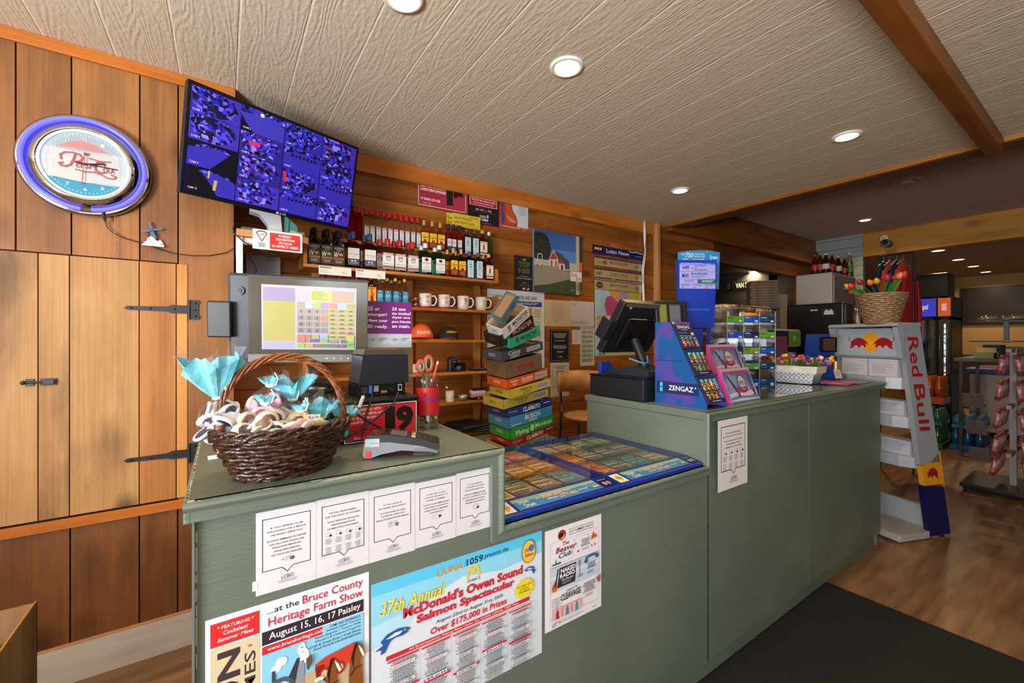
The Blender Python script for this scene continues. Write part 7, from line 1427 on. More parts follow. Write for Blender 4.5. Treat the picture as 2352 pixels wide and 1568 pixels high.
for k, (a, b_, cc) in enumerate(seg):
    s = Sheet(WZ - .006, L * (b_ - a), cc, t=.003, rough=.35)
    if k == 0: s.rect(0, 0, 1, .1, '#6a4880'); s.rect(.02, .01, .14, .09, '#c8c4c0'); s.tx('ZENGAZ', .16, .14, .88, .25, '#e4e0ea', 2.5); s.tx('#NewSession', .36, .28, .68, .32, '#e4e0ea', .8); s.rect(.12, .38, .6, .46, '#2a5484'); s.ell(.86, .45, .09, .06, '#c8c4c0'); s.greek(.1, .53, .82, .56, 1, '#c8c4d4', 2, .6)
    else: s.greek(.3, .9, .78, .94, 1, '#c8c4d4', 2, .7)
    s.frame(0, 0, 1, 1, '#2a6aa4', .01); z = .02 + .335 * a; y = .17 * a
    pn = s.build('front_panel', zg, (.003, y - .002, z), (ang - PI / 2, 0, 0))
    y0_, y1_ = ((.60, .93), (.12, .84), (.12, .84))[k]
    for i in range(4):
        lw, lh = WZ * .15, L * (b_ - a) * (y1_ - y0_)
        M_ = Matrix.Translation((.003 + WZ * (.10 + .22 * i), y - .002, z)) @ Matrix.Rotation(ang - PI / 2, 4, 'X') @ Matrix.Translation((0, -.004, L * (b_ - a) * (1 - y1_)))
        lg = thing('lighter', '%s patterned lighter, number %s from the left in the %s window of the display' % (['striped', 'floral', 'dotted', 'swirled'][(i + k) % 4], ['one', 'two', 'three', 'four'][i], PN[k]), 'lighter', (0, 0, 0), group='lighters in the blue display')
        lg.matrix_world = Matrix.Translation(zg.location) @ M_
        c1, c2 = LP[k][i]; MB().lathe([(.0001, 0), (.5, 0), (.5, .82), (.46, .86), (.0001, .86)], (lw / 2, 0, 0), multi('lighter_%d%d' % (k, i), [c1, c2, c1, '#1c1c24', c2, c1], 170, (1, 1, 1), .3, coat=.5), 14, sx=lw, sy=lw * .55, cap=False).build('barrel', lg)
        lg.children[0].scale = (1, 1, 1); me = lg.children[0].data
        for v in me.vertices: v.co.z *= lh
        MB().lathe([(lw * .42, lh * .86), (lw * .42, lh), (.0001, lh)], (lw / 2, 0, 0), col('#49b4d0', .3, .5), 12, sy=.6, cap=False).build('hood', lg)
s = Sheet(.20, .05, '#152a5c', t=.0006, rough=.35); s.tx('ZENGAZ', .30, .3, .88, .72, '#e4e0ea', 1.5); s.rect(.08, .1, .15, .45, '#3ab0d8'); s.rect(.08, .52, .15, .9, '#3ab0d8'); s.ell(.93, .35, .015, .06, '#e4e0ea')
s.build('side_banner', zg, (-.0002, .235, .048), (0, 0, -PI / 2)); MB().box(-.0008, 0, .112, .24, .187, .189, NB).build('side_seam', zg)
# pink and blue picture boxes
def pipebox(x, y, z, w_, h_, label, rz, holder=None):
    t = thing('picture_carton', label, 'display box', (x, y, z), rz); pk = col('#c84c9c', .4); a = .35; d = .065
    MB().prism([(0, 0), (d, 0), (d, h_ * .96), (math.sin(a) * h_, math.cos(a) * h_)], 0, .004, pk, 'X').prism([(0, 0), (d, 0), (d, h_ * .96), (math.sin(a) * h_, math.cos(a) * h_)], w_ - .004, w_, pk, 'X').box(.004, w_ - .004, d - .004, d, 0, h_ * .95, pk).box(.004, w_ - .004, .002, d - .004, 0, .004, pk).build('carton', t)
    s = Sheet(w_, h_, noisy('sky_print', '#5a6c9c', '#98a4c4', 12, .3, lo=.4, hi=.6), t=.003, rough=.3); s.rect(0, 0, 1, .08, '#c0a4b8')
    for k in range(14): s.ell(.05 + .068 * k, .12 + .015 * (k % 2), .026, .055, '#b03c64', 10); s.n -= 1
    s.n += 1; s.poly([(0, .74), (.2, .70), (.5, .76), (.8, .70), (1, .74), (1, .82), (.6, .86), (.3, .80), (0, .86)], '#c8ccd8'); s.poly([(0, .86), (.4, .83), (1, .88), (1, 1), (0, 1)], '#7080ac'); s.poly([(0, .92), (.4, .90), (1, .95), (1, .98), (0, .96)], '#c8ccd8')
    s.ell(.55, .45, .13, .24, '#3a2c38', 24); s.ell(.55, .45, .115, .215, '#c8bcb4', 24); s.tx('PIPES', .47, .40, .63, .52, '#3a2c38', 2.5); s.poly([(.40, .58), (.7, .58), (.68, .7), (.55, .76), (.42, .7)], '#a02c48'); s.tx('OCEAN', .48, .61, .62, .67, '#dcc8cc', 1)
    s.poly([(.1, .25), (.14, .22), (.34, .72), (.36, .86), (.31, .86), (.28, .72)], '#4a2a28'); s.poly([(.86, .15), (.89, .17), (.90, .5), (.93, .85), (.86, .86), (.87, .6)], '#4a2a28'); s.ell(.33, .68, .05, .09, '#a83468'); s.ell(.85, .66, .04, .09, '#a83468')
    s.build('picture_front', t, (0, 0, 0), (-a, 0, 0)); return t
pipebox(1.825, .985, ZT + .0005, .26, .155, 'nearer pink and sky blue picture carton leaning by the lighter display', .05)
tag(MB().box(2.02, 2.30, 1.16, 1.29, ZT + .0005, ZT + .105, col('#8a3a78', .4)).build('plain_carton', None, bevel=.002), 'plain purple carton under the farther picture carton', 'box')
pipebox(2.03, 1.165, ZT + .106, .26, .155, 'farther pink and sky blue picture carton standing higher behind the first', .0)
# lottery terminal screen
def face_cam(u, v, D):  # point at depth D along the ray
    d = ray(u, v).normalized(); return Vector((0, 0, EYE)) + d * D
sx = math.radians(-31)
lt_ = thing('lottery_screen', 'tall royal blue lottery jackpot display standing behind the till', 'display', (1.96, 1.345, 1.39), sx)
RB = noisy('royal_blue', '#0a2a8c', '#1440b4', 2, .25)
MB().prism([(0.014, 0), (.196, 0), (.212, .355), (0, .355)], 0, .03, RB, 'Y').build('panel', lt_, bevel=.004)
s = Sheet(.192, .136, '#8a8ac0', t=.001, rough=.2, emit=.35, gap=.0001)
s.rect(0, 0, 1, .07, '#2a4ab8'); s.greek(.03, .02, .95, .06, 2, '#c0c4e4', 1, .4); s.tx('649', .08, .11, .26, .26, '#141c50', 2); s.tx('$5,000,000', .42, .09, .74, .15, '#1c1c50', 1.5); s.tx('Gold Ball', .3, .18, .5, .22, '#1c1c50', .6); s.tx('$16,000,000', .42, .25, .76, .31, '#1c1c50', 1.5); s.rect(0, .345, 1, .355, '#2a3478')
s.tx('MAX', .07, .42, .26, .58, '#141c50', 2.5); s.tx('$60,000,000', .32, .39, .78, .48, '#1c1c50', 2); s.greek(.32, .52, .68, .6, 2, '#4a4a8c', 2, .4); s.rect(0, .635, 1, .645, '#2a3478'); s.tx('$1,006,227', .14, .68, .4, .74, '#1c1c50', 1); s.rect(.5, .65, 1, .8, '#1c5a50'); s.greek(.62, .68, .95, .78, 2, '#a8d0c4', 2, .4); s.rect(0, .81, 1, .82, '#2a3478')
for k in range(3): s.tx(['$2,000,000', '$100,000', '$197,042'][k], .04 + .33 * k, .85, .27 + .33 * k, .9, '#1c1c50', 1); s.rect(.05 + .33 * k, .94, .12 + .33 * k, .98, '#b83a50')
s.build('screen', lt_, loc=(.010, -.0002, .205))
s = Sheet(.14, .02, col('#0f35a0', .3), t=.0004); s.tx('PlaySmart.ca', .02, .1, .98, .9, '#2f62c8', 1.2); s.build('web_lettering', lt_, loc=(.03, -.0001, .085))
MB().box(.07, .14, .005, .028, -.34, 0, RB).box(.03, .18, -.03, .09, -.339, -.325, RB).build('post', lt_, bevel=.003)
tp = thing('dream_draws_topper', 'light blue prize draw topper sign above the royal blue lottery display', 'sign', (2.04, 1.40, 1.60), sx)
s = Sheet(.235, .215, '#2480bc', t=.003, rough=.3, shape=[(0, .06), (.25, .02), (.5, 0), (.78, .01), (1, .05), (.975, .98), (.70, 1), (.72, .36), (0, .36)])
s.tx('OVER', .08, .09, .17, .13, '#c8dce8', 1, .2); s.tx('750', .18, .07, .36, .19, '#c8dce8', 2, .2); s.tx('GUARANTEED', .38, .08, .64, .12, '#c8dce8', 1.5, .2); s.tx('INSTANT PRIZES', .38, .14, .64, .18, '#c8dce8', 1, .2); s.tx('$50', .1, .21, .24, .3, '#e0b488', 3, .2); s.tx('TO', .26, .24, .3, .28, '#e0b488', 1); s.tx('$10,000', .33, .21, .62, .3, '#e0b488', 3, .2)
s.ell(.69, .03, .04, .03, '#3ca84c'); s.tx('Dream', .76, .13, .94, .22, '#c8dce8', 2); s.tx('Draws', .77, .24, .95, .33, '#c8dce8', 2); s.tx('June 02 - June 06', .78, .38, .93, .41, '#c8dce8', .5); s.tx('GET YOUR', .8, .45, .92, .48, '#c8dce8', 1); s.tx('TICKET', .8, .49, .93, .54, '#c8dce8', 2, .2); s.tx('TODAY', .82, .55, .95, .6, '#d8d45c', 2, .2); s.rect(.74, .8, .96, .94, '#4a90b8')
s.build('board', tp); MB().box(.165, .185, .001, .008, -.54, .02, RB).build('stem', tp)
# acrylic tower of small accessories
ac = thing('acrylic_tower', 'clear acrylic tower display with green and blue label strips', 'display stand', (2.50, 1.38, ZT), -.42)
AC = clear('#e8ecee', .6, .04); AW, AD, AH = .33, .16, .48; ED = col('#aab0b4', .15, coat=.6)
m = MB()
for x in (0, AW / 3, 2 * AW / 3, AW): m.box(x, x + .003, 0, AD, .0, AH - (.0 if x == AW / 3 else .03), AC)
m.box(0, AW, AD - .003, AD, 0, AH, AC); m.build('clear_walls', ac)
m = MB()
for k in range(5):
    z = .0 + .095 * k; m.box(0, AW, 0, AD, z, z + .003, AC)
m.build('clear_shelves', ac)
m = MB()
for x in (0, AW / 3, 2 * AW / 3, AW): m.box(x - .0005, x + .0032, -.0008, .0012, 0, AH - .03, ED)
m.build('edge_strips', ac)
R = random.Random(21); LC_ = ['#5a9a2c', '#1c4cae', '#14386c', '#1c4cae', '#26244c', '#5a9a2c', '#14386c', '#6a9c2c', '#1c4cae', '#5f9c38', '#4aa05c', '#14386c']
k = 0
for r_ in range(5):
    for c_ in range(3):
        s = Sheet(AW / 3 - .004, .036, LC_[k % 12], t=.001, rough=.3); s.rect(.7, .68, .9, .95, '#c8ccd0')
        if LC_[k % 12][1] in '56': s.poly([(.05, .3), (.4, .22), (.42, .34), (.05, .4)], '#24401c'); s.poly([(.5, .7), (.75, .62), (.75, .74)], '#8a3a24')
        else: s.greek(.08, .15, .5, .4, 2, '#c8d4ec', k, .5); s.greek(.08, .6, .6, .75, 2, '#7a94d0', k, .4)
        s.build('label_strip', ac, (AW / 3 * c_ + .002, -.001, .095 * (4 - r_) + .004)); k += 1
TOY = ['#c8c4c0', '#c8922c', '#6a4a3a', '#8a8a90', '#3a3a44', '#a8542c', '#4a6a8a', '#b8b4ac']
for r_ in range(4):
    for c_ in range(3):
        for j in range(2):
            m = MB(); x = AW / 3 * c_ + .02 + .04 * j; z = .095 * (r_ + 1) + .0035; cc = col(TOY[R.randrange(8)], .3)
            m.lathe([(.0001, 0), (.012, .002), (.014, .02), (.006, .04), (.008, .055), (.0001, .062)], (0, 0, 0), cc, 10, sx=1.2, sy=.7, cap=False).ball((0, 0, .062), .008, col(TOY[R.randrange(8)], .3), 8)
            q = Matrix.Translation(ac.location) @ Matrix.Rotation(-.42, 4, 'Z') @ Vector((x, .05 + .02 * j, z)); tag(m.build('accessory', None, loc=q), 'small packaged accessory in a bin of the clear acrylic tower', 'accessory', 'accessories in the acrylic tower bins')
q = Matrix.Translation(ac.location) @ Matrix.Rotation(-.42, 4, 'Z') @ Vector((.13, .03, .43))
sp = thing('spoon_toy', 'yellow figure with a white ringed end lying in the top acrylic bin', 'toy', q, -.42); MB().lathe([(.0001, 0), (.012, .01), (.014, .05), (.009, .10), (.0001, .11)], (0, 0, 0), col('#d08c1c', .4), 12, 'X', sx=1, sy=1, cap=False).build('body', sp); MB().lathe([(.016, 0), (.018, .004), (.012, .006), (.01, .004)], (-.01, -.006, 0), WHT, 18, 'Y').build('ring', sp)
# glass sheet, flower basket
tag(MB().prism([(2.02, .955), (2.72, .965), (3.0, 1.10), (2.95, 1.36), (2.42, 1.36)], ZT + .0005, ZT + .006, col('#5a605c', .03, spec=1, coat=1), 'Z').build('glass_sheet', None, bevel=.001), 'glossy glass sheet on the raised counter reflecting the flower basket', 'glass sheet')
fb = thing('flower_box', 'white cloth lined chicken wire box of small artificial tulips on the counter', 'flower box', (2.965, 1.195, ZT + .0065), 0.05); fb.scale = (1.15, 1.15, 1.05)
def boxring(hx, hy, z, n=1): return [(-hx, -hy, z), (hx, -hy, z), (hx, hy, z), (-hx, hy, z)]
m = MB(); a = boxring(.048, .085, .002); b_ = boxring(.068, .112, .095); m.add(a + b_, [(0, 1, 2, 3), (0, 1, 5, 4), (1, 2, 6, 5), (2, 3, 7, 6), (3, 0, 4, 7)], col('#c8ccd0', .8)); m.build('cloth_liner', fb, solid=.003)
m = MB(); a = boxring(.073, .118, .105); b_ = boxring(.069, .112, .065); m.add(a + b_, [(0, 1, 5, 4), (1, 2, 6, 5), (2, 3, 7, 6), (3, 0, 4, 7)], noisy('linen_fold', '#c4c0b4', '#d8d4ca', 30, .9, bump=.3)); m.build('folded_cuff', fb, solid=.004)
m = MB(); WR = col('#3a3a3a', .4, .6)
def lp(P, r=.0013): m.tube(P, r, WR, 5)
for s_, (hx0, hy0, hx1, hy1) in enumerate(((.051, .088, .068, .110),)):
    for z, k in ((.003, 0), (.07, 1)):
        hx = hx0 + (hx1 - hx0) * k * .75; hy = hy0 + (hy1 - hy0) * k * .75; m.tube(boxring(hx, hy, z), .0018, WR, 6, closed=True)
    for side in (-1, 1):
        n_ = 9
        for i in range(n_):
            for d in (-1, 1):
                y0_ = -.085 + .17 * i / (n_ - 1); P = []
                for j in range(5):
                    z = .003 + .067 * j / 4; hx = hx0 + (hx1 - hx0) * .75 * j / 4; P.append((side * (hx + .001), max(-.1, min(.1, y0_ + d * .02 * (j % 4 if j < 3 else 4 - j) * .9)), z))
                lp(P, .001)
        for i in range(5):
            for d in (-1, 1): x0_ = -.045 + .09 * i / 4; lp([(max(-.06, min(.06, x0_ + d * .018 * (j % 2))), side * (hy0 + (hy1 - hy0) * .75 * j / 4 + .001), .003 + .067 * j / 4) for j in range(5)], .001)
tag(m.build('wire_mesh', fb), kind='stuff')
GRN = col('#3c7a24', .45); TUL = ['#c8281c', '#d8801c', '#c0404c', '#d8d0c8', '#8a6ab0', '#d05a8c', '#e0b020', '#30306c', '#a83c84']
def tulip(parent_loc, base, tip, r, c, label, group, leaf=True, hz=2.2):
    t = thing('artificial_tulip', label, 'flower', parent_loc, group=group); a, b_ = Vector(base), Vector(tip); mid = a.lerp(b_, .5) + Vector((0, 0, .01)); MB().tube([a, mid, b_], r * .16, GRN, 6).build('stem', t)
    d = (b_ - mid).normalized(); M_ = Matrix.Translation(b_) @ d.to_track_quat('Z', 'Y').to_matrix().to_4x4(); m = MB(); m.T = M_
    m.lathe([(.0001, 0), (r * .7, r * .2), (r, r * .8), (r * .9, r * 1.4), (r * .45, r * hz * .9), (.0001, r * hz)], (0, 0, 0), col(c, .35), 12, cap=False); m.build('bloom', t)
    if leaf:
        m = MB(); sd = d.cross(Vector((0, 0, 1))); sd = sd.normalized() if sd.length > .05 else Vector((1, 0, 0)); o = a + sd * r * .8
        tip2 = b_ + sd * r * 2.2 - d * r * .6; q1 = a.lerp(tip2, .4); w2 = d.cross(sd).normalized() * r * .55; m.add([a, q1 + w2, tip2, q1 - w2], [(0, 1, 2, 3)], GRN); m.build('leaf', t, solid=.001)
    return t
R = random.Random(9); CN = {'#c8281c': 'red', '#d8801c': 'orange', '#c0404c': 'coral', '#d8d0c8': 'cream', '#8a6ab0': 'lilac', '#d05a8c': 'pink', '#e0b020': 'yellow', '#30306c': 'navy', '#a83c84': 'magenta'}
for i in range(62):
    fx, fy = R.uniform(-1, 1), R.uniform(-1, 1); c_ = TUL[i % 9]; base = (fx * .045, fy * .08, .08); tip = (fx * .095, fy * .16 , .122 + R.uniform(0, .05) * (1 - .3 * abs(fy)))
    tulip(fb.location, base, tip, .0115, c_, CN[c_] + ' artificial tulip in the white wire flower box', 'small tulips in the white box', hz=2.0)
m = MB(); vs = []; n_ = 14
tag(MB().lathe([(.02, .10), (.05, .14), (.075, .18), (.06, .19)], (fb.location.x + .02, fb.location.y - .06, fb.location.z - .02), clear('#ffffff', .8, .06), 9, sy=1.1, smooth=False, cap=False).build('cellophane'), 'crinkled clear cellophane wrap at the right of the small tulips', 'wrap')
# red leaflets, blue mat, play stand
for k, (x, y, rz, c_) in enumerate(((3.06, .955, .12, '#a82c1c'), (3.08, .975, -.1, '#c03a20'), (3.05, .99, .3, '#c83c24'))):
    s = Sheet(.20, .10, c_, t=.0025, rough=.35); s.greek(.1, .2, .8, .7, 3, '#d8a888', k, .3); s.line([(.1, .9), (.6, .4), (.95, .2)], '#d8a070', .02)
    tag(s.build('leaflet', None, (x, y, ZT + .0065 + .003 * k), (-PI / 2, 0, rz)), ['lowest', 'middle', 'top'][k] + ' of the red leaflets at the right end of the counter', 'leaflet')
tag(MB().box(3.06, 3.50, .96, 1.38, ZT + .0004, ZT + .0045, col('#1c4c9c', .25)).build('counter_mat', None, bevel=.001), 'blue plastic counter mat at the far right end of the counter', 'mat')
ps = thing('play_stand', 'dark blue lottery terminal with a small angled screen on the counter', 'terminal', (3.36, 1.22, ZT + .005), -.5)
MB().prism([(-.08, 0), (.09, 0), (.05, .20), (.02, .31), (-.03, .31), (-.05, .1)], -.07, .07, col('#143a80', .35), 'Y').build('body', ps, bevel=.004); MB().box(-.055, .06, -.085, -.071, .19, .29, BLK2).box(-.04, .045, -.087, -.085, .20, .28, col('#4a3430', .15)).build('screen', ps, bevel=.002); MB().cyl((.05, -.085, .07), .012, .06, col('#c8b070', .3, .5), 12).build('brass_knob', ps)
s = Sheet(.05, .055, '#b8a8a8', t=.002); s.greek(.1, .2, .9, .8, 4, '#8a5a5a', 2, .4); t = thing('card_holder', 'clear card holder with a small card on the blue mat', 'card holder', (3.20, 1.05, ZT + .005), -.4); s.build('card', t, (-.025, 0, .03), (-.3, 0, 0)); MB().box(-.035, .035, -.03, .04, 0, .003, clear('#ffffff', .6)).box(-.006, .006, .0, .02, .003, .035, clear('#ffffff', .6)).build('holder', t)
# ================================================================ BEYOND THE COUNTER
def at(u, v, **k): return W(u, v, **k)
LG_ = col('#8f969c', .45); LW = col('#a8a29c', .6)
# --- energy drink rack (its own slanted frame)
RO = Vector((3.627, .861, 0)); ra = math.atan2(-.34, .94)
rk = thing('drink_rack', 'leaning grey and navy drink rack with red lettering at the counter end', 'display rack', RO, ra)
# local x = depth (away), y = width (to the left), z up
m = MB(); WD = .43
def side(y0, y1, z0, z1, mat_, mb=None, e=0):
    """slice of the slanted side panel between heights"""
    def xx(z): t_ = z / 1.435; return (.274 * (1 - t_) + .01 * t_) - e, (.467 * (1 - t_) + .175 * t_) + e
    a0, b0 = xx(z0); a1, b1 = xx(z1); mb = mb or MB(); mb.prism([(a0, z0), (b0, z0), (b1, z1), (a1, z1)], y0, y1, mat_, 'Y'); return mb
NV = col('#0d1450', .3); YE = col('#d8961c', .35)
side(0, .03, .50, 1.42, LG_).build('side_panel', rk, bevel=.004); side(0, .03, .02, .36, NV).build('lower_side_panel', rk, bevel=.004)
m = MB(); m.prism([(.222, .36), (.41, .34), (.365, .58), (.27, .51), (.195, .49)], 0, .03, YE, 'Y'); m.build('sun_band', rk, bevel=.003)
side(WD, WD + .03, .02, 1.42, LG_).build('side_panel', rk, bevel=.004)
MB().prism([(-.02, 1.415), (.185, 1.415), (.185, 1.44), (.0, 1.44), (-.02, 1.43)], -.002, WD + .032, LG_, 'Y').build('top', rk, bevel=.008)
for y in (0, WD): MB().prism([(-.02, 1.41), (.012, 1.41), (.05, 1.20), (.03, 1.20)], y, y + .03, LG_, 'Y').build('front_lip', rk, bevel=.004)
# logo board
s = Sheet(WD - .0, .19, '#98a4b0', t=.004, rough=.4)
def bull(s, cx, cy, w_, h_, fl, c='#8c1418', tail=True):
    P = [(-1, .55), (-.95, -.05), (-.7, -.35), (-.3, -.6), (.1, -.65), (.45, -.45), (.75, -.15), (.95, .15), (1, .4), (.8, .45), (.75, .7), (.6, .75), (.5, .5), (.2, .45), (.1, .75), (-.1, .8), (-.15, .5), (-.45, .45), (-.7, .8), (-1.1, .95), (-1.05, .75), (-.8, .5)]
    s.poly([(cx + fl * x * w_, cy + y * h_) for x, y in P], c)
    if tail: s.line([(cx - fl * .95 * w_, cy - .05 * h_), (cx - fl * 1.2 * w_, cy - .3 * h_), (cx - fl * 1.05 * w_, cy - .55 * h_), (cx - fl * 1.25 * w_, cy - .75 * h_)], c, .01)
    s.poly([(cx + fl * .7 * w_, cy + .2 * h_), (cx + fl * .95 * w_, cy + .25 * h_), (cx + fl * .8 * w_, cy + .6 * h_)], '#d8961c')
s.ell(.52, .5, .145, .36, '#d8961c', 28); bull(s, .34, .5, .14, .26, 1); bull(s, .70, .5, .14, .26, -1)
s.build('logo_board', rk, (.045, WD + .0, 1.215), (0, 0, -PI / 2))
m = MB().box(.05, .16, .03, WD, 1.20, 1.215, LG_)
m.build('logo_shelf', rk, bevel=.002)
# lettering on the outer side, reading downwards
for w_t, f0, f1 in (('Red', 0, .42), ('Bull', .5, 1)):
    vs, fs, a0, a1, b0, b1 = textpoly(w_t, 2, 0); m = MB(); P = []
    for x, y in vs:
        fx = f0 + (f1 - f0) * (x - a0) / (a1 - a0); fy = (y - b0) / (b1 - b0); z = 1.345 - .62 * fx; t_ = z / 1.435; xl = (.274 * (1 - t_) + .01 * t_) + .035 + .095 * fy; P.append((xl, -.0012, z))
    m.add(P, fs, col('#9c1c24', .4)); m.build('side_lettering', rk)
s = Sheet(.15, .13, YE, t=.0004); bull(s, .5, .5, .34, .36, -1, tail=False); s.build('bull_emblem', rk, (.215, -.001, .38))
# shelves with boxed cards
for k, (z, x0_) in enumerate(((1.00, .045), (.74, .10), (.47, .16))):
    m = MB(); pts = [(x0_ + .02, .03), (x0_ - .02, .10), (x0_ - .03, WD / 2), (x0_ - .02, WD - .07), (x0_ + .02, WD), (x0_ + .16, WD), (x0_ + .16, .03)]
    m.prism([(p[0], p[1]) for p in pts], z, z + .075, col('#98a0a6', .3), 'Z'); m.build('curved_shelf', rk, bevel=.004)
MB().box(.16, .30, .03, WD, .20, 1.20, col('#1a1a1c', .6)).build('back_panel', rk) if False else None
for k, (z, x0_) in enumerate(((1.076, .05), (.816, .105), (.546, .165))):
    for j in range(2):
        t = thing('card_carton', 'white printed carton on the %s shelf of the drink rack, %s side' % (['top', 'middle', 'bottom'][k], ['near', 'far'][j]), 'carton', RO, ra, 'white cartons on the drink rack')
        MB().box(x0_, x0_ + .10, .045 + .19 * j, .225 + .19 * j, z, z + (.12 if k == 0 else .10), col('#b4b4bc', .5)).build('carton', t)
        s = Sheet(.17, .085, '#b9b9c2', t=.0006); s.greek(.08, .1, .92, .9, 8, '#7a7f9a', k * 2 + j, .3); s.build('printed_face', t, (x0_ - .0005, .22 + .19 * j, z + .008), (0, 0, -PI / 2))
# base tray
MB().prism([(0, .0), (.27, -.0), (.27, .032), (.34, .032), (.34, WD), (.04, WD), (0, .11)], .012, .055, LW, 'Z').build('base_tray', rk, bevel=.004)
MB().box(.30, .34, .032, WD - .002, .055, .20, col('#9aa4ac', .4)).build('base_back', rk, bevel=.004)
for x, y in ((.03, .06), (.25, .03), (.25, .38), (.40, .015)): MB().cyl((x, y, 0), .012, .02, BLK2, 10).build('foot', rk)
# tulip basket on top
bs = thing('tulip_basket', 'flared pale wicker basket of large wooden tulips on top of the rack', 'basket', (3.74, .985, 1.4405), .3)
PW = noisy('pale_wicker', '#6f5238', '#a88a66', 60, .55, bump=.3, lo=.3, hi=.7)
m = MB()
for r_ in range(15):
    k = r_ / 14; z = .004 + .19 * k; rx, ry = .095 + .055 * k, .085 + .05 * k
    m.tube([((rx + .004 * (1 if (i // 2 + r_) % 2 else -1)) * math.cos(2 * PI * i / 44), (ry + .004 * (1 if (i // 2 + r_) % 2 else -1)) * math.sin(2 * PI * i / 44), z) for i in range(44)], .0075, PW, 6, closed=True)
m.build('woven_side', bs); MB().lathe([(.0001, .003), (1, .003)], (0, 0, 0), PW, 28, sx=.095, sy=.085, cap=False).build('base', bs); MB().lathe([(.0001, .15), (1, .15)], (0, 0, 0), col('#3a5a24', .8), 28, sx=.135, sy=.12, cap=False).build('filling', bs)
R = random.Random(31); BT = ['#c8601c', '#c82c20', '#a82458', '#4c2c4c', '#c89c1c', '#c83c28', '#3c3448', '#d8742c', '#c04468', '#8a2c2c']
NM = ['orange', 'red', 'magenta', 'dark plum', 'yellow', 'scarlet', 'dark slate', 'bright orange', 'rose', 'wine red']
for i in range(20):
    a = 2 * PI * (i * .382); rr = .03 + .085 * ((i * .618) % 1); dx, dy = math.cos(a), math.sin(a); sp_ = .06 + .09 * ((i * .618) % 1)
    tulip(bs.location, (dx * rr * .6, dy * rr * .6, .15), (dx * (rr + sp_), dy * (rr + sp_) * .8, .205 + .10 * (1 - ((i * .618) % 1)) + R.uniform(0, .02)), .019, BT[i % 10], NM[i % 10] + ' wooden tulip in the pale wicker basket on the rack', 'large tulips in the wicker basket', hz=2.6)

# --- behind the counter end : fridge, coffee machine, shelf goods
fg = thing('white_cooler', 'tall glossy white cabinet with soda bottles standing on top', 'cabinet', (0, 0, 0)); CR = col('#b5ab9c', .18, coat=.4)
MB().box(5.0, 5.63, 1.70, 2.02, .05, 2.0, CR).box(5.02, 5.6, 1.72, 2.0, 0, .05, BLK2).build('body', fg, bevel=.006)
MB().box(4.985, 4.999, 1.715, 2.01, .1, 1.99, CR).build('door', fg, bevel=.003); MB().box(5.03, 5.6, 1.688, 1.70, .1, 1.98, col('#8c8078', .3)).build('side_door', fg, bevel=.003)
MB().tube([(4.98, 1.70, 1.62), (4.955, 1.66, 1.62), (4.955, 1.66, 1.1), (4.98, 1.70, 1.1)], .012, GRY, 8).build('handle', fg)
SB = {'cola': ('#3c140c', '#a82420'), 'ginger': ('#7ab088', '#c8d0c0'), 'dark': ('#2c1410', '#c8bcae')}
for i, (y, k) in enumerate(((1872, 'cola'), (1884, 'cola'), (1897, 'dark'), (1911, 'cola'), (1925, 'dark'), (1940, 'cola'), (1951, 'ginger'))):
    c1, c2 = SB[k]; b = thing('soda_bottle', '%s soda bottle on the white cabinet, number %s from the left' % ({'cola': 'red capped cola', 'ginger': 'tall green labelled clear', 'dark': 'pale labelled dark'}[k], ['one', 'two', 'three', 'four', 'five', 'six', 'seven', 'eight'][i]), 'bottle', ((5.07, at(y, 600, X=5.07).y, 2.0005) if y < 1905 else (at(y, 600, Y=1.76).x, 1.76, 2.0005)), group='soda bottles on the white cabinet')
    h_ = .27 if k == 'ginger' else .20; MB().lathe([(.028, 0), (.034, .01), (.034, h_ * .55), (.03, h_ * .65), (.012, h_ * .88), (.012, h_ * .93)], (0, 0, 0), col(c1, .1, coat=1) if k != 'ginger' else glass('#d0e8d8', .05, 1.3), 16).build('body', b)
    MB().lathe([(.0345, h_ * .22), (.0345, h_ * .48)], (0, 0, 0), col(c2 if k != 'ginger' else '#2c8a4c', .5), 16, cap=False).build('label', b); MB().cyl((0, 0, h_ * .93), .014, h_ * .07, col('#b82820' if k == 'cola' else '#c8c0b4', .4), 12).build('cap', b)
ck2 = thing('back_counter', 'dark low counter along the kitchen opening behind the white cabinet', 'counter', (0, 0, 0)); MB().box(4.03, 4.95, 1.95, 2.60, 0, .92, col('#3a3028', .6)).box(4.35, 4.95, 1.32, 1.95, 0, .92, col('#3a3028', .6)).build('base', ck2); MB().box(4.02, 4.97, 1.92, 2.62, .92, .95, col('#54483c', .4)).box(4.33, 4.97, 1.30, 1.92, .92, .95, col('#54483c', .4)).build('worktop', ck2, bevel=.004)
cf = thing('coffee_machine', 'large black coffee machine in front of the white cabinet', 'coffee machine', (0, 0, 0)); MB().box(4.55, 4.92, 1.46, 1.92, .951, 1.66, col('#0c0c0e', .3)).build('body', cf, bevel=.012); MB().box(4.56, 4.90, 1.445, 1.459, .97, 1.64, col('#3c4248', .35)).build('side_panel', cf, bevel=.003)
s = Sheet(.10, .06, '#0c0c0e', t=.001); s.poly([(.1, .9), (.2, .3), (.35, .1), (.5, .4), (.65, .1), (.8, .3), (.9, .9)], '#c8c4bc'); s.build('crown_badge', cf, (4.549, 1.62, 1.55), (0, 0, -PI / 2)); s = Sheet(.07, .025, '#0c0c0e', t=.001); s.poly([(.05, .8), (.2, .2), (.5, .5), (.8, .2), (.95, .8)], '#c8c4bc'); s.build('wing_badge', cf, (4.549, 1.72, 1.59), (0, 0, -PI / 2))
jr = thing('syrup_jar', 'clear jar with brown contents beside the coffee machine', 'jar', (4.75, 1.405, 1.40)); 
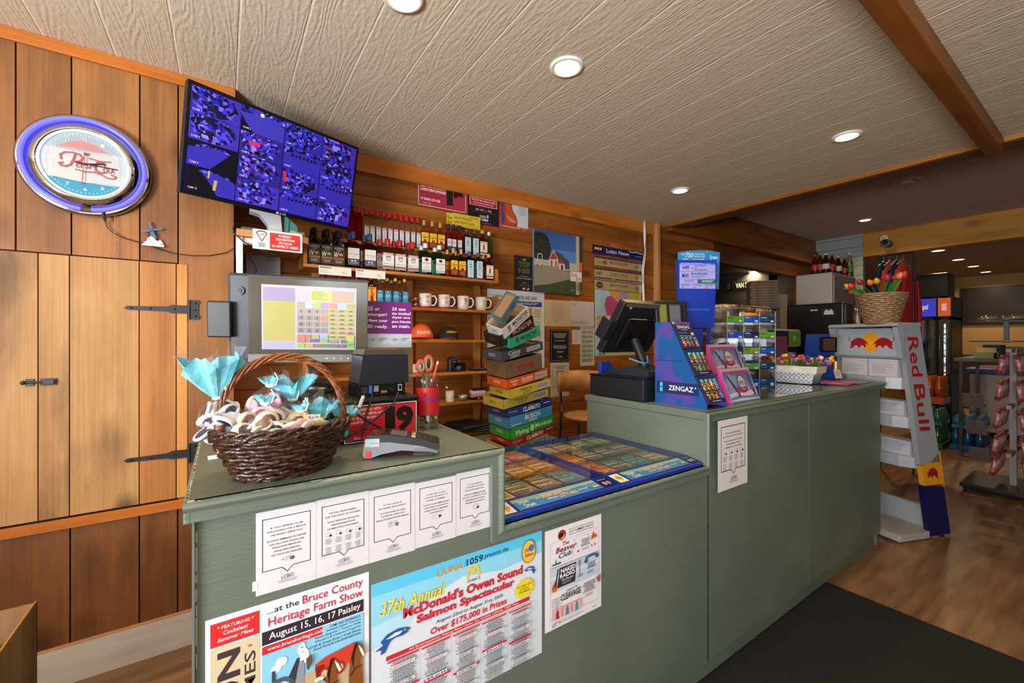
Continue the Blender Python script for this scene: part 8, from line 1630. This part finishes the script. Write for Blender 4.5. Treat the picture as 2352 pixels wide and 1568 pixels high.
q = at(1945, 740, X=4.62); jr.location = (4.62, 1.38, .951); MB().box(-.05, .05, -.05, .05, 0, .50, col('#2a2622', .5)).build('stand', jr, bevel=.004); MB().cyl((0, 0, .505), .045, .09, col('#5a3418', .3), 16).build('contents', jr); MB().lathe([(.048, .50), (.048, .68), (.03, .71)], (0, 0, 0), clear('#ffffff', .8, .05), 18).build('glass', jr)
# pizza boxes
for i in range(24):
    z = 1.28 + .0265 * i; o = MB(); rz_ = .62 + .05 * math.sin(i * 2.3)
    o.box(-.12, .12, -.12, .12, 0, .023, noisy('card_box', '#6e5c4c', '#8a7664', 20, .85)).box(-.12, .12, -.121, -.119, .004, .010, col('#54463a', .9)).box(-.121, -.119, -.12, .12, .004, .010, col('#54463a', .9)); o = o.build('pizza_box', None, loc=(4.52, 2.14, z), rot=(0, 0, rz_))
    tag(o, 'brown cardboard takeaway box in the tall corner stack by the kitchen opening', 'box', 'takeaway boxes in the tall stack')
t = thing('box_shelf', 'dark stand under the stack of takeaway boxes', 'stand', (0, 0, 0)); MB().box(4.22, 4.68, 1.96, 2.36, .951, 1.278, col('#2c261f', .6)).build('stand', t, bevel=.004)
# bread rack with bags
br = thing('wire_rack', 'dark wire rack with bagged bread behind the counter', 'rack', (0, 0, 0)); BW_ = col('#3a2c20', .4, .5)
X0, X1, Y0, Y1 = 3.35, 4.0, 1.75, 2.15; m = MB()
for x in (X0, X1):
    for y in (Y0, Y1): m.tube([(x, y, .0), (x, y, 1.62)], .006, BW_, 6)
m.build('posts', br)
for z in (1.12, 1.32, 1.52):
    m = MB(); m.tube([(X0, Y0, z), (X1, Y0, z), (X1, Y1, z), (X0, Y1, z)], .005, BW_, 6, closed=True); m.tube([(X0, Y0, z + .07), (X1, Y0, z + .07), (X1, Y1, z + .07), (X0, Y1, z + .07)], .004, BW_, 6, closed=True)
    for i in range(12): x = X0 + (X1 - X0) * i / 11; m.tube([(x, Y0, z + .07), (x, Y0, z), (x, Y1, z)], .0025, BW_, 4)
    m.build('wire_shelf', br)
R = random.Random(5)
for k, z in enumerate((1.125, 1.325, 1.525)):
    for i in range(5):
        x = X0 + .08 + .122 * i; b = thing('bread_bag', '%s bag of bread, place %s on the %s wire shelf' % (['orange printed', 'blue printed', 'clear', 'red printed', 'golden'][(i + k) % 5], ['one', 'two', 'three', 'four', 'five'][i], ['lowest', 'middle', 'top'][k]), 'bread', (x, 1.93 + R.uniform(-.03, .03), z + .002), R.uniform(-.2, .2), 'bread bags on the wire rack')
        MB().lathe([(.0001, -.15), (.04, -.13), (.055, -.05), (.055, .08), (.03, .13), (.008, .15), (.025, .18)], (0, 0, .05), multi('bread_%d' % ((i + k) % 5), [['#8a5a34', '#b8783c', '#c8a070', '#a84a24'], ['#8a6a4a', '#2c5a8c', '#c8b49c', '#3a7aa0'], ['#a88a6a', '#8a6a4c', '#c8bcae', '#b89a7a'], ['#a82c20', '#c8a880', '#8a4a30', '#c8bcae'], ['#c08a3c', '#a87030', '#d8b070', '#8a5a24']][(i + k) % 5], 26, rough=.25, voro=False, coat=.6), 14, 'Y', sx=1, sy=.85, cap=False).build('bag', b)
# kitchen sign, hood
s = Sheet(.20, .11, '#2a261f', t=.01); s.tx('VAN S', .05, .1, .97, .9, col('#f0dca0', .5, emit=1.6), 1.5)
tag(s.build('wall_sign', None, (7.239, 3.85, 2.19), (0, 0, -PI / 2)), 'glowing cream VAN lettering on the dark kitchen wall', 'sign')
s = Sheet(.10, .14, '#2a261f', t=.01); s.greek(.1, .1, .9, .9, 4, '#c8b484', 3, .5); tag(s.build('menu_plate', None, (7.239, 4.0, 2.17), (0, 0, -PI / 2)), 'small dark plate with pale marks left of the VAN lettering', 'sign')
kb = thing('kitchen_unit', 'pale grey kitchen unit at the right inside the kitchen opening', 'cabinet', (0, 0, 0)); MB().box(6.9, 7.2, 2.9, 3.5, 0, 2.0, col('#b8b4a8', .4)).build('body', kb, bevel=.01); MB().box(6.62, 6.70, 2.95, 3.03, 0, 2.44, BLK2).build('black_post', kb)
hd = thing('kitchen_counter', 'dark kitchen work counter inside the opening', 'counter', (0, 0, 0)); MB().box(4.7, 6.6, 3.75, 4.5, 0, .95, col('#4a443c', .5)).box(4.68, 6.62, 3.73, 4.52, .95, .98, col('#7a746a', .35)).build('unit', hd)
# small sales goods at the far half of the counter : sign box, cartons, pocket packets
def carton(u, vtop, vbot, w_, d, c, label, cat='box', Y=1.5, name='carton', deco=None, rz=0, fl=None):
    a = at(u, vbot, Y=Y); b_ = at(u, vtop, Y=Y); h_ = b_.z - (fl if fl is not None else a.z); z0 = fl if fl is not None else a.z
    t = thing(name, label, cat, (a.x, Y, z0), rz); MB().box(0, w_, 0, d, 0, h_, col(c, .4)).build('box', t, bevel=.003)
    if deco: s = Sheet(w_ * .94, h_ * .9, deco[0], t=.001); deco[1](s); s.build('front_print', t, (w_ * .03, -.0003, h_ * .05))
    return t
carton(1752, 772, 803, .36, .12, '#5a1c30', 'maroon carton behind the acrylic tower with pale lettering', Y=1.42, deco=('#5f2036', lambda s: (s.tx('ABC', .62, .45, .8, .62, '#c8b0b4', 2), s.tx('PRESS', .58, .7, .85, .88, '#c8b0b4', 2))), fl=ZT + .0005)
t = thing('promo_frame', 'cream framed blue and green sign with a star behind the acrylic tower', 'sign', at(1760, 752, Y=1.62)); t.location.z = 1.265
MB().box(0, .62, 0, .06, 0, .15, col('#b8b0a0', .5)).build('frame', t, bevel=.02); s = Sheet(.56, .12, '#1c1c58', t=.001); s.rect(.62, 0, 1, 1, '#6a9a2c'); star(s, .81, .5, .06, '#b8c8b0', .56 / .12); s.build('panel', t, (.03, -.0004, .015)); MB().box(.05, .57, .01, .05, -.21, -.001, col('#1a1a50', .4)).build('stand', t)
yb = thing('straw_box', 'yellow and white tall carton behind the clear tower', 'carton', (3.62, 1.86, .951)); q = at(1808, 700, Y=1.70); yb.location = (q.x, 1.96, .951); MB().box(0, .06, 0, .10, 0, .62, col('#b8b0a4', .5)).box(.06, .13, 0, .10, 0, .62, col('#b08c14', .5)).build('carton', yb, bevel=.003); MB().lathe([(.0001, .62), (.05, .63), (.055, .65), (.03, .67), (.0001, .66)], (.09, .05, 0), LW, 12, cap=False).build('lid', yb)
ns = thing('napkin_holder', 'shiny chrome napkin holder behind the acrylic tower', 'napkin holder', (at(1775, 720, Y=1.66).x, 1.67, 1.416)); MB().box(0, .12, 0, .08, 0, .13, col('#c8d4d8', .12, .9)).box(.02, .05, -.002, 0, .01, .12, BLK2).build('case', ns, bevel=.006)
R = random.Random(17); PC = ['#a89c8c', '#c8742c', '#3c3a44', '#8a8070', '#7a4a6a', '#c8bcb0', '#4a4c58', '#a8542c', '#6a7a5c', '#b8a060']
k = 0
for r_ in range(3):
    for i in range(8):
        x = 2.98 + .085 * i + .04 * r_; y = 1.40 + .05 * r_; z = ZT + .0005; h_ = .14 + .045 * r_ - .008 * i * (r_ > 0)
        t = thing('snack_packet', '%s packet, place %s in the %s row of packets behind the small tulips' % (['tan', 'orange', 'charcoal', 'olive', 'purple', 'cream', 'slate', 'rust', 'green', 'gold'][k % 10], ['one', 'two', 'three', 'four', 'five', 'six', 'seven', 'eight'][i], ['front', 'middle', 'back'][r_]), 'packet', (x, y, z), R.uniform(-.1, .1), 'packets on the far part of the counter')
        MB().box(0, .075, 0, .03, 0, h_, col(PC[k % 10], .5)).build('packet', t, bevel=.003); s = Sheet(.068, .07, PC[(k + 3) % 10], t=.0008); s.greek(.1, .15, .9, .6, 3, PC[(k + 5) % 10], k, .5); s.rect(.15, .7, .6, .9, '#c8c4bc'); s.build('print', t, (.0035, -.0004, h_ - .075)); k += 1

# --- hanging jackets
for k, (u, c_, dy, z1, z0) in enumerate(((2030, '#1c2850', 0, 2.12, 1.25), (2044, '#c8501c', .05, 2.12, 1.0), (2060, '#17244c', .10, 2.12, 1.2), (2074, '#c83c18', .15, 2.12, .9), (2090, '#a81c18', .2, 2.0, .8))):
    q = at(u, 700, X=5.6); t = thing('jacket', ['navy jacket at the left of the hanging row', 'bright orange jacket, second in the hanging row', 'navy jacket between two orange ones', 'orange red jacket, fourth in the hanging row', 'long dark red jacket at the right of the hanging row'][k], 'jacket', (5.6, q.y, 0), -.25, 'jackets hanging behind the tulip basket')
    m = MB(); m.lathe([(.03, z1), (.05, z1 - .03), (.12, z1 - .12), (.13, z1 - .4), (.14, z0 + .1), (.14, z0)], (0, 0, 0), noisy('cloth_' + c_, c_, c_, 8, .8, bump=.5), 20, sx=.95, sy=.17); m.build('body', t)
    for sx in (-1, 1): MB().tube([(sx * .09, 0, z1 - .1), (sx * .15, -.0, z1 - .35), (sx * .15, -.0, z1 - .65)], [.02, .021, .018], noisy('cloth_' + c_, c_, c_, 8, .8, bump=.5), 12).build('sleeve', t)
    MB().tube([(-.09, 0, z1 - .05), (0, 0, z1 + .01), (.09, 0, z1 - .05)], .006, GRY, 6).tube([(0, 0, z1 + .01), (0, 0, z1 + .06)], .004, GRY, 6).build('hanger', t)
t = thing('clothes_rail', 'grey clothes rail carrying the jackets', 'rail', (0, 0, 0)); q0 = at(2022, 700, X=5.6); q1 = at(2098, 700, X=5.6); MB().tube([(5.6, q0.y, 2.185), (5.6, q1.y, 2.185)], .008, BLK2, 8).build('bar', t); MB().tube([(5.6, q0.y, 2.185), (5.6, q0.y, 0)], .008, BLK2, 8).tube([(5.6, q1.y, 2.185), (5.6, q1.y, 0)], .008, BLK2, 8).build('upright', t)
# --- dome camera on the yellow beam
q = at(2030, 540, X=7.14); t = thing('security_camera', 'small black security camera on a white mount on the yellow beam', 'camera', (7.199, q.y, 2.60)); MB().cyl((-.05, 0, .05), .04, .05, WHT, 16, 'X').tube([(-.06, 0, .05), (-.12, -.02, .02)], .022, WHT, 10).build('mount', t); MB().cyl((-.20, -.05, -.035), .048, .13, BLK2, 20, 'X').build('camera_body', t); MB().cyl((-.203, -.05, -.035), .03, .004, col('#22242a', .05), 16, 'X').build('lens', t)

# --- far room : coolers, board, display tables, freezer
def cooler(u0, u1, X, header, label, glowmat, hc, txt):
    a = at(u0, 700, X=X).y; b_ = at(u1, 700, X=X).y; y0, y1 = min(a, b_), max(a, b_); t = thing('drinks_cooler', label, 'fridge', (0, 0, 0))
    MB().box(X, X + .6, y0, y0 + .03, .05, 2.05, BLK2).box(X, X + .6, y1 - .03, y1, .05, 2.05, BLK2).box(X + .56, X + .6, y0, y1, .05, 2.05, BLK2).box(X, X + .6, y0, y1, .0, .12, BLK2).box(X, X + .6, y0, y1, 1.72, 1.76, BLK2).build('cabinet', t)
    s = Sheet(y1 - y0 - .02, .26, hc, t=.02, rough=.3, emit=.7); s.tx(txt, .3, .3, .7, .7, '#e8d0e8', 1.5); s.build('header_sign', t, (X - .001, y1 - .01, 1.77), (0, 0, -PI / 2)); MB().box(X, X + .55, y0 + .01, y1 - .01, 1.765, 2.03, BLK2).build('header_box', t)
    MB().box(X - .004, X - .001, y0 + .02, y1 - .02, .13, 1.72, clear('#e8f0f4', .5, .05)).build('glass_door', t)
    for z in (.45, .8, 1.15, 1.45): MB().box(X + .05, X + .55, y0 + .03, y1 - .03, z, z + .012, GRY).build('rack', t)
    return t, y0, y1
t, y0, y1 = cooler(2092, 2152, 7.9, 0, 'black drinks cooler with glowing blue header behind the drink rack', None, '#3438b8', 'pepsi')
t2, y2, y3 = cooler(2153, 2186, 7.9, 0, 'narrow cooler with orange header and bright speckled light strip', None, '#b8501c', 'ORANGE')
t.scale = t2.scale = (1, 1, .925)
MB().box(7.88, 7.89, y2 + .07, y3 - .08, .85, 1.66, multi('light_strip', ['#e8f0f0', '#8aa0a8', '#f0f4f4', '#4a5a64'], 38, (1, 1, 1), .3, emit=.9)).build('led_strip', t2)
R = random.Random(3)
for k, (yy0, yy1, X) in enumerate(((y0, y1, 7.9), (y2, y3, 7.9))):
    for j, z in enumerate((.462, .812, 1.162, 1.462)):
        for i in range(5):
            y = yy0 + .07 + (yy1 - yy0 - .14) * i / 4; h_ = .2; o = MB().lathe([(.026, 0), (.028, .01), (.028, h_ * .6), (.01, h_ * .88), (.01, h_)], (X + .12, y, z * .925 + .002), col(['#28407a', '#8a2c24', '#3c6a3c', '#8a7a3c', '#5a3a6a'][(i + j + k) % 5], .3), 10)
            tag(o.build('soda_bottle'), 'small drink bottle on a shelf inside the %s cooler' % ['blue header', 'orange header'][k], 'bottle', 'bottles inside the far coolers')
q = at(2140, 650, X=7.9); t = thing('ceiling_speaker', 'black box shaped object on top of the blue header cooler', 'box', (7.95, q.y - .15, 1.90)); MB().box(0, .35, -.0, .36, 0, .32, BLK2).build('case', t, bevel=.01)
a = at(2205, 665, X=12.44); b_ = at(2400, 745, X=12.44); t = thing('menu_board', 'large dark blank board on the far tan wall', 'board', (0, 0, 0)); MB().box(12.46, 12.495, -.2, a.y, at(2205, 746, X=12.44).z, a.z + .02, col('#17100c', .5)).build('board', t, bevel=.005); MB().box(12.45, 12.4601, -.18, a.y - .02, at(2205, 746, X=12.44).z + .02, a.z, col('#221814', .35)).build('surface', t)
sh2 = thing('far_shelving', 'low dark brown shelving along the far wall', 'shelf unit', (0, 0, 0)); MB().box(11.9, 12.4, .5, 2.6, 0, 1.0, col('#3a2818', .7)).build('carcass', sh2); MB().box(11.85, 12.42, .45, 2.65, 1.0, 1.03, col('#4a3420', .6)).build('top', sh2)
fz = thing('chest_freezer', 'white chest freezer with a blue rim on the far side of the shop', 'freezer', (0, 0, 0)); a = at(2225, 860, X=8.6); 
MB().box(8.6, 9.5, a.y - .62, a.y, .06, .86, col('#b0a49a', .5)).box(8.65, 9.45, a.y - .58, a.y - .04, 0, .06, BLK2).build('body', fz, bevel=.02); MB().box(8.57, 9.53, a.y - .65, a.y + .03, .86, .93, col('#1c2478', .4)).build('rim', fz, bevel=.01); MB().box(8.62, 9.48, a.y - .60, a.y - .02, .93, .945, clear('#ffffff', .8)).build('lid', fz)
# display table with goods (right background)
tb = thing('display_table', 'white legged display table with packaged goods at the right background', 'table', (0, 0, 0)); tb.location = (1.8, .42, .18); MB().box(5.1, 6.1, -.05, .75, .90, .94, col('#5a5048', .5)).build('top', tb, bevel=.004)
for x in (5.15, 6.05):
    for y in (0, .70): MB().box(x - .015, x + .015, y - .015, y + .015, -.18, .90, col('#3a342e', .5)).build('leg', tb)
R = random.Random(12); GC_ = ['#8a3a3c', '#5a5048', '#7a8a5c', '#4a5a78', '#a8a098', '#b89a3c', '#6a2c34', '#2c5a3c', '#8a7a68', '#b8b0a8']
GN = ['wine', 'brown', 'olive', 'slate', 'pale grey', 'mustard', 'dark red', 'green', 'tan', 'cream']
k = 0
for i in range(6):
    for j in range(3):
        h_ = R.uniform(.06, .16); t = thing('goods_box', '%s packaged goods, row %s place %s on the far display table' % (GN[k % 10], ['one', 'two', 'three'][j], ['one', 'two', 'three', 'four', 'five', 'six'][i]), 'package', (6.93 + .155 * i, .41 + .23 * j, 1.1205), R.uniform(-.15, .15), 'goods on the display table')
        MB().box(0, .13, 0, .15, 0, h_, col(GC_[k % 10], .4)).box(.02, .11, -.001, 0, .01, h_ * .7, col(GC_[(k + 4) % 10], .4)).build('package', t, bevel=.004); k += 1
st2 = thing('cake_stand', 'glossy tiered stand of plastic domes on the far display table', 'stand', (7.2, .72, 1.121)); MB().box(.08, .12, .08, .12, .17, .45, GRY).build('post', st2)
for z in (.18, .42): MB().lathe([(.0001, 0), (.28, 0), (.30, .012), (.27, .012), (.0001, .010)], (.10, .10, z), col('#8a8684', .15, .6), 30, cap=False).build('tray', st2)
for k in range(5): a = 2 * PI * k / 5; t = thing('plastic_dome', 'low clear plastic dome on the upper tray of the glossy stand', 'container', (7.3 + .17 * math.cos(a), .82 + .17 * math.sin(a), 1.5535), group='plastic domes on the tiered stand'); MB().lathe([(.075, 0), (.07, .03), (.04, .045), (.0001, .048)], (0, 0, 0), clear('#ffffff', .9, .08, dens=.05), 16, cap=False).build('dome', t); MB().lathe([(.0001, .001), (.06, .001), (.05, .022), (.0001, .026)], (0, 0, 0), col('#a87c4c', .5), 14, cap=False).build('contents', t)
# snack rack on a black base (right edge)
a = at(2290, 1120, Z=.05); sr = thing('snack_rack', 'dark wheeled rack of hanging snack bags cut by the right edge', 'rack', (a.x + .12, a.y - .08, 0)); 
MB().box(-.28, .32, -.28, .28, .04, .075, BLK2).build('base', sr, bevel=.005)
for x in (-.25, .29):
    for y in (-.25, .25): MB().cyl((x, y - .01, .02), .02, .02, BLK2, 12, 'Y').build('wheel', sr)
MB().box(-.02, .02, -.02, .02, .075, 1.25, col('#8a8480', .5)).box(-.25, .27, -.015, .015, 1.22, 1.25, col('#8a8480', .5)).box(-.25, .27, -.015, .015, .75, .78, col('#8a8480', .5)).box(-.25, .27, -.015, .015, .35, .38, col('#8a8480', .5)).build('frame', sr)
R = random.Random(6)
for j, z in enumerate((1.20, .98, .74, .52, .34)):
    for i in range(5):
        for sd in (-1, 1):
            o = MB(); hgt = .17; o.lathe([(.0001, -hgt), (.05, -hgt + .005), (.05, -.005), (.0001, 0)], (0, 0, 0), multi('snackbag_%d' % ((i + j) % 4), [['#5a1c24', '#3a1418', '#8a4a50', '#b0a8a8'], ['#4a2024', '#6a2c30', '#2c1416', '#9a8a88'], ['#6a1c20', '#a89c9c', '#4a1418', '#3a3038'], ['#a84c50', '#c07a7c', '#8a3a40', '#d0b0b0']][3 if j == 0 else (i + j) % 3], 30, rough=.25, coat=.5), 10, sx=.9, sy=.35, cap=False)
            o = o.build('snack_bag', None, loc=(sr.location.x - .20 + .1 * i, sr.location.y + sd * (.035 + .01 * j), z), rot=(sd * .15, 0, R.uniform(-.2, .2)))
            tag(o, '%s snack bag hanging on the wheeled rack, level %s from the top' % (['pink', 'wine red', 'dark red', 'maroon', 'red brown'][j], ['one', 'two', 'three', 'four', 'five'][j]), 'snack bag', 'snack bags on the wheeled rack')
for k in range(3):
    q = at(2235 + 8 * k, 930 + 62 * k, X=sr.location.x - .3); t = thing('side_pocket', ['upper', 'middle', 'lower'][k] + ' small tilted tray clipped to the left of the snack rack', 'tray', q); MB().prism([(-.04, .10), (.0, -.02), (.09, .0), (.09, .02), (.01, .01), (-.03, .105)], -.06, .06, col('#5a4a48', .4), 'Y').build('tray', t, bevel=.003)
# soda packs and boxes on the floor beyond the rack
R = random.Random(2); k = 0
for (x, y, z, w_, d, h_, c_, nm) in ((6.6, .95, 0, .40, .30, .28, '#2c5a2c', 'green soft drink case at the left of the floor pile'), (6.75, .62, 0, .42, .30, .26, '#1c5a8c', 'blue water case at the right of the floor pile'), (6.94, 1.0, 0, .4, .3, .50, '#20306c', 'tall navy drink case behind the green one'), (6.6, .95, .281, .38, .28, .20, '#3c6a5c', 'teal drink case stacked on the green case'), (6.94, 1.0, .501, .36, .26, .36, '#b8541c', 'orange carton on top of the navy drink case'), (6.75, .62, .261, .40, .28, .16, '#3a7a9c', 'light blue case stacked on the blue water case')):
    t = thing('drink_case', nm, 'drink case', (x + .55, y + .36, z), 0); m = MB().box(0, w_, 0, d, 0, h_ * .25, col(c_, .3, coat=.5)); m.build('wrap', t, bevel=.01)
    for i in range(4):
        for j in range(3): MB().lathe([(.0001, h_ * .25), (.042, h_ * .25), (.044, h_ * .6), (.02, h_ * .9), (.016, h_), (.0001, h_)], (.05 + .1 * i * w_ / .4, .05 + .1 * j * d / .3, 0), col(c_, .15, coat=.8), 10, cap=False).build('bottle', t)
# light in the far room and the kitchen comes from their own fixtures above
# ---- pieces of parts go one level deeper
UNDER = {'hour_hand': 'dial', 'minute_hand': 'dial', 'second_hand': 'dial', 'cable_plug': 'power_cord', 'brand_badge': 'bezel', 'display': 'front_glass', 'menu_buttons': 'lower_frame', 'speaker_button': 'housing', 'key': 'upper_shell', 'brand_sticker': 'lower_shell', 'red_corner': 'lower_shell',
 'price_sticker': 'clear_film', 'decal': 'cup', 'red_base': 'cup', 'crown_lettering': 'crown', 'button': 'crown', 'front_print': 'carton', 'side_print': 'carton', 'banner': 'sloped_front', 'price_badge': 'sloped_front', 'smart_badge': 'sloped_front', 'bull_emblem': 'sun_band', 'side_lettering': 'side_panel', 'ports': 'base', 'handle_binding': 'handle', 'tray_label': 'tray', 'keypad': 'body', 'band_lettering': 'red_band', 'web_lettering': 'panel', 'printed_face': 'carton', 'header_sign': 'header_box', 'lens': 'body', 'crown_badge': 'body', 'wing_badge': 'body'}
for o in list(COL.objects):
    p = o.parent; b_ = o.name.split('.')[0]
    if p is None or b_ not in UNDER or 'label' not in p: continue
    q = [c for c in p.children if c.name.split('.')[0] == UNDER[b_] and c is not o]
    if q and q[0].rotation_euler.to_quaternion().angle < 1e-4: o.parent = q[0]; o.location = o.location - q[0].location
